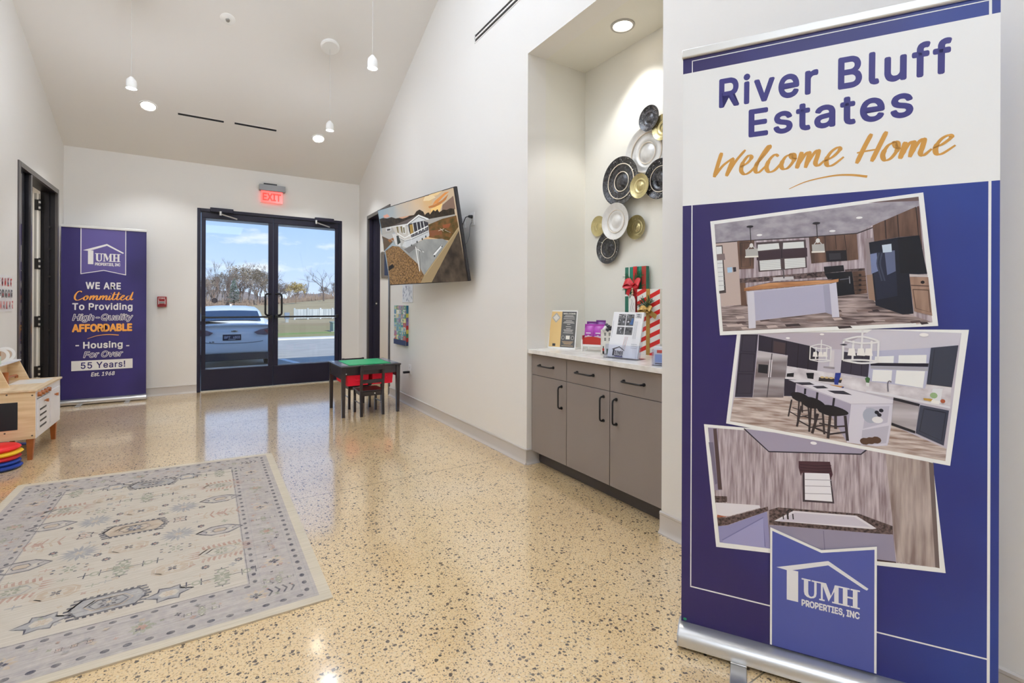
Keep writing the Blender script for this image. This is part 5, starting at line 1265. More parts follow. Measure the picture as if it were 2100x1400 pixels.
# ------------------------------------------------------------------ exit sign, fire alarm
e0 = onY(531, 378, YB); e1 = onY(584, 387, YB); ec = (e0.x+e1.x)/2; ez0 = 2.835
t = empty('exit_sign', (ec, YB, 2.7), 'red lit edge glass exit sign above the entrance doors', 'exit sign')
hw_ = (e1.x-e0.x)/2
mb = MB(); mb.box(ec-hw_, YB-.075, ez0, ec+hw_, YB, ez0+.085, mat('exit_housing', (132, 130, 130), .35, metal=.5)); mb.build('housing', t, bevel=.003)
mb = MB(); mb.box(ec-.11, YB-.05, ez0+.085, ec+.06, YB, ez0+.108, M_BLACK); mb.build('bracket', t)
mb = MB(); gx0, gx1 = ec-.145, ec+.135; mb.box(gx0, YB-.042, ez0-.165, gx1, YB-.036, ez0, mat('exit_panel', (255, 104, 98), .2, emit=1.1)); mb.build('panel', t)
mb = MB(); pr = Print(mb, 0, (Vector((0, YB-.0425, 0)), Vector((1, 0, 0)), Vector((0, 0, 1)), Vector((0, -1, 0))))
pr.text('EXIT', (gx0+.02, ez0-.140), (gx1-.02, ez0-.140), .11, mat('exit_red', (250, 62, 48), .3, emit=.9), bold=.03, raw=True); mb.build('lettering', t, smooth=0, recalc=False)
a0 = onY(323, 608, YB); a1 = onY(342, 629, YB)
t = empty('fire_alarm', (a0.x, YB, a1.z), 'red fire alarm pull station on the wall left of the entrance', 'fire alarm')
MRD = mat('alarm_red', (150, 24, 30), .35)
mb = MB(); mb.box(a0.x, YB-.045, a1.z, a1.x, YB, a0.z, MRD); mb.build('body', t, bevel=.006)
mb = MB(); pr = Print(mb, 0, (Vector((0, YB-.0455, 0)), Vector((1, 0, 0)), Vector((0, 0, 1)), Vector((0, -1, 0)))); w_ = a1.x-a0.x
pr.text('FIRE', (a0.x+.014, a0.z-.030), (a1.x-.014, a0.z-.030), .018, ink(236, 220, 220), bold=.02, raw=True)
pr.rect(a0.x+.012, a1.z+.034, a0.x+.018, a0.z-.036, ink(230, 226, 226)); pr.rect(a1.x-.018, a1.z+.034, a1.x-.012, a0.z-.036, ink(230, 226, 226)); mb.build('lettering', t, smooth=0, recalc=False)
mb = MB(); mb.box(a0.x+.022, YB-.058, a1.z+.046, a1.x-.022, YB-.045, a1.z+.072, mat('pull_bar', (196, 194, 190), .35)); mb.box(a0.x+.022, YB-.06, a1.z+.055, a1.x-.022, YB-.058, a1.z+.062, M_BLACK); mb.build('pull_handle', t)

# ------------------------------------------------------------------ television
k_ = 1.45/1.3
TC = Vector((1.5785*k_, 4.0095*k_, EYE+(1.763-EYE)*k_)); ty, tt = R(189.516), R(-10.832)
TN = Vector((math.cos(ty)*math.cos(tt), math.sin(ty)*math.cos(tt), math.sin(tt))); TR = Vector((0, 0, 1)).cross(TN).normalized(); TU = TN.cross(TR)
TW, TH = 1.45, 1.45*.572
tv = t = empty('television', TC, 'large flat television tilted on a wall arm, showing a house with a porch', 'television')
def tbox(mb, x0, z0, d0, x1, z1, d1, m):
    P = lambda x, z, d: TC+TR*x+TU*z+TN*d
    mb.hexa([P(x0, z0, d0), P(x1, z0, d0), P(x1, z0, d1), P(x0, z0, d1), P(x0, z1, d0), P(x1, z1, d0), P(x1, z1, d1), P(x0, z1, d1)], m)
mb = MB(); tbox(mb, -TW/2, -TH/2, -.028, TW/2, TH/2, -.001, mat('tv_black', (26, 26, 34), .3, coat=.3)); tbox(mb, -TW*.36, -TH*.42, -.07, TW*.36, TH*.18, -.028, mat('tv_black', (26, 26, 34), .3)); mb.build('housing', t, bevel=.003)
def tv_plane(px, py):
    p = on_plane(px, py, TC, TN)-TC; return (p.dot(TR), p.dot(TU))
mb = MB(); pr = Print(mb, .0002, (TC, TR, TU, TN)); pr.STEP = .00002
def lit(r, g, b, e=.92): 
    m = mat('screen_%02x%02x%02x' % (r, g, b), (r, g, b), .25, emit=e, spec=.3)
    m.node_tree.nodes['Principled BSDF'].inputs['Base Color'].default_value = (.01, .01, .01, 1)
    return m
bx = .008; X0, X1, Z0, Z1 = -TW/2+bx, TW/2-.022, -TH/2+.014, TH/2-bx
def soft_sky():
    m, nt, b = new_mat('screen_sky'); L = nt.links.new
    t_ = nn(nt, 'ShaderNodeTexCoord'); sx = nn(nt, 'ShaderNodeVectorMath', operation='DOT_PRODUCT'); L(t_.outputs['Object'], sx.inputs[0]); sx.inputs[1].default_value = tuple(TR)
    mr = nn(nt, 'ShaderNodeMapRange'); L(sx.outputs['Value'], mr.inputs[0]); mr.inputs[1].default_value = -TW/2; mr.inputs[2].default_value = TW/2
    n = nn(nt, 'ShaderNodeTexNoise'); n.inputs['Scale'].default_value = 5; n.inputs['Detail'].default_value = 5; L(t_.outputs['Object'], n.inputs[0])
    ad = nn(nt, 'ShaderNodeMath', operation='MULTIPLY_ADD'); L(n.outputs[0], ad.inputs[0]); ad.inputs[1].default_value = .35; L(mr.outputs[0], ad.inputs[2])
    r = ramp(nt, [(.16, rgb(132, 164, 184)), (.45, rgb(186, 186, 182)), (.72, rgb(222, 196, 166)), (.92, rgb(228, 186, 130)), (1, rgb(214, 190, 160))]); L(ad.outputs[0], r.inputs[0])
    L(r.outputs[0], b.inputs['Emission Color']); b.inputs['Emission Strength'].default_value = .85; b.inputs['Base Color'].default_value = (0, 0, 0, 1); b.inputs['Roughness'].default_value = .3
    return m
pr.rect(X0, Z0, X1, Z1, soft_sky())
pr.tf = crop_tf(640, 360, 5.833, tv_plane)
def E_(pts, c): pr.poly(pts, lit(*c) if isinstance(c, tuple) else c)
def grain(name, a, b, s=(22, 22, 22), e=.8): return streak(name, a, b, s, .3, 6, emit=e)
GR_STRAW = grain('screen_straw', (84, 60, 36), (176, 136, 88), (60, 60, 60)); GR_FIELD = grain('screen_field', (84, 74, 36), (138, 96, 56), (14, 14, 30)); GR_ROAD = grain('screen_road', (54, 46, 40), (98, 84, 70), (9, 9, 9)); GR_TREE = grain('screen_trees', (24, 22, 20), (70, 58, 44), (34, 34, 34)); GR_CONC = grain('screen_concrete', (150, 152, 150), (176, 176, 172), (7, 7, 7))
for pts, c in [([(1470, 300), (1590, 200), (1640, 190), (1560, 260), (1500, 330), (1440, 350)], (226, 150, 84)), ([(1390, 370), (1480, 340), (1560, 290), (1630, 220), (1600, 290), (1500, 370), (1400, 390)], (196, 128, 70)),
               ([(1560, 350), (1690, 240), (1715, 400), (1550, 420)], (134, 108, 94)), ([(1400, 230), (1560, 180), (1500, 230), (1380, 270)], (240, 206, 150)), ([(1350, 250), (1440, 230), (1480, 260), (1400, 300), (1330, 300)], (240, 214, 170)), ([(1420, 400), (1560, 330), (1530, 420), (1430, 450)], (250, 206, 130)), ([(850, 480), (900, 460), (930, 490), (870, 510)], (216, 158, 140)), ([(1040, 500), (1200, 470), (1190, 520), (1050, 540)], (206, 160, 132))]: E_(pts, c)
E_([(806, 520), (850, 505), (900, 512), (950, 495), (1000, 512), (1040, 505), (1080, 515), (1130, 500), (1165, 480), (1220, 470), (1250, 425), (1285, 405), (1330, 430), (1350, 470), (1375, 445), (1400, 440), (1410, 465), (1450, 410), (1475, 425), (1500, 400), (1520, 440), (1570, 405), (1610, 410), (1650, 390), (1700, 395), (1712, 480), (1400, 520), (1100, 590), (830, 632)], GR_TREE)
E_([(830, 630), (940, 608), (1390, 520), (1708, 462), (1710, 480), (1400, 580), (1200, 640), (838, 706)], (170, 166, 160)); E_([(880, 620), (945, 612), (948, 660), (885, 668)], (196, 196, 196)); E_([(895, 640), (935, 634), (937, 652), (900, 660)], (60, 58, 60))
E_([(1385, 590), (1560, 515), (1725, 475), (1752, 610), (1640, 775), (1400, 740)], GR_FIELD); E_([(1560, 590), (1660, 570), (1640, 620), (1570, 630)], (150, 86, 54)); E_([(1400, 660), (1540, 640), (1560, 700), (1410, 730)], (134, 84, 54))
for a, b in (((1510, 660), (1580, 635)), ((1530, 630), (1570, 665)), ((1590, 650), (1660, 680))): pr.line([a, b], .006, lit(196, 180, 160))
pr.line([(1600, 650), (1770, 735)], .003, lit(40, 34, 32))
E_([(835, 720), (980, 780), (860, 905), (848, 760)], (92, 74, 58)); E_([(836, 706), (960, 680), (1010, 740), (940, 770), (835, 722)], (176, 174, 170)); E_([(905, 770), (990, 735), (1000, 760), (930, 800)], (150, 100, 60))
E_([(875, 900), (960, 840), (1040, 850), (1260, 1050), (1340, 1190), (1300, 1282), (935, 1303), (895, 1010)], GR_STRAW)
E_([(930, 750), (1010, 840), (1040, 850), (1260, 1050), (1340, 1190), (1640, 790), (1560, 755), (1340, 760), (1100, 870)], GR_CONC); E_([(1100, 880), (1220, 830), (1260, 850), (1160, 930)], (120, 118, 116)); E_([(960, 700), (1040, 690), (1060, 850), (1000, 830)], (206, 204, 202))
E_([(1300, 1282), (1340, 1190), (1750, 615), (1758, 660), (1440, 1275)], (158, 136, 100)); E_([(1430, 1277), (1758, 655), (1865, 1262)], GR_ROAD)
pr.line([(1352, 1190), (1752, 625)], .006, lit(186, 166, 128))
# the house on screen: roof, gable, porch, rail
E_([(1110, 770), (1390, 650), (1402, 720), (1130, 862), (1080, 840)], (206, 208, 208)); E_([(1390, 590), (1404, 715), (1260, 790), (1130, 862), (1120, 775)], (200, 202, 204))
E_([(960, 610), (1120, 570), (1150, 590), (1180, 760), (1110, 775), (1000, 700)], (196, 190, 182)); E_([(1130, 580), (1330, 540), (1390, 560), (1395, 660), (1190, 740)], (58, 56, 62))
for x in (1008, 1055): E_([(x, 610), (x+22, 604), (x+30, 690), (x+16, 680)], (122, 110, 74))
E_([(1165, 590), (1205, 580), (1212, 690), (1180, 700)], (168, 136, 70)); E_([(1080, 600), (1112, 592), (1120, 700), (1094, 694)], (226, 226, 224)); E_([(1088, 620), (1106, 616), (1112, 690), (1096, 684)], (120, 112, 84))
E_([(940, 610), (1270, 470), (1150, 572), (990, 605)], (98, 88, 84)); E_([(930, 612), (1150, 572), (1150, 588), (935, 622)], (222, 222, 220))
E_([(1145, 580), (1275, 472), (1392, 520), (1330, 540)], (208, 210, 212)); pr.line([(1140, 582), (1275, 474), (1394, 522)], .014, lit(232, 232, 230)); pr.line([(1165, 575), (1275, 490), (1360, 524)], .006, lit(110, 106, 104))
for x, z0_, z1_ in ((1145, 580, 730), (1205, 568, 700), (1252, 560, 690), (1292, 552, 660), (1330, 545, 650)): pr.line([(x, z0_), (x+20, z1_)], .011, lit(236, 236, 234))
pr.line([(1020, 690), (1110, 745), (1190, 700), (1390, 600)], .010, lit(236, 236, 234)); pr.line([(1040, 740), (1110, 775), (1190, 755), (1395, 660)], .010, lit(226, 226, 224)); pr.line([(1045, 748), (1112, 782), (1190, 762), (1395, 668)], .004, lit(54, 52, 50))
for i in range(16): f = i/15; pr.line([(1110+280*f, 745-145*f), (1112+282*f, 772-110*f)], .0035, lit(220, 220, 220))
pr.line([(960, 700), (1025, 820), (1060, 800)], .008, lit(214, 214, 212)); E_([(1010, 720), (1035, 715), (1062, 800), (1024, 828)], (56, 62, 60))
for x, z_ in ((1192, 832), (1258, 795), (1320, 760), (1362, 732)): E_([(x-10, z_), (x, z_-22), (x+8, z_-4), (x+4, z_+14)], (40, 46, 38))
pr.line([(1185, 700), (1192, 830)], .006, lit(226, 226, 226))
pr.line([(1240, 848), (1290, 1145)], .014, lit(232, 230, 226)); pr.line([(1288, 905), (1296, 1120)], .006, lit(70, 66, 66)); pr.line([(1255, 878), (1340, 915)], .007, lit(226, 224, 220)); pr.line([(1285, 880), (1320, 910)], .006, lit(40, 40, 44))
E_([(1450, 940), (1550, 825), (1560, 845), (1462, 962)], (232, 232, 230)); pr.line([(1448, 942), (1548, 828)], .004, lit(40, 40, 42)); pr.disc((1466, 960), .010, lit(24, 24, 26)); pr.disc((1554, 845), .008, lit(24, 24, 26))
E_([(915, 1090), (965, 1055), (985, 1095), (920, 1140)], (24, 20, 18))
mb.build('screen', t, smooth=0, recalc=False)
mb = MB(); wc = Vector((XR, TC.y+.05, TC.z+.02))
mb.box(XR-.022, wc.y-.22, wc.z-.2, XR, wc.y+.22, wc.z+.2, M_BLACK); mb.build('wall_plate', t, bevel=.003)
mb = MB(); ap = TC-TN*.07
for s_ in (-.12, .12): mb.tube([(XR-.02, wc.y+s_, wc.z), ((XR+ap.x)/2+.0, wc.y+s_*.4+.1, wc.z), (ap.x+.01, ap.y+s_*.5, ap.z)], .016, M_BLACK, 8)
mb.build('mount_arm', t)

# ------------------------------------------------------------------ outlets and cords on the right wall
def outlet(y, z, label, kind=0):
    t = empty('power_outlet', (XR, y, z), label, 'outlet', local=True, rz=-PI/2)
    mb = MB(); mb.box(-.037, -.006, -.06, .037, 0, .06, M_WHITE); mb.build('cover_plate', t, bevel=.002)
    for zz in (-.02, .02):
        mb = MB(); mb.box(-.017, -.0085, zz-.014, .017, -.006, zz+.014, mat('socket', (226, 224, 220), .4)); mb.build('socket', t, bevel=.002)
    return t
p = onX(970, 449, XR); outlet(p.y, p.z, 'white power outlet on the right wall beside the television, with cords plugged in'); po_ = p
p2 = onX(950, 456, XR); outlet(p2.y-.02, p2.z, 'white wall plate half hidden behind the television edge')
mb = MB(); b_ = Vector((XR-.03, po_.y, po_.z+.02)); e_ = TC+TR*.55-TN*.05-TU*.05
mb.cyl((XR-.009, po_.y, po_.z+.02), (XR-.045, po_.y, po_.z+.02), .016, M_BLACK, .011, 12)
mb.tube(spline_ if False else [(XR-.045, po_.y, po_.z+.02), (XR-.06, po_.y+.03, po_.z+.015), (XR-.05, po_.y+.10, po_.z-.03), (XR-.03, po_.y+.17, po_.z-.09), (XR-.03, po_.y+.26, po_.z-.14), tuple(e_)], .004, M_BLACK, 8)
mb.build('power_cord', tv)
mb = MB(); mb.tube([(XR-.012, po_.y, po_.z-.025), (XR-.02, po_.y+.02, po_.z-.06), (XR-.01, po_.y+.05, po_.z-.15), (XR-.01, po_.y+.10, po_.z-.21), (XR-.02, po_.y+.20, po_.z-.25)], .0022, mat('cord_grey', (150, 150, 152), .5), 6)
mb.build('signal_cord', tv)
p = onX(841, 757, XR); outlet(p.y, p.z, 'white power outlet low on the right wall above the baseboard'); 
t = empty('plug_adapter', (XR-.01, p.y, p.z-.03), 'black plug adapter in the low wall outlet', 'adapter', local=True, rz=-PI/2)
mb = MB(); mb.box(-.018, -.075, -.014, .018, 0, .012, M_BLACK); mb.build('adapter_body', t, bevel=.004)

# ------------------------------------------------------------------ canvas, plaque, framed picture
c0 = onX(808.5, 626, XR-.03); c1 = onX(832, 703, XR-.03); cw = c0.y-onX(833, 640, XR-.03).y; chh = c0.z-onX(808.5, 704, XR-.03).z
ccx = (c0.y+onX(833, 640, XR-.03).y)/2; cz0 = c0.z-chh
t = empty('canvas_picture', (XR, ccx, cz0), 'small colourful patchwork canvas on the right wall', 'picture', local=True, rz=-PI/2)
mb = MB(); mb.box(-cw/2, -.03, 0, cw/2, -.001, chh, mat('canvas_edge', (214, 208, 196), .7)); mb.build('canvas', t)
mb = MB(); pr = Print(mb, .0302); rg = random.Random(12); pal = [(60, 130, 150), (150, 190, 176), (206, 200, 170), (196, 90, 80), (90, 150, 110), (224, 214, 120), (120, 160, 190), (230, 226, 216), (170, 120, 150)]
for i in range(5):
    for j in range(8):
        x0 = -cw/2+cw*i/5; z0_ = chh*(.13+.87*j/8); pr.rect(x0, z0_, x0+cw/5, z0_+chh*.109, ink(*pal[(i*3+j*5+rg.randint(0, 3)) % 9]))
        for _ in range(3): a = rg.uniform(0, .14)*cw; pr.rect(x0+a, z0_+chh*rg.uniform(0, .06), x0+a+cw*.05, z0_+chh*rg.uniform(.07, .105), ink(*rg.choice(pal)))
pr.rect(-cw/2, 0, cw/2, chh*.13, ink(44, 54, 96)); mb.build('painting', t, smooth=0, recalc=False)
mb = MB(); pr = Print(mb, 0, (Vector((cw/2+.0002, 0, 0)), Vector((0, 1, 0)), Vector((0, 0, 1)), Vector((1, 0, 0))))
for k, c in enumerate([(44, 54, 96), (170, 44, 44), (60, 120, 90), (206, 190, 90), (176, 40, 44), (150, 120, 170), (120, 110, 160), (206, 196, 90), (60, 120, 150), (50, 110, 140)]): pr.rect(-.03, chh*k/10, -.001, chh*(k+1)/10, ink(*c))
mb.build('painted_edge', t, smooth=0, recalc=False)
q0 = onX(826, 583, XR); q1 = onX(847, 620, XR)
yy = (q0.y+q1.y)/2; ww = q0.y-q1.y; zz1 = onX(836, 583, XR).z; zz0 = onX(836, 620, XR).z
t = empty('wall_plaque', (XR, yy, zz0), 'white rounded plaque with blue grey leaf marks under the television', 'plaque', local=True, rz=-PI/2)
mb = MB(); mb.box(-ww/2, -.006, 0, ww/2, 0, zz1-zz0, mat('plaque_white', (224, 226, 232), .4)); mb.build('plate', t, bevel=.003)
mb = MB(); pr = Print(mb, .0064); rg = random.Random(6)
for _ in range(26):
    x = rg.uniform(-.42, .42)*ww; z = rg.uniform(.06, .94)*(zz1-zz0); a = rg.uniform(.6, 2.4); l = rg.uniform(.012, .03); d = (math.cos(a)*l, math.sin(a)*l)
    pr.line([(x-d[0], z-d[1]), (x, z), (x+d[0]*.8, z+d[1])], .010, ink(96, 108, 140), taper=lambda f, t: .3+math.sin(PI*f))
mb.build('leaf_marks', t, smooth=0, recalc=False)
xf = XR+WT+.02
t = empty('framed_picture', (2.75, YB-.1, 1.4), 'small framed picture in the room seen past the television', 'picture')
f0 = onY(783, 516, YB-.12); f1 = onY(800, 570, YB-.12)
mb = MB(); mb.box(f0.x, YB-.13, f1.z, f1.x+.22, YB-.1, f0.z, mat('frame_brown', (120, 112, 104), .4)); mb.build('frame', t, bevel=.003)
mb = MB(); mb.box(f0.x+.04, YB-.134, f1.z+.04, f1.x+.18, YB-.13, f0.z-.04, mat('picture_dark', (60, 70, 96), .2)); mb.build('print', t)

# ------------------------------------------------------------------ children's activity table, bins, chairs
M_ESP = mat('espresso_wood', (34, 27, 34), .28, spec=.6, coat=.4, var=.1, vscale=10)
TX0, TX1, TY0, TY1, TZ = 1.195, 1.85, 5.205, 5.845, .545
t = empty('activity_table', ((TX0+TX1)/2, (TY0+TY1)/2, 0), "dark children's activity table with a green play surface", 'table')
mb = MB(); mb.box(TX0, TY0, TZ-.018, TX1, TY1, TZ, M_ESP); mb.build('tabletop', t, bevel=.004)
mb = MB(); mb.box(TX0+.10, TY0+.075, TZ, TX1-.10, TY1-.075, TZ+.006, mat('play_green', (36, 176, 112), .4)); 
ms = mb.build('play_mat', t)
for x0, x1 in ((TX0+.015, TX0+.088), (TX1-.088, TX1-.015)):
    mb = MB(); mb.box(x0, TY0+.07, TZ, x1, TY1-.07, TZ+.004, mat('tray_grey', (120, 128, 150), .25, coat=.5)); mb.build('side_trough', t)
mb = MB()
mb.box(TX0+.03, TY0+.025, .445, TX1-.03, TY0+.043, TZ-.018, M_ESP); mb.box(TX0+.03, TY1-.043, .445, TX1-.03, TY1-.025, TZ-.018, M_ESP)
mb.box(TX0+.018, TY0+.03, .40, TX0+.036, TY1-.03, TZ-.018, M_ESP); mb.box(TX1-.036, TY0+.03, .40, TX1-.018, TY1-.03, TZ-.018, M_ESP); mb.build('apron', t)
for x in (TX0+.03, TX1-.03):
    for y in (TY0+.03, TY1-.03):
        mb = MB(); r0, r1 = .022, .016; mb.hexa([(x-r1, y-r1, 0), (x+r1, y-r1, 0), (x+r1, y+r1, 0), (x-r1, y+r1, 0), (x-r0, y-r0, TZ-.018), (x+r0, y-r0, TZ-.018), (x+r0, y+r0, TZ-.018), (x-r0, y+r0, TZ-.018)], M_ESP); mb.build('leg', t, bevel=.002)
mb = MB(); mb.ball((TX0+.058, TY0+.024, .462), .008, M_WHITE, 8); mb.build('bolt_cap', t)
for z in (.462,):
    mb = MB()
    for x in (TX0+.07, (TX0+TX1)/2, TX1-.07): mb.box(x-.012, TY0+.045, z-.02, x+.012, TY1-.045, z, M_BLACK)
    mb.build('bin_rail', t)
M_BIN = mat('bin_red', (246, 22, 58), .75, bump=.3, bscale=260)
for i, (x0, x1) in enumerate(((TX0+.075, (TX0+TX1)/2-.018), ((TX0+TX1)/2+.018, TX1-.075))):
    c = ((x0+x1)/2, (TY0+TY1)/2, .325)
    b = empty('fabric_bin', c, ['red fabric bin hanging under the left half of the activity table', 'red fabric bin hanging under the right half of the activity table'][i], 'bin', 'red fabric bins under the activity table')
    mb = MB(); y0, y1 = TY0+.055, TY1-.055; z0_, z1_ = .325, .458; k = .012
    for a0_, a1_ in (((x0, y0), (x1, y0)), ((x1, y0), (x1, y1)), ((x1, y1), (x0, y1)), ((x0, y1), (x0, y0))):
        cxm, cym = (x0+x1)/2, (y0+y1)/2; s_ = lambda p: (cxm+(p[0]-cxm)*.95, cym+(p[1]-cym)*.95)
        i0, i1 = s_(a0_), s_(a1_); mb.hexa([(*s_(a0_), z0_), (*s_(a1_), z0_), (cxm+(i1[0]-cxm)*.97, cym+(i1[1]-cym)*.97, z0_), (cxm+(i0[0]-cxm)*.97, cym+(i0[1]-cym)*.97, z0_), (*a0_, z1_), (*a1_, z1_), (*s_(a1_), z1_), (*s_(a0_), z1_)], M_BIN)
    mb.box(x0+.008, y0+.008, z0_, x1-.008, y1-.008, z0_+.006, M_BIN); mb.build('basket', b)
    mb = MB(); mb.tube([((x0+x1)/2-.04, y0-.004, .40), ((x0+x1)/2-.03, y0-.018, .385), ((x0+x1)/2+.03, y0-.018, .385), ((x0+x1)/2+.04, y0-.004, .40)], .006, M_BIN, 6); mb.build('handle', b)
def chair(loc, rz, label):
    """child's chair: faces +y, back posts at y=0"""
    t = empty('child_chair', loc, label, 'chair', 'dark chairs at the activity table', local=True, rz=rz)
    w, d, sh, bh = .262, .275, .275, .555
    mb = MB(); mb.box(-w/2-.004, -.0, sh-.014, w/2+.004, d+.012, sh, M_ESP); mb.build('seat', t, bevel=.004)
    mb = MB(); mb.box(-w/2+.02, -.006, sh-.06, w/2-.02, .006, sh-.014, M_ESP); mb.box(-w/2+.02, d-.02, sh-.055, w/2-.02, d-.006, sh-.014, M_ESP)
    for s_ in (-1, 1): mb.box(s_*(w/2-.018)-.006, .0, sh-.055, s_*(w/2-.018)+.006, d-.01, sh-.014, M_ESP)
    mb.build('seat_frame', t)
    for s_ in (-1, 1):
        x = s_*(w/2-.014); mb = MB(); mb.hexa([(x-.014, -.030, 0), (x+.014, -.030, 0), (x+.014, -.004, 0), (x-.014, -.004, 0), (x-.014, -.014, sh), (x+.014, -.014, sh), (x+.014, .012, sh), (x-.014, .012, sh)], M_ESP)
        mb.hexa([(x-.014, -.014, sh), (x+.014, -.014, sh), (x+.014, .012, sh), (x-.014, .012, sh), (x-.014, -.050, bh), (x+.014, -.050, bh), (x+.014, -.028, bh), (x-.014, -.028, bh)], M_ESP); mb.build('leg', t, bevel=.002)
        mb = MB(); mb.box(x-.013, d-.030, 0, x+.013, d-.004, sh-.014, M_ESP); mb.build('leg', t, bevel=.002)
        mb = MB(); mb.cyl((x, -.012, .13), (x, d-.02, .13), .006, M_ALU, n=8); mb.build('stretcher', t)
    for z0_, z1_, yy_ in ((bh-.055, bh-.004, -.042), (.355, .395, -.022)):
        mb = MB(); mb.box(-w/2+.012, yy_-.006, z0_, w/2-.012, yy_+.010, z1_, M_ESP); mb.build('back_slat', t, bevel=.002)
    mb = MB(); mb.cyl((.03, -.009, sh-.035), (.03, -.0055, sh-.035), .007, M_WHITE, n=12); mb.build('bolt_cap', t)
    return t
chair((1.518, 5.195, 0), 0, "dark child's chair at the near side of the activity table, back to the room")
chair((1.50, 5.885, 0), PI, "dark child's chair at the far side of the activity table, mostly hidden behind the bins")

# ------------------------------------------------------------------ rug
rc = [onZ(557, 928, .007), onZ(683, 1224, .007), onZ(90, 1401, .007), onZ(37, 995, .007)]   # back right, front right, along the front, back left
BRc, FRc, BLc = rc[0], rc[1], rc[3]
fd = (rc[2]-rc[1]).normalized(); FLc = FRc + fd*((BLc-BRc).length*.985)
def rug_uv(u, v): return (FLc*(1-u)+FRc*u)*(1-v) + (BLc*(1-u)+BRc*u)*v
RW, RH = (FRc-FLc).length, (BRc-FRc).length
def faded(name, c, amt=.5):
    """dyed wool worn unevenly: the colour thins out to the ivory ground in blotches"""
    if name in MATS: return MATS[name]
    m, nt, b = new_mat(name); L = nt.links.new
    t = nn(nt, 'ShaderNodeNewGeometry')
    n = nn(nt, 'ShaderNodeTexNoise'); n.inputs['Scale'].default_value = 26; n.inputs['Detail'].default_value = 5; n.inputs['Roughness'].default_value = .7; L(t.outputs['Position'], n.inputs[0])
    p = nn(nt, 'ShaderNodeMapping'); p.inputs['Scale'].default_value = (6, 150, 1); L(t.outputs['Position'], p.inputs[0])
    n2 = nn(nt, 'ShaderNodeTexNoise'); n2.inputs['Scale'].default_value = 1; n2.inputs['Detail'].default_value = 3; L(p.outputs[0], n2.inputs[0])
    r = ramp(nt, [(.36, (0, 0, 0, 1)), (.66, (1, 1, 1, 1))]); L(n.outputs[0], r.inputs[0])
    ml = nn(nt, 'ShaderNodeMath', operation='MULTIPLY'); L(r.outputs[0], ml.inputs[0]); ml.inputs[1].default_value = amt
    mx = nn(nt, 'ShaderNodeMix', data_type='RGBA'); L(ml.outputs[0], mx.inputs[0]); mx.inputs[6].default_value = rgb(c); mx.inputs[7].default_value = rgb(198, 187, 172)
    r2 = ramp(nt, [(.3, (.86, .86, .86, 1)), (.7, (1.06, 1.06, 1.06, 1))]); L(n2.outputs[0], r2.inputs[0])
    mu = nn(nt, 'ShaderNodeMix', data_type='RGBA', blend_type='MULTIPLY'); mu.inputs[0].default_value = 1; L(mx.outputs[2], mu.inputs[6]); L(r2.outputs[0], mu.inputs[7])
    L(mu.outputs[2], b.inputs['Base Color']); b.inputs['Roughness'].default_value = .95; b.inputs['Specular IOR Level'].default_value = .1
    MATS[name] = m; return m
RG = faded('rug_ivory', (192, 180, 163), .5); RHEM = faded('rug_hem', (200, 187, 164), .3); RBAND = faded('rug_band', (170, 160, 154), .5); RN = faded('rug_ink', (84, 82, 90), .42); RBL = faded('rug_blue', (154, 150, 148), .5); RTAN = faded('rug_tan', (184, 164, 142), .5); RRUST = faded('rug_rust', (172, 136, 120), .5); RGR = faded('rug_green', (146, 146, 126), .5)
mb = MB(); n_ = 24
top = [rug_uv(0, 0), rug_uv(1, 0), rug_uv(1, 1), rug_uv(0, 1)]
mb.hexa([p-Vector((0, 0, .0068)) for p in top]+top, RHEM)
class RugPrint(Print):
    def P(s, p):
        q = rug_uv(p[0]/RW, p[1]/RH); return Vector((q.x, q.y, .007+s.y))
pr = RugPrint(mb, 0); pr.STEP = .00003
hem = .045
pr.rect(hem, hem, RW-hem, RH-hem, RBAND)
i1 = .29
pr.rect(i1, i1*.98, RW-i1, RH-i1*.98, RG)
pr.up(); LV = pr.y
def rot(pts, c, a=0, s=1, sy=None):
    sy = s if sy is None else sy; ca, sa = math.cos(a), math.sin(a)
    return [(c[0]+ca*x*s-sa*y*sy, c[1]+sa*x*s+ca*y*sy) for x, y in pts]
def Z_(pts, m): pr.poly(pts, m)
def outline(pts, w, m): pr.loop(pts, w, m)
HEX = [(-1, 0), (-.62, .62), (.62, .62), (1, 0), (.62, -.62), (-.62, -.62)]
def petals(c, n, r0, r1, w, m, a0=0):
    for k in range(n):
        a = a0+2*PI*k/n; d = (math.cos(a), math.sin(a)); e = (-d[1]*w, d[0]*w); mid = (r0+r1)/2
        Z_([(c[0]+d[0]*r0, c[1]+d[1]*r0), (c[0]+d[0]*mid+e[0], c[1]+d[1]*mid+e[1]), (c[0]+d[0]*r1, c[1]+d[1]*r1), (c[0]+d[0]*mid-e[0], c[1]+d[1]*mid-e[1])], m)
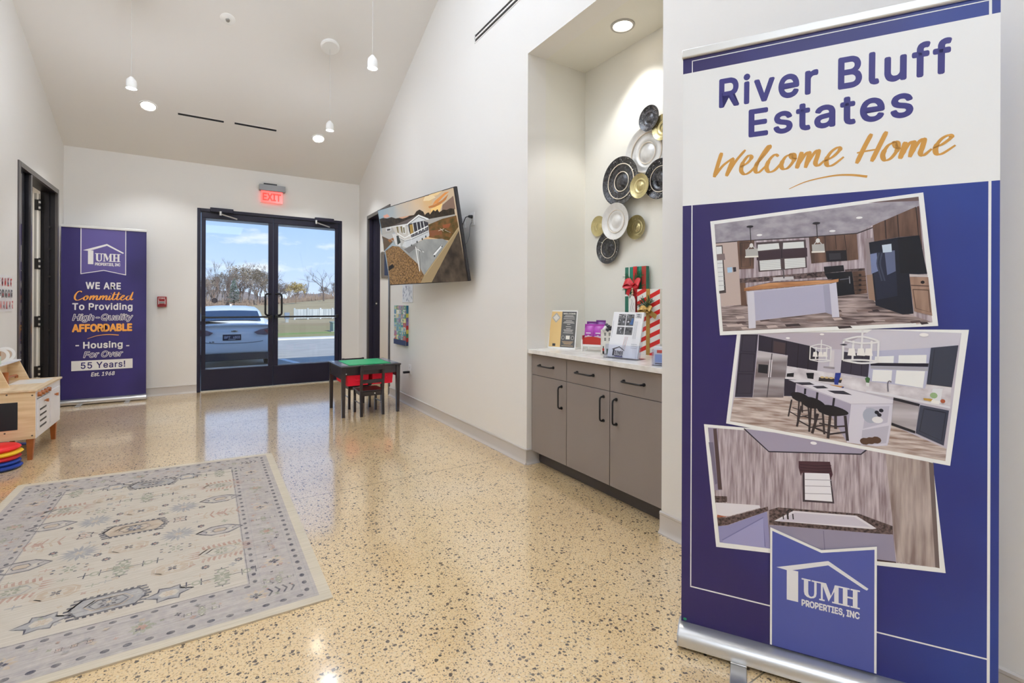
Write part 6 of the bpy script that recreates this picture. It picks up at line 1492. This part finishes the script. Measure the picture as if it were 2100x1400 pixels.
def medallion(c, s, dark, fill):
    q = rot([(-1, 0), (-.72, .5), (.72, .5), (1, 0), (.72, -.5), (-.72, -.5)], c, 0, s); Z_(q, fill)
    for sx in (-1, 1):
        for k in range(7):
            v = -.54+.18*k; x = sx*(.80+.18*(1-abs(v)/.6)); Z_(rot([(x-.07*sx, v-.05), (x+.13*sx, v-.06), (x+.13*sx, v+.05), (x-.07*sx, v+.05)], c, 0, s), dark)
        for k in range(9):
            v = -.7+.175*k; Z_(rot([(v-.05, sx*.50), (v+.05, sx*.50), (v+.07, sx*.62), (v-.03, sx*.62)], c, 0, s), dark)
    outline(q, s*.06, dark); outline(rot(HEX, c, 0, s*.62, s*.5), s*.04, RTAN); outline(rot(HEX, c, 0, s*.5, s*.42), s*.025, dark)
    petals(c, 8, s*.06, s*.30, s*.06, dark); petals(c, 8, s*.05, s*.22, s*.05, RBL, PI/8); pr.disc(c, s*.07, RTAN, None, 8)
def star(c, s, dark):
    q = [(1, 0), (.45, .28), (.42, .62), (0, .5), (-.42, .62), (-.45, .28), (-1, 0), (-.45, -.28), (-.42, -.62), (0, -.5), (.42, -.62), (.45, -.28)]
    Z_(rot(q, c, 0, s), RBL); outline(rot(q, c, 0, s), s*.10, dark); Z_(rot(HEX, c, 0, s*.42), RG); petals(c, 6, 0, s*.3, s*.07, RTAN)
def lozenge(c, s, dark):
    q = [(-1, 0), (-.7, .25), (-.35, .5), (.35, .5), (.7, .25), (1, 0), (.7, -.25), (.35, -.5), (-.35, -.5), (-.7, -.25)]
    Z_(rot(q, c, 0, s), RBAND); outline(rot(q, c, 0, s), s*.09, dark)
    for sx in (-1, 1): pr.line(spline(rot([(sx*.6, .15), (sx*.42, .0), (sx*.5, -.18), (sx*.25, -.28)], c, 0, s), 3), s*.11, RG); pr.line(spline(rot([(sx*.72, .12), (sx*.55, .02), (sx*.6, -.1)], c, 0, s), 3), s*.05, dark)
    Z_(rot(HEX, c, 0, s*.32), RTAN); outline(rot(HEX, c, 0, s*.32), s*.05, dark)
def burst(c, s): petals(c, 16, s*.2, s, s*.10, RBL); pr.disc(c, s*.6, RBL, s*.42, 14); petals(c, 6, 0, s*.3, s*.06, RTAN)
def spiky(c, s):
    for sx in (-1, 1):
        for k in range(8):
            v = -.66+.19*k; Z_(rot([(v, sx*.42), (v+.10, sx*.42), (v+.02+.18*sx*0, sx*.78), (v-.06, sx*.66)], c, 0, s), RRUST)
        for k in range(4):
            v = -.28+.18*k; Z_(rot([(sx*.78, v), (sx*.78, v+.1), (sx*1.25, v+.05)], c, 0, s), RRUST)
    outline(rot(HEX, c, 0, s*.8, s*.66), s*.06, RTAN); outline(rot(HEX, c, 0, s*.55, s*.48), s*.05, RBL); petals(c, 8, s*.08, s*.3, s*.06, RGR)
def rosette(c, s):
    q = [(-1, -.3), (-.6, -.62), (.6, -.62), (1, -.3), (1, .3), (.6, .62), (-.6, .62), (-1, .3)]
    Z_(rot(q, c, 0, s), RTAN); outline(rot(q, c, 0, s*.8), s*.07, RG); petals(c, 8, s*.12, s*.55, s*.12, RG); petals(c, 4, 0, s*.3, s*.09, RN, PI/4)
def filigree(c, s):
    for a in (0, PI/2, PI, 1.5*PI):
        d = (math.cos(a), math.sin(a)); L = 1.1 if a in (0, PI) else .62
        pr.line([(c[0]+d[0]*s*.2, c[1]+d[1]*s*.2), (c[0]+d[0]*s*L, c[1]+d[1]*s*L)], s*.035, RN); e = (-d[1], d[0])
        for f in (.5, .85): pr.line([(c[0]+d[0]*s*L*f+e[0]*s*.2, c[1]+d[1]*s*L*f+e[1]*s*.2), (c[0]+d[0]*s*L*f-e[0]*s*.2, c[1]+d[1]*s*L*f-e[1]*s*.2)], s*.035, RN)
        pr.disc((c[0]+d[0]*s*L*.62, c[1]+d[1]*s*L*.62), s*.14, RGR, None, 8); pr.disc((c[0]+d[0]*s*L*.62, c[1]+d[1]*s*L*.62), s*.08, RG, None, 8)
    petals(c, 8, s*.04, s*.32, s*.07, RGR)
def plantm(c, s):
    pr.line([(c[0]-s, c[1]), (c[0]+s, c[1])], s*.07, RTAN)
    for k in range(6):
        x = -.8+.32*k
        for sy in (-1, 1): pr.line([(c[0]+x*s, c[1]), (c[0]+(x+.18)*s, c[1]+sy*.5*s)], s*.09, RRUST if k % 2 else RTAN)
    petals(c, 6, 0, s*.28, s*.08, RRUST)
def tiny(c, s, m=None): petals(c, 8, s*.2, s, s*.3, m or RN); pr.disc(c, s*.35, RRUST, None, 8)
def quatre(c, s): petals(c, 4, 0, s, s*.34, RN, PI/4); petals(c, 4, 0, s*.8, s*.22, RG, PI/4); petals(c, 4, 0, s*.55, s*.14, RRUST); outline(rot([(1, 0), (0, .8), (-1, 0), (0, -.8)], c, 0, s*1.15), s*.07, RRUST)
def ovalm(c, s):
    q = [(s*math.cos(k*PI/8), s*.6*math.sin(k*PI/8)) for k in range(16)]; q = [(c[0]+x, c[1]+y) for x, y in q]
    for k in range(16): pr.disc(q[k], s*.12, RN if k % 2 else RTAN, s*.09, 6)
    petals(c, 6, s*.08, s*.5, s*.1, RGR)
A3 = np.array([[FRc.x-FLc.x, BLc.x-FLc.x], [FRc.y-FLc.y, BLc.y-FLc.y]])
def ruv(cx, cy):
    p = onZ(cx/2.8, 900+cy/2.8, .007); u, v = .5, .5
    for _ in range(12):
        q = rug_uv(u, v); du, dv = np.linalg.solve(A3, [p.x-q.x, p.y-q.y]); u += du; v += dv
    return (u*RW, v*RH)
for f_, args, pts in ((medallion, (.135, RN, RTAN), [(775, 510)]), (medallion, (.125, RN, RBL), [(880, 255), (625, 935)]), (star, (.085, RN), [(970, 885), (235, 1055), (665, 275), (1075, 215)]), (lozenge, (.105, RN), [(120, 735), (1262, 520), (295, 500), (1265, 342)]),
                     (burst, (.085,), [(455, 655), (545, 472), (1025, 545), (1055, 390)]), (spiky, (.115,), [(370, 410), (1265, 265), (1272, 640), (60, 880)]), (rosette, (.078,), [(740, 620), (810, 412), (990, 740), (320, 885), (630, 345), (1060, 275)]),
                     (filigree, (.14,), [(700, 740), (1275, 790), (845, 335), (440, 310), (1260, 195)]), (plantm, (.10,), [(210, 610), (1265, 425)]), (quatre, (.045,), [(1035, 460), (490, 555)]), (tiny, (.02,), [(1155, 500), (305, 657), (607, 600), (900, 545), (930, 430), (670, 470), (400, 515), (1160, 390), (560, 665), (890, 600), (950, 380), (690, 430), (610, 690), (1370, 690), (1180, 735)]), (ovalm, (.062,), [(1055, 340), (580, 415), (400, 745), (1010, 625)])):
    for p in pts: pr.y = LV; f_(ruv(*p), *args)
rg = random.Random(77)
for _ in range(150):
    q = (rg.uniform(i1+.02, RW-i1-.02), rg.uniform(i1+.02, RH-i1-.02)); r_ = rg.uniform(.007, .014); pr.y = LV-.00002
    k_m = rg.choice([RTAN, RTAN, RBL, RRUST, RGR])
    if rg.random() < .5: petals(q, 4, 0, r_*1.5, r_*.55, k_m, rg.uniform(0, 1.5))
    else: pr.line([(q[0]-r_*2, q[1]), (q[0]+r_*2, q[1])], r_*.5, k_m); pr.line([(q[0], q[1]-r_*1.3), (q[0], q[1]+r_*1.3)], r_*.4, k_m)
# border: two guard lines of oval dots and a band of motifs between them
def along(off):
    x0, x1, y0, y1 = off, RW-off, off*.98, RH-off*.98
    return [((x0, y0), (x1, y0)), ((x1, y0), (x1, y1)), ((x1, y1), (x0, y1)), ((x0, y1), (x0, y0))]
for off, sz in ((.082, .011), (.262, .010)):
    for a, b in along(off):
        L_ = math.hypot(b[0]-a[0], b[1]-a[1]); n_ = int(L_/.062)
        for k in range(n_):
            f = (k+.5)/n_; c = (a[0]+(b[0]-a[0])*f, a[1]+(b[1]-a[1])*f); pr.y = LV+.0004; hz = abs(b[0]-a[0]) > abs(b[1]-a[1]); pr.disc(c, sz*(1.25 if hz else .9), RN, sz*(.9 if hz else 1.25), 10)
    for o2 in (off-.022, off+.022):
        for a, b in along(o2): pr.line([a, b], .0022, RN if o2 > off and off > .2 else RBL)
rg = random.Random(21)
for si, (a, b) in enumerate(along(.172)):
    L_ = math.hypot(b[0]-a[0], b[1]-a[1]); n_ = max(3, int(L_/.165)); hz = si % 2 == 0
    for k in range(n_):
        pr.y = LV; f = (k+.5)/n_; c = (a[0]+(b[0]-a[0])*f, a[1]+(b[1]-a[1])*f); kind = k % 4
        if kind == 0: filigree(c, .062)
        elif kind == 1: petals(c, 8, .012, .048, .010, RTAN); petals(c, 4, 0, .024, .008, RN)
        elif kind == 2:
            for d in (-1, 0, 1): quatre((c[0]+(d*.042 if hz else 0), c[1]+(0 if hz else d*.042)), .014)
        else: petals(c, 8, .01, .042, .010, RGR, .2); petals(c, 6, 0, .02, .008, RRUST)
        for _ in range(7):
            q = (c[0]+rg.uniform(-.08, .08)*(1 if hz else .7), c[1]+rg.uniform(-.08, .08)*(.7 if hz else 1)); r_ = rg.uniform(.005, .010); petals(q, 4, 0, r_*1.4, r_*.5, rg.choice([RN, RBL, RTAN, RRUST, RGR]), rg.uniform(0, 1))
pr.y = LV
for cx, cy, r_ in ((1, 0, 1), (1, 1, 1), (0, 0, 1), (0, 1, 1)):
    c = (.172 if cx == 0 else RW-.172, .172 if cy == 0 else RH-.172)
    for k in range(4): pr.line([(c[0]-.05+.028*k, c[1]-.03), (c[0]-.035+.028*k, c[1]), (c[0]-.05+.028*k, c[1]+.03)], .008, RN)
tag(mb.build('rug', smooth=0, recalc=False), 'large cream and grey rug with faded tribal medallions on the polished floor', 'rug')

# ------------------------------------------------------------------ play kitchen by the left wall
M_PINE = streak('pine', (216, 184, 140), (234, 208, 168), (3, 3, 34), .5, 4); M_PINETOP = streak('pine_top', (208, 182, 146), (230, 208, 176), (20, 3, 20), .45, 4); M_PLY = mat('white_paint', (232, 230, 232), .4, var=.03, vscale=9); M_KNOB = mat('beech_brown', (168, 98, 48), .4, var=.1, vscale=20)
KX0, KX1, KY0, KY1, KZ0, KZ1 = XL+.008, -1.112, 5.095, 5.815, .165, .53
t = empty('play_kitchen', ((KX0+KX1)/2, (KY0+KY1)/2, 0), "child's wooden play kitchen with white doors against the left wall", 'play kitchen')
mb = MB(); mb.box(KX0+.014, KY0, KZ0, KX1-.002, KY0+.014, KZ1, M_PINE); mb.build('side_panel', t); mb = MB(); mb.box(KX0+.014, KY1-.014, KZ0, KX1-.002, KY1, KZ1, M_PINE); mb.build('side_panel', t)
mb = MB(); mb.box(KX0, KY0+.0, KZ0, KX0+.012, KY1, KZ1, M_PINE); mb.box(KX0, KY0+.014, KZ0, KX1-.02, KY1-.014, KZ0+.014, M_PINE); mb.build('back_panel', t)
mb = MB(); mb.box(KX1-.014, KY0+.001, KZ0, KX1, KY1-.001, KZ1, M_PLY); mb.build('front_panel', t)
mb = MB(); mb.box(KX0, KY0-.012, KZ1, KX1+.012, KY1+.022, KZ1+.016, M_PINETOP); ct_ = mb.build('worktop', t, bevel=.002)
mb = MB(); mb.box(KX0+.09, 5.46, KZ1+.0155, KX1-.03, 5.74, KZ1+.0185, mat('sink_white', (236, 234, 230), .3)); mb.build('sink', t, bevel=.001)
mb = MB(); fx, fy = KX0+.065, 5.50; mb.cyl((fx, fy, KZ1+.016), (fx, fy, KZ1+.115), .021, M_KNOB, n=20); mb.cyl((fx, fy, KZ1+.072), (fx+.03, fy+.15, KZ1+.072), .009, M_KNOB, n=12); mb.cyl((fx+.03, fy+.15, KZ1+.072), (fx+.03, fy+.15, KZ1+.05), .011, M_KNOB, n=12); mb.build('tap', t)
mb = MB(); mb.box(KX0+.02, KY0-.003, .245, KX1-.10, KY0, .455, mat('chalkboard', (28, 28, 32), .7)); mb.build('chalkboard', t, bevel=.002)
mb = MB()
for x, z in ((KX1-.16, .515), (KX1-.02, .50), (KX1-.02, .19), (KX1-.17, .225)): mb.cyl((x, KY0-.0015, z), (x, KY0, z), .006, mat('screw', (96, 84, 70), .4), n=10)
mb.build('screw_caps', t)
for k in range(4):
    y = 5.155+.088*k; mb = MB(); mb.cyl((KX1, y, .497), (KX1+.022, y, .497), .019, M_KNOB, .016, n=18); mb.build('burner_knob', t)
mb = MB(); mb.box(KX1, KY0+.03, .462, KX1+.0015, 5.47, .467, M_BLACK); mb.build('door_gap', t)
d = MB(); d.box(KX1, KY0+.03, .215, KX1+.008, 5.44, .458, M_PLY); d = d.build('oven_door', t, bevel=.001)
for k in range(4):
    z = .375-.045*k; mb = MB(); mb.box(KX1+.008, KY0+.075, z-.008, KX1+.0095, 5.345, z+.006, M_BLACK); mb.build('vent_slot', d)
mb = MB(); mb.cyl((KX1+.008, 5.30, .425), (KX1+.018, 5.30, .425), .006, M_KNOB, n=12); mb.cyl((KX1+.018, 5.30, .425), (KX1+.032, 5.30, .425), .011, M_KNOB, .014, n=16); mb.build('knob', d)
d = MB(); d.box(KX1, 5.47, .205, KX1+.008, KY1-.035, .475, M_PLY); d = d.build('cupboard_door', t, bevel=.001)
mb = MB(); mb.cyl((KX1+.008, 5.60, .425), (KX1+.018, 5.60, .425), .006, M_KNOB, n=12); mb.cyl((KX1+.018, 5.60, .425), (KX1+.032, 5.60, .425), .011, M_KNOB, .014, n=16); mb.build('knob', d)
for x in (KX0+.04, KX1-.035):
    for y in (KY0+.035, KY1-.045):
        mb = MB(); sy = -.012 if y < 5.4 else .012; mb.hexa([(x-.014, y+sy-.014, 0), (x+.014, y+sy-.014, 0), (x+.014, y+sy+.014, 0), (x-.014, y+sy+.014, 0), (x-.022, y-.022, KZ0), (x+.022, y-.022, KZ0), (x+.022, y+.022, KZ0), (x-.022, y+.022, KZ0)], M_KNOB); mb.build('leg', t, bevel=.002)
# upper shelf of the kitchen
mb = MB(); mb.box(KX0, KY0+.03, .712, KX0+.088, 5.80, .724, M_PLY); mb.build('shelf', t, bevel=.001)
mb = MB(); mb.prism([(KX0, KZ1+.016), (KX0+.145, KZ1+.016), (KX0+.082, .712), (KX0, .712)], (0, 5.775, 0), (1, 0, 0), (0, 0, 1), (0, .014, 0), M_PINE); mb.build('shelf_end', t)
mb = MB(); mb.prism([(KX0, KZ1+.016), (KX0+.145, KZ1+.016), (KX0+.082, .712), (KX0, .712)], (0, 5.28, 0), (1, 0, 0), (0, 0, 1), (0, .014, 0), M_PINE); mb.build('shelf_divider', t)
mb = MB(); mb.box(KX0, KY0+.03, KZ1+.016, KX0+.008, 5.79, .712, M_PINE); mb.build('shelf_back', t)
# toys on the shelf
for y, lb in ((5.42, 'white toy ring with tan middle on the play kitchen shelf, the nearer of two'), (5.56, 'white toy ring with tan middle on the play kitchen shelf, the farther of two')):
    t = empty('toy_ring', (KX0+.05, y, .724), lb, 'toy', 'toy rings on the kitchen shelf'); c = (KX0+.05, y, .724+.062); ax = (.55, -.8, 0)
    mb = MB(); mb.lathe([(.040, -.008), (.062, -.008), (.062, .008), (.040, .008), (.040, -.008)], M_WHITE, 30, c, ax); mb.build('rim', t, bevel=.002)
    mb = MB(); mb.lathe([(.0001, -.004), (.041, -.004), (.041, .004), (.0001, .004)], mat('ring_tan', (206, 184, 164), .5), 30, c, ax); mb.build('centre', t)
mb = MB(); mb.box(KX0+.012, 5.24, .7245, KX0+.075, 5.37, .790, mat('toy_block', (196, 214, 190), .5)); mb.box(KX0+.012, 5.24, .790, KX0+.075, 5.37, .826, mat('toy_block_brown', (176, 126, 78), .5))
tag(mb.build('toy_box', bevel=.003), 'pale green and brown toy box at the left end of the kitchen shelf', 'toy')

# ------------------------------------------------------------------ stack of round floor cushions
CC = Vector((-1.280, 4.94, 0)); zc = 0.0
for i, (col, r_, dx, dy, h, lb) in enumerate([((24, 58, 150), .130, .0, .0, .036, 'blue round floor cushion at the bottom of the stack by the play kitchen'), ((30, 70, 168), .125, -.004, .002, .034, 'blue round floor cushion second from the bottom of the stack'),
        ((206, 28, 40), .126, -.004, .0, .036, 'red round floor cushion in the middle of the stack'), ((240, 196, 36), .132, .0, .002, .034, 'yellow round floor cushion under the top red one'), ((236, 34, 36), .129, -.008, -.004, .038, 'bright red round floor cushion on top of the stack')]):
    c = CC+Vector((dx, dy, zc)); t = empty('floor_cushion', c, lb, 'cushion', 'round floor cushions in a stack')
    mm = mat('cushion_%d' % i, col, .55, bump=.1, bscale=300); mb = MB()
    mb.lathe([(.0001, 0), (r_*.86, .0), (r_*.97, h*.28), (r_, h*.5), (r_*.97, h*.74), (r_*.86, h*.96), (.0001, h*1.0)], mm, 48, c); mb.build('pad', t, smooth=60)
    mb = MB(); mb.tube([c+Vector((r_*1.0*math.cos(2*PI*k/40), r_*1.0*math.sin(2*PI*k/40), h*.5)) for k in range(41)], .0035, mm, 6, cap=False); mb.build('piping', t)
    if i == 4:
        mb = MB(); a = c+Vector((.092, .075, h*.55)); 
        mb.hexa([a+Vector(v) for v in ((-.01, -.02, -.006), (.05, .0, -.016), (.045, .03, -.016), (-.02, .02, -.006), (-.01, -.02, .012), (.05, .0, -.002), (.045, .03, -.002), (-.02, .02, .012))], mat('strap_blue', (28, 44, 92), .6)); o_ = mb.build('carry_strap', t, bevel=.003); o_['label'] = 'blue carry strap'
    zc += h*.965

# ------------------------------------------------------------------ alphabet poster on the left wall
q1 = onX(23.5, 567, XL); q2 = onX(22.5, 638, XL); PY1 = q1.y; PY0 = PY1-.62; PZ1, PZ0 = q1.z+.005, q2.z
t = empty('alphabet_poster', (XL, (PY0+PY1)/2, PZ0), 'white alphabet poster with red and black letters at the left edge', 'poster', local=True, rz=PI/2)
w_ = PY1-PY0; h_ = PZ1-PZ0
mb = MB(); mb.box(-w_/2, -.004, 0, w_/2, 0, h_, mat('poster_white', (232, 230, 230), .5)); mb.build('sheet', t)
mb = MB(); pr = Print(mb, .0042); rows = ['ABCDEGHIT', 'KLMNPDQOR', 'STUVWXKYZ']; cs = [(206, 66, 54), (44, 48, 58), (190, 70, 70), (52, 60, 66)]
for j, row in enumerate(rows):
    for i, ch in enumerate(row):
        x = -w_/2+w_*(i+.22)/9; z = h_*(.70-.315*j); pr.text(ch, (x, z), (x+w_*.055, z), h_*.22, ink(*cs[(i*2+j*3) % 4]), bold=.03, raw=True)
        pr.disc((x+w_*.022, z+h_*.08), .011, ink(*cs[(i+j) % 4]), .014, 10)
mb.build('lettering', t, smooth=0, recalc=False)

# ------------------------------------------------------------------ white car parked outside, rear towards the door
CY0, CXm, CG = 12.55, .525, G
t = empty('car', (CXm, CY0+2.4, CG), 'white sedan parked outside the entrance, seen from behind', 'car')
M_CAR = mat('car_white', (232, 236, 240), .2, spec=.6, coat=1); M_CGL = mat('car_glass', (30, 36, 48), .03, spec=1.0, coat=1); M_TIRE = mat('tyre', (26, 26, 28), .8)
def section(hw, z0, z1, tuck, n=9):
    """half outline from sill up to the shoulder"""
    return [(hw*.86, z0), (hw*.97, z0+.10), (hw, z0+(z1-z0)*.45), (hw*.985, z0+(z1-z0)*.75), (hw*(1-tuck*.4), z1-.03), (hw*(1-tuck), z1), (hw*.5, z1+.03), (0, z1+.04)]
def loft(mb, st, m, close=True):
    vs = []; n = None
    for y, pts in st:
        row = [(CXm-x, CY0+y, CG+z) for x, z in pts] + [(CXm+x, CY0+y, CG+z) for x, z in reversed(pts[:-1])]
        n = len(row); vs += row
    fs = [(i*n+j, i*n+j+1, (i+1)*n+j+1, (i+1)*n+j) for i in range(len(st)-1) for j in range(n-1)]
    fs += [tuple(range(n)), tuple((len(st)-1)*n+j for j in range(n-1, -1, -1))] + [(i*n+n-1, i*n, (i+1)*n, (i+1)*n+n-1) for i in range(len(st)-1)]
    mb.add(vs, fs, m)
S = section
mb = MB()
loft(mb, [(-.02, S(.74, .42, .80, .10)), (.03, S(.86, .36, .92, .09)), (.10, S(.91, .33, .985, .10)), (.30, S(.925, .30, 1.0, .12)), (.75, S(.93, .26, 1.01, .14)), (1.5, S(.93, .22, .98, .12)), (3.0, S(.93, .22, .96, .12)), (4.0, S(.92, .24, .90, .16)), (4.6, S(.88, .3, .80, .2)), (4.85, S(.74, .38, .68, .2))], M_CAR)
mb.build('body', t, smooth=50)
mb = MB()   # deck lip, a little proud of the tail
loft(mb, [(-.045, [(.70, 1.005), (.70, 1.012), (.4, 1.028), (0, 1.034)]), (.0, [(.80, .985), (.80, 1.008), (.45, 1.035), (0, 1.042)]), (.22, [(.84, .97), (.82, 1.012), (.45, 1.03), (0, 1.04)])], M_CAR); mb.build('boot_lip', t, smooth=50)
C_ = lambda hw, z1: [(hw+.16, .97), (hw+.07, 1.10), (hw+.015, z1-.07), (hw-.06, z1-.01), (hw*.5, z1+.015), (0, z1+.02)]
mb = MB(); loft(mb, [(.55, C_(.68, 1.02)), (.95, C_(.645, 1.22)), (1.35, C_(.615, 1.375)), (1.7, C_(.60, 1.42)), (2.3, C_(.61, 1.435)), (2.8, C_(.615, 1.40)), (3.3, C_(.65, 1.2)), (3.75, C_(.7, 1.0))], M_CAR); mb.build('cabin', t, smooth=50)
mb = MB()   # rear window lies on the sloping back of the cabin
def rw(f, s): y = .60+.72*f; z = 1.05+.325*f+.02; hw = (.60-.06*f)*s; return (CXm+hw, CY0+y-.015, CG+z)
rows = [[rw(f, s) for s in (-1, -.9, -.5, 0, .5, .9, 1)] for f in (.05, .25, .42, .6, .74)]
vs = [(x, y, z+.022*(1-((x-CXm)/.62)**2)) for r_ in rows for x, y, z in r_]
mb.add(vs, [(j*7+i, j*7+i+1, (j+1)*7+i+1, (j+1)*7+i) for j in range(4) for i in range(6)], M_CGL); mb.build('rear_window', t, smooth=60, recalc=False)
mb = MB(); mb.prism([(0, 0), (.20, 0), (.14, .05), (.05, .06)], (CXm-.02, CY0+1.75, CG+1.43), (0, 1, 0), (0, 0, 1), (.04, 0, 0), M_CAR); mb.build('roof_antenna', t, bevel=.008)
M_LAMPR = mat('tail_red', (128, 20, 26), .15, coat=1); M_LAMPC = mat('tail_clear', (128, 104, 112), .1, coat=1)
for s_ in (-1, 1):
    P_ = lambda x, z: (CXm+s_*x, CY0+(-.055 if x < .6 else -.055+.35*(x-.6)**1.3), CG+z)
    lm = MB(); q = [(.40, .845), (.52, .90), (.70, .935), (.88, .93), (.915, .86), (.86, .79), (.62, .775), (.47, .79)]
    lm.add([P_(*p) for p in q]+[tuple(Vector(P_(*p))+Vector((0, .10, 0))) for p in q], [tuple(range(8))]+[(i, (i+1) % 8, 8+(i+1) % 8, 8+i) for i in range(8)], M_LAMPC); l_ = lm.build('tail_light', t, smooth=0)
    lm = MB(); q = [(.60, .885), (.74, .915), (.87, .905), (.895, .85), (.85, .805), (.68, .80)]
    lm.add([tuple(Vector(P_(*p))-Vector((0, .004, 0))) for p in q], [tuple(range(6))], M_LAMPR); lm.build('red_lens', l_, smooth=0)
mb = MB(); pr = Print(mb, 0, (Vector((CXm-.05, CY0-.028, CG)), Vector((1, 0, 0)), Vector((0, 0, 1)), Vector((0, -1, 0)))); pr.rect(-.17, .665, .19, .80, M_BLACK); pr.rect(-.155, .678, .175, .788, ink(40, 46, 74))
pr.text('BPT', (-.14, .708), (-.02, .708), .055, ink(196, 196, 214), bold=.02, raw=True); pr.text('4803', (.03, .708), (.165, .708), .055, ink(196, 196, 214), bold=.02, raw=True); pr.rect(-.06, .684, .08, .694, ink(220, 220, 226)); mb.build('number_plate', t, recalc=False)
mb = MB(); y_ = CY0-.034
mb.box(CXm-.008-.05, y_-.004, CG+.865, CXm+.12-.05, y_+.04, CG+.885, mat('badge_chrome', (190, 188, 176), .2, metal=.9)); mb.box(CXm+.03-.05, y_-.004, CG+.86, CXm+.085-.05, y_+.04, CG+.892, mat('badge_chrome', (190, 188, 176), .2, metal=.9)); mb.build('badge', t, bevel=.003)
mb = MB(); sm = mat('seam_dark', (70, 76, 88), .5)
mb.tube([Vector((CXm+x, CY0-.024+(.06 if abs(x) > .6 else 0), CG+z)) for x, z in spline([(-.72, .78), (-.66, .68), (-.55, .63), (-.3, .605), (0, .60), (.3, .605), (.55, .63), (.66, .68), (.72, .78)], 5)], .006, sm, 6); mb.build('boot_seam', t)
mb = MB(); pr = Print(mb, 0, (Vector((CXm, CY0-.024, CG)), Vector((1, 0, 0)), Vector((0, 0, 1)), Vector((0, -1, 0)))); pr.text('LS', (-.47, .625), (-.38, .625), .03, ink(70, 72, 78), bold=.03, raw=True); mb.build('trim_lettering', t, recalc=False)
mb = MB(); loft(mb, [(-.015, [(.72, .22), (.78, .30), (.78, .36), (.4, .37), (0, .37)]), (.25, [(.82, .18), (.86, .30), (.86, .36), (.4, .37), (0, .37)])], mat('bumper_dark', (66, 60, 64), .5)); mb.build('lower_bumper', t)
for x in (-.80, .80):
    for y in (.95, 3.75):
        mb = MB(); mb.cyl((CXm+x-.105, CY0+y, CG+.33), (CXm+x+.105, CY0+y, CG+.33), .33, M_TIRE, n=32); w = mb.build('wheel', t, bevel=.02)
        mb = MB(); mb.cyl((CXm+x+.106*(1 if x > 0 else -1), CY0+y, CG+.33), (CXm+x+.10*(1 if x > 0 else -1), CY0+y, CG+.33), .21, M_ALU, n=24); mb.build('rim', w)
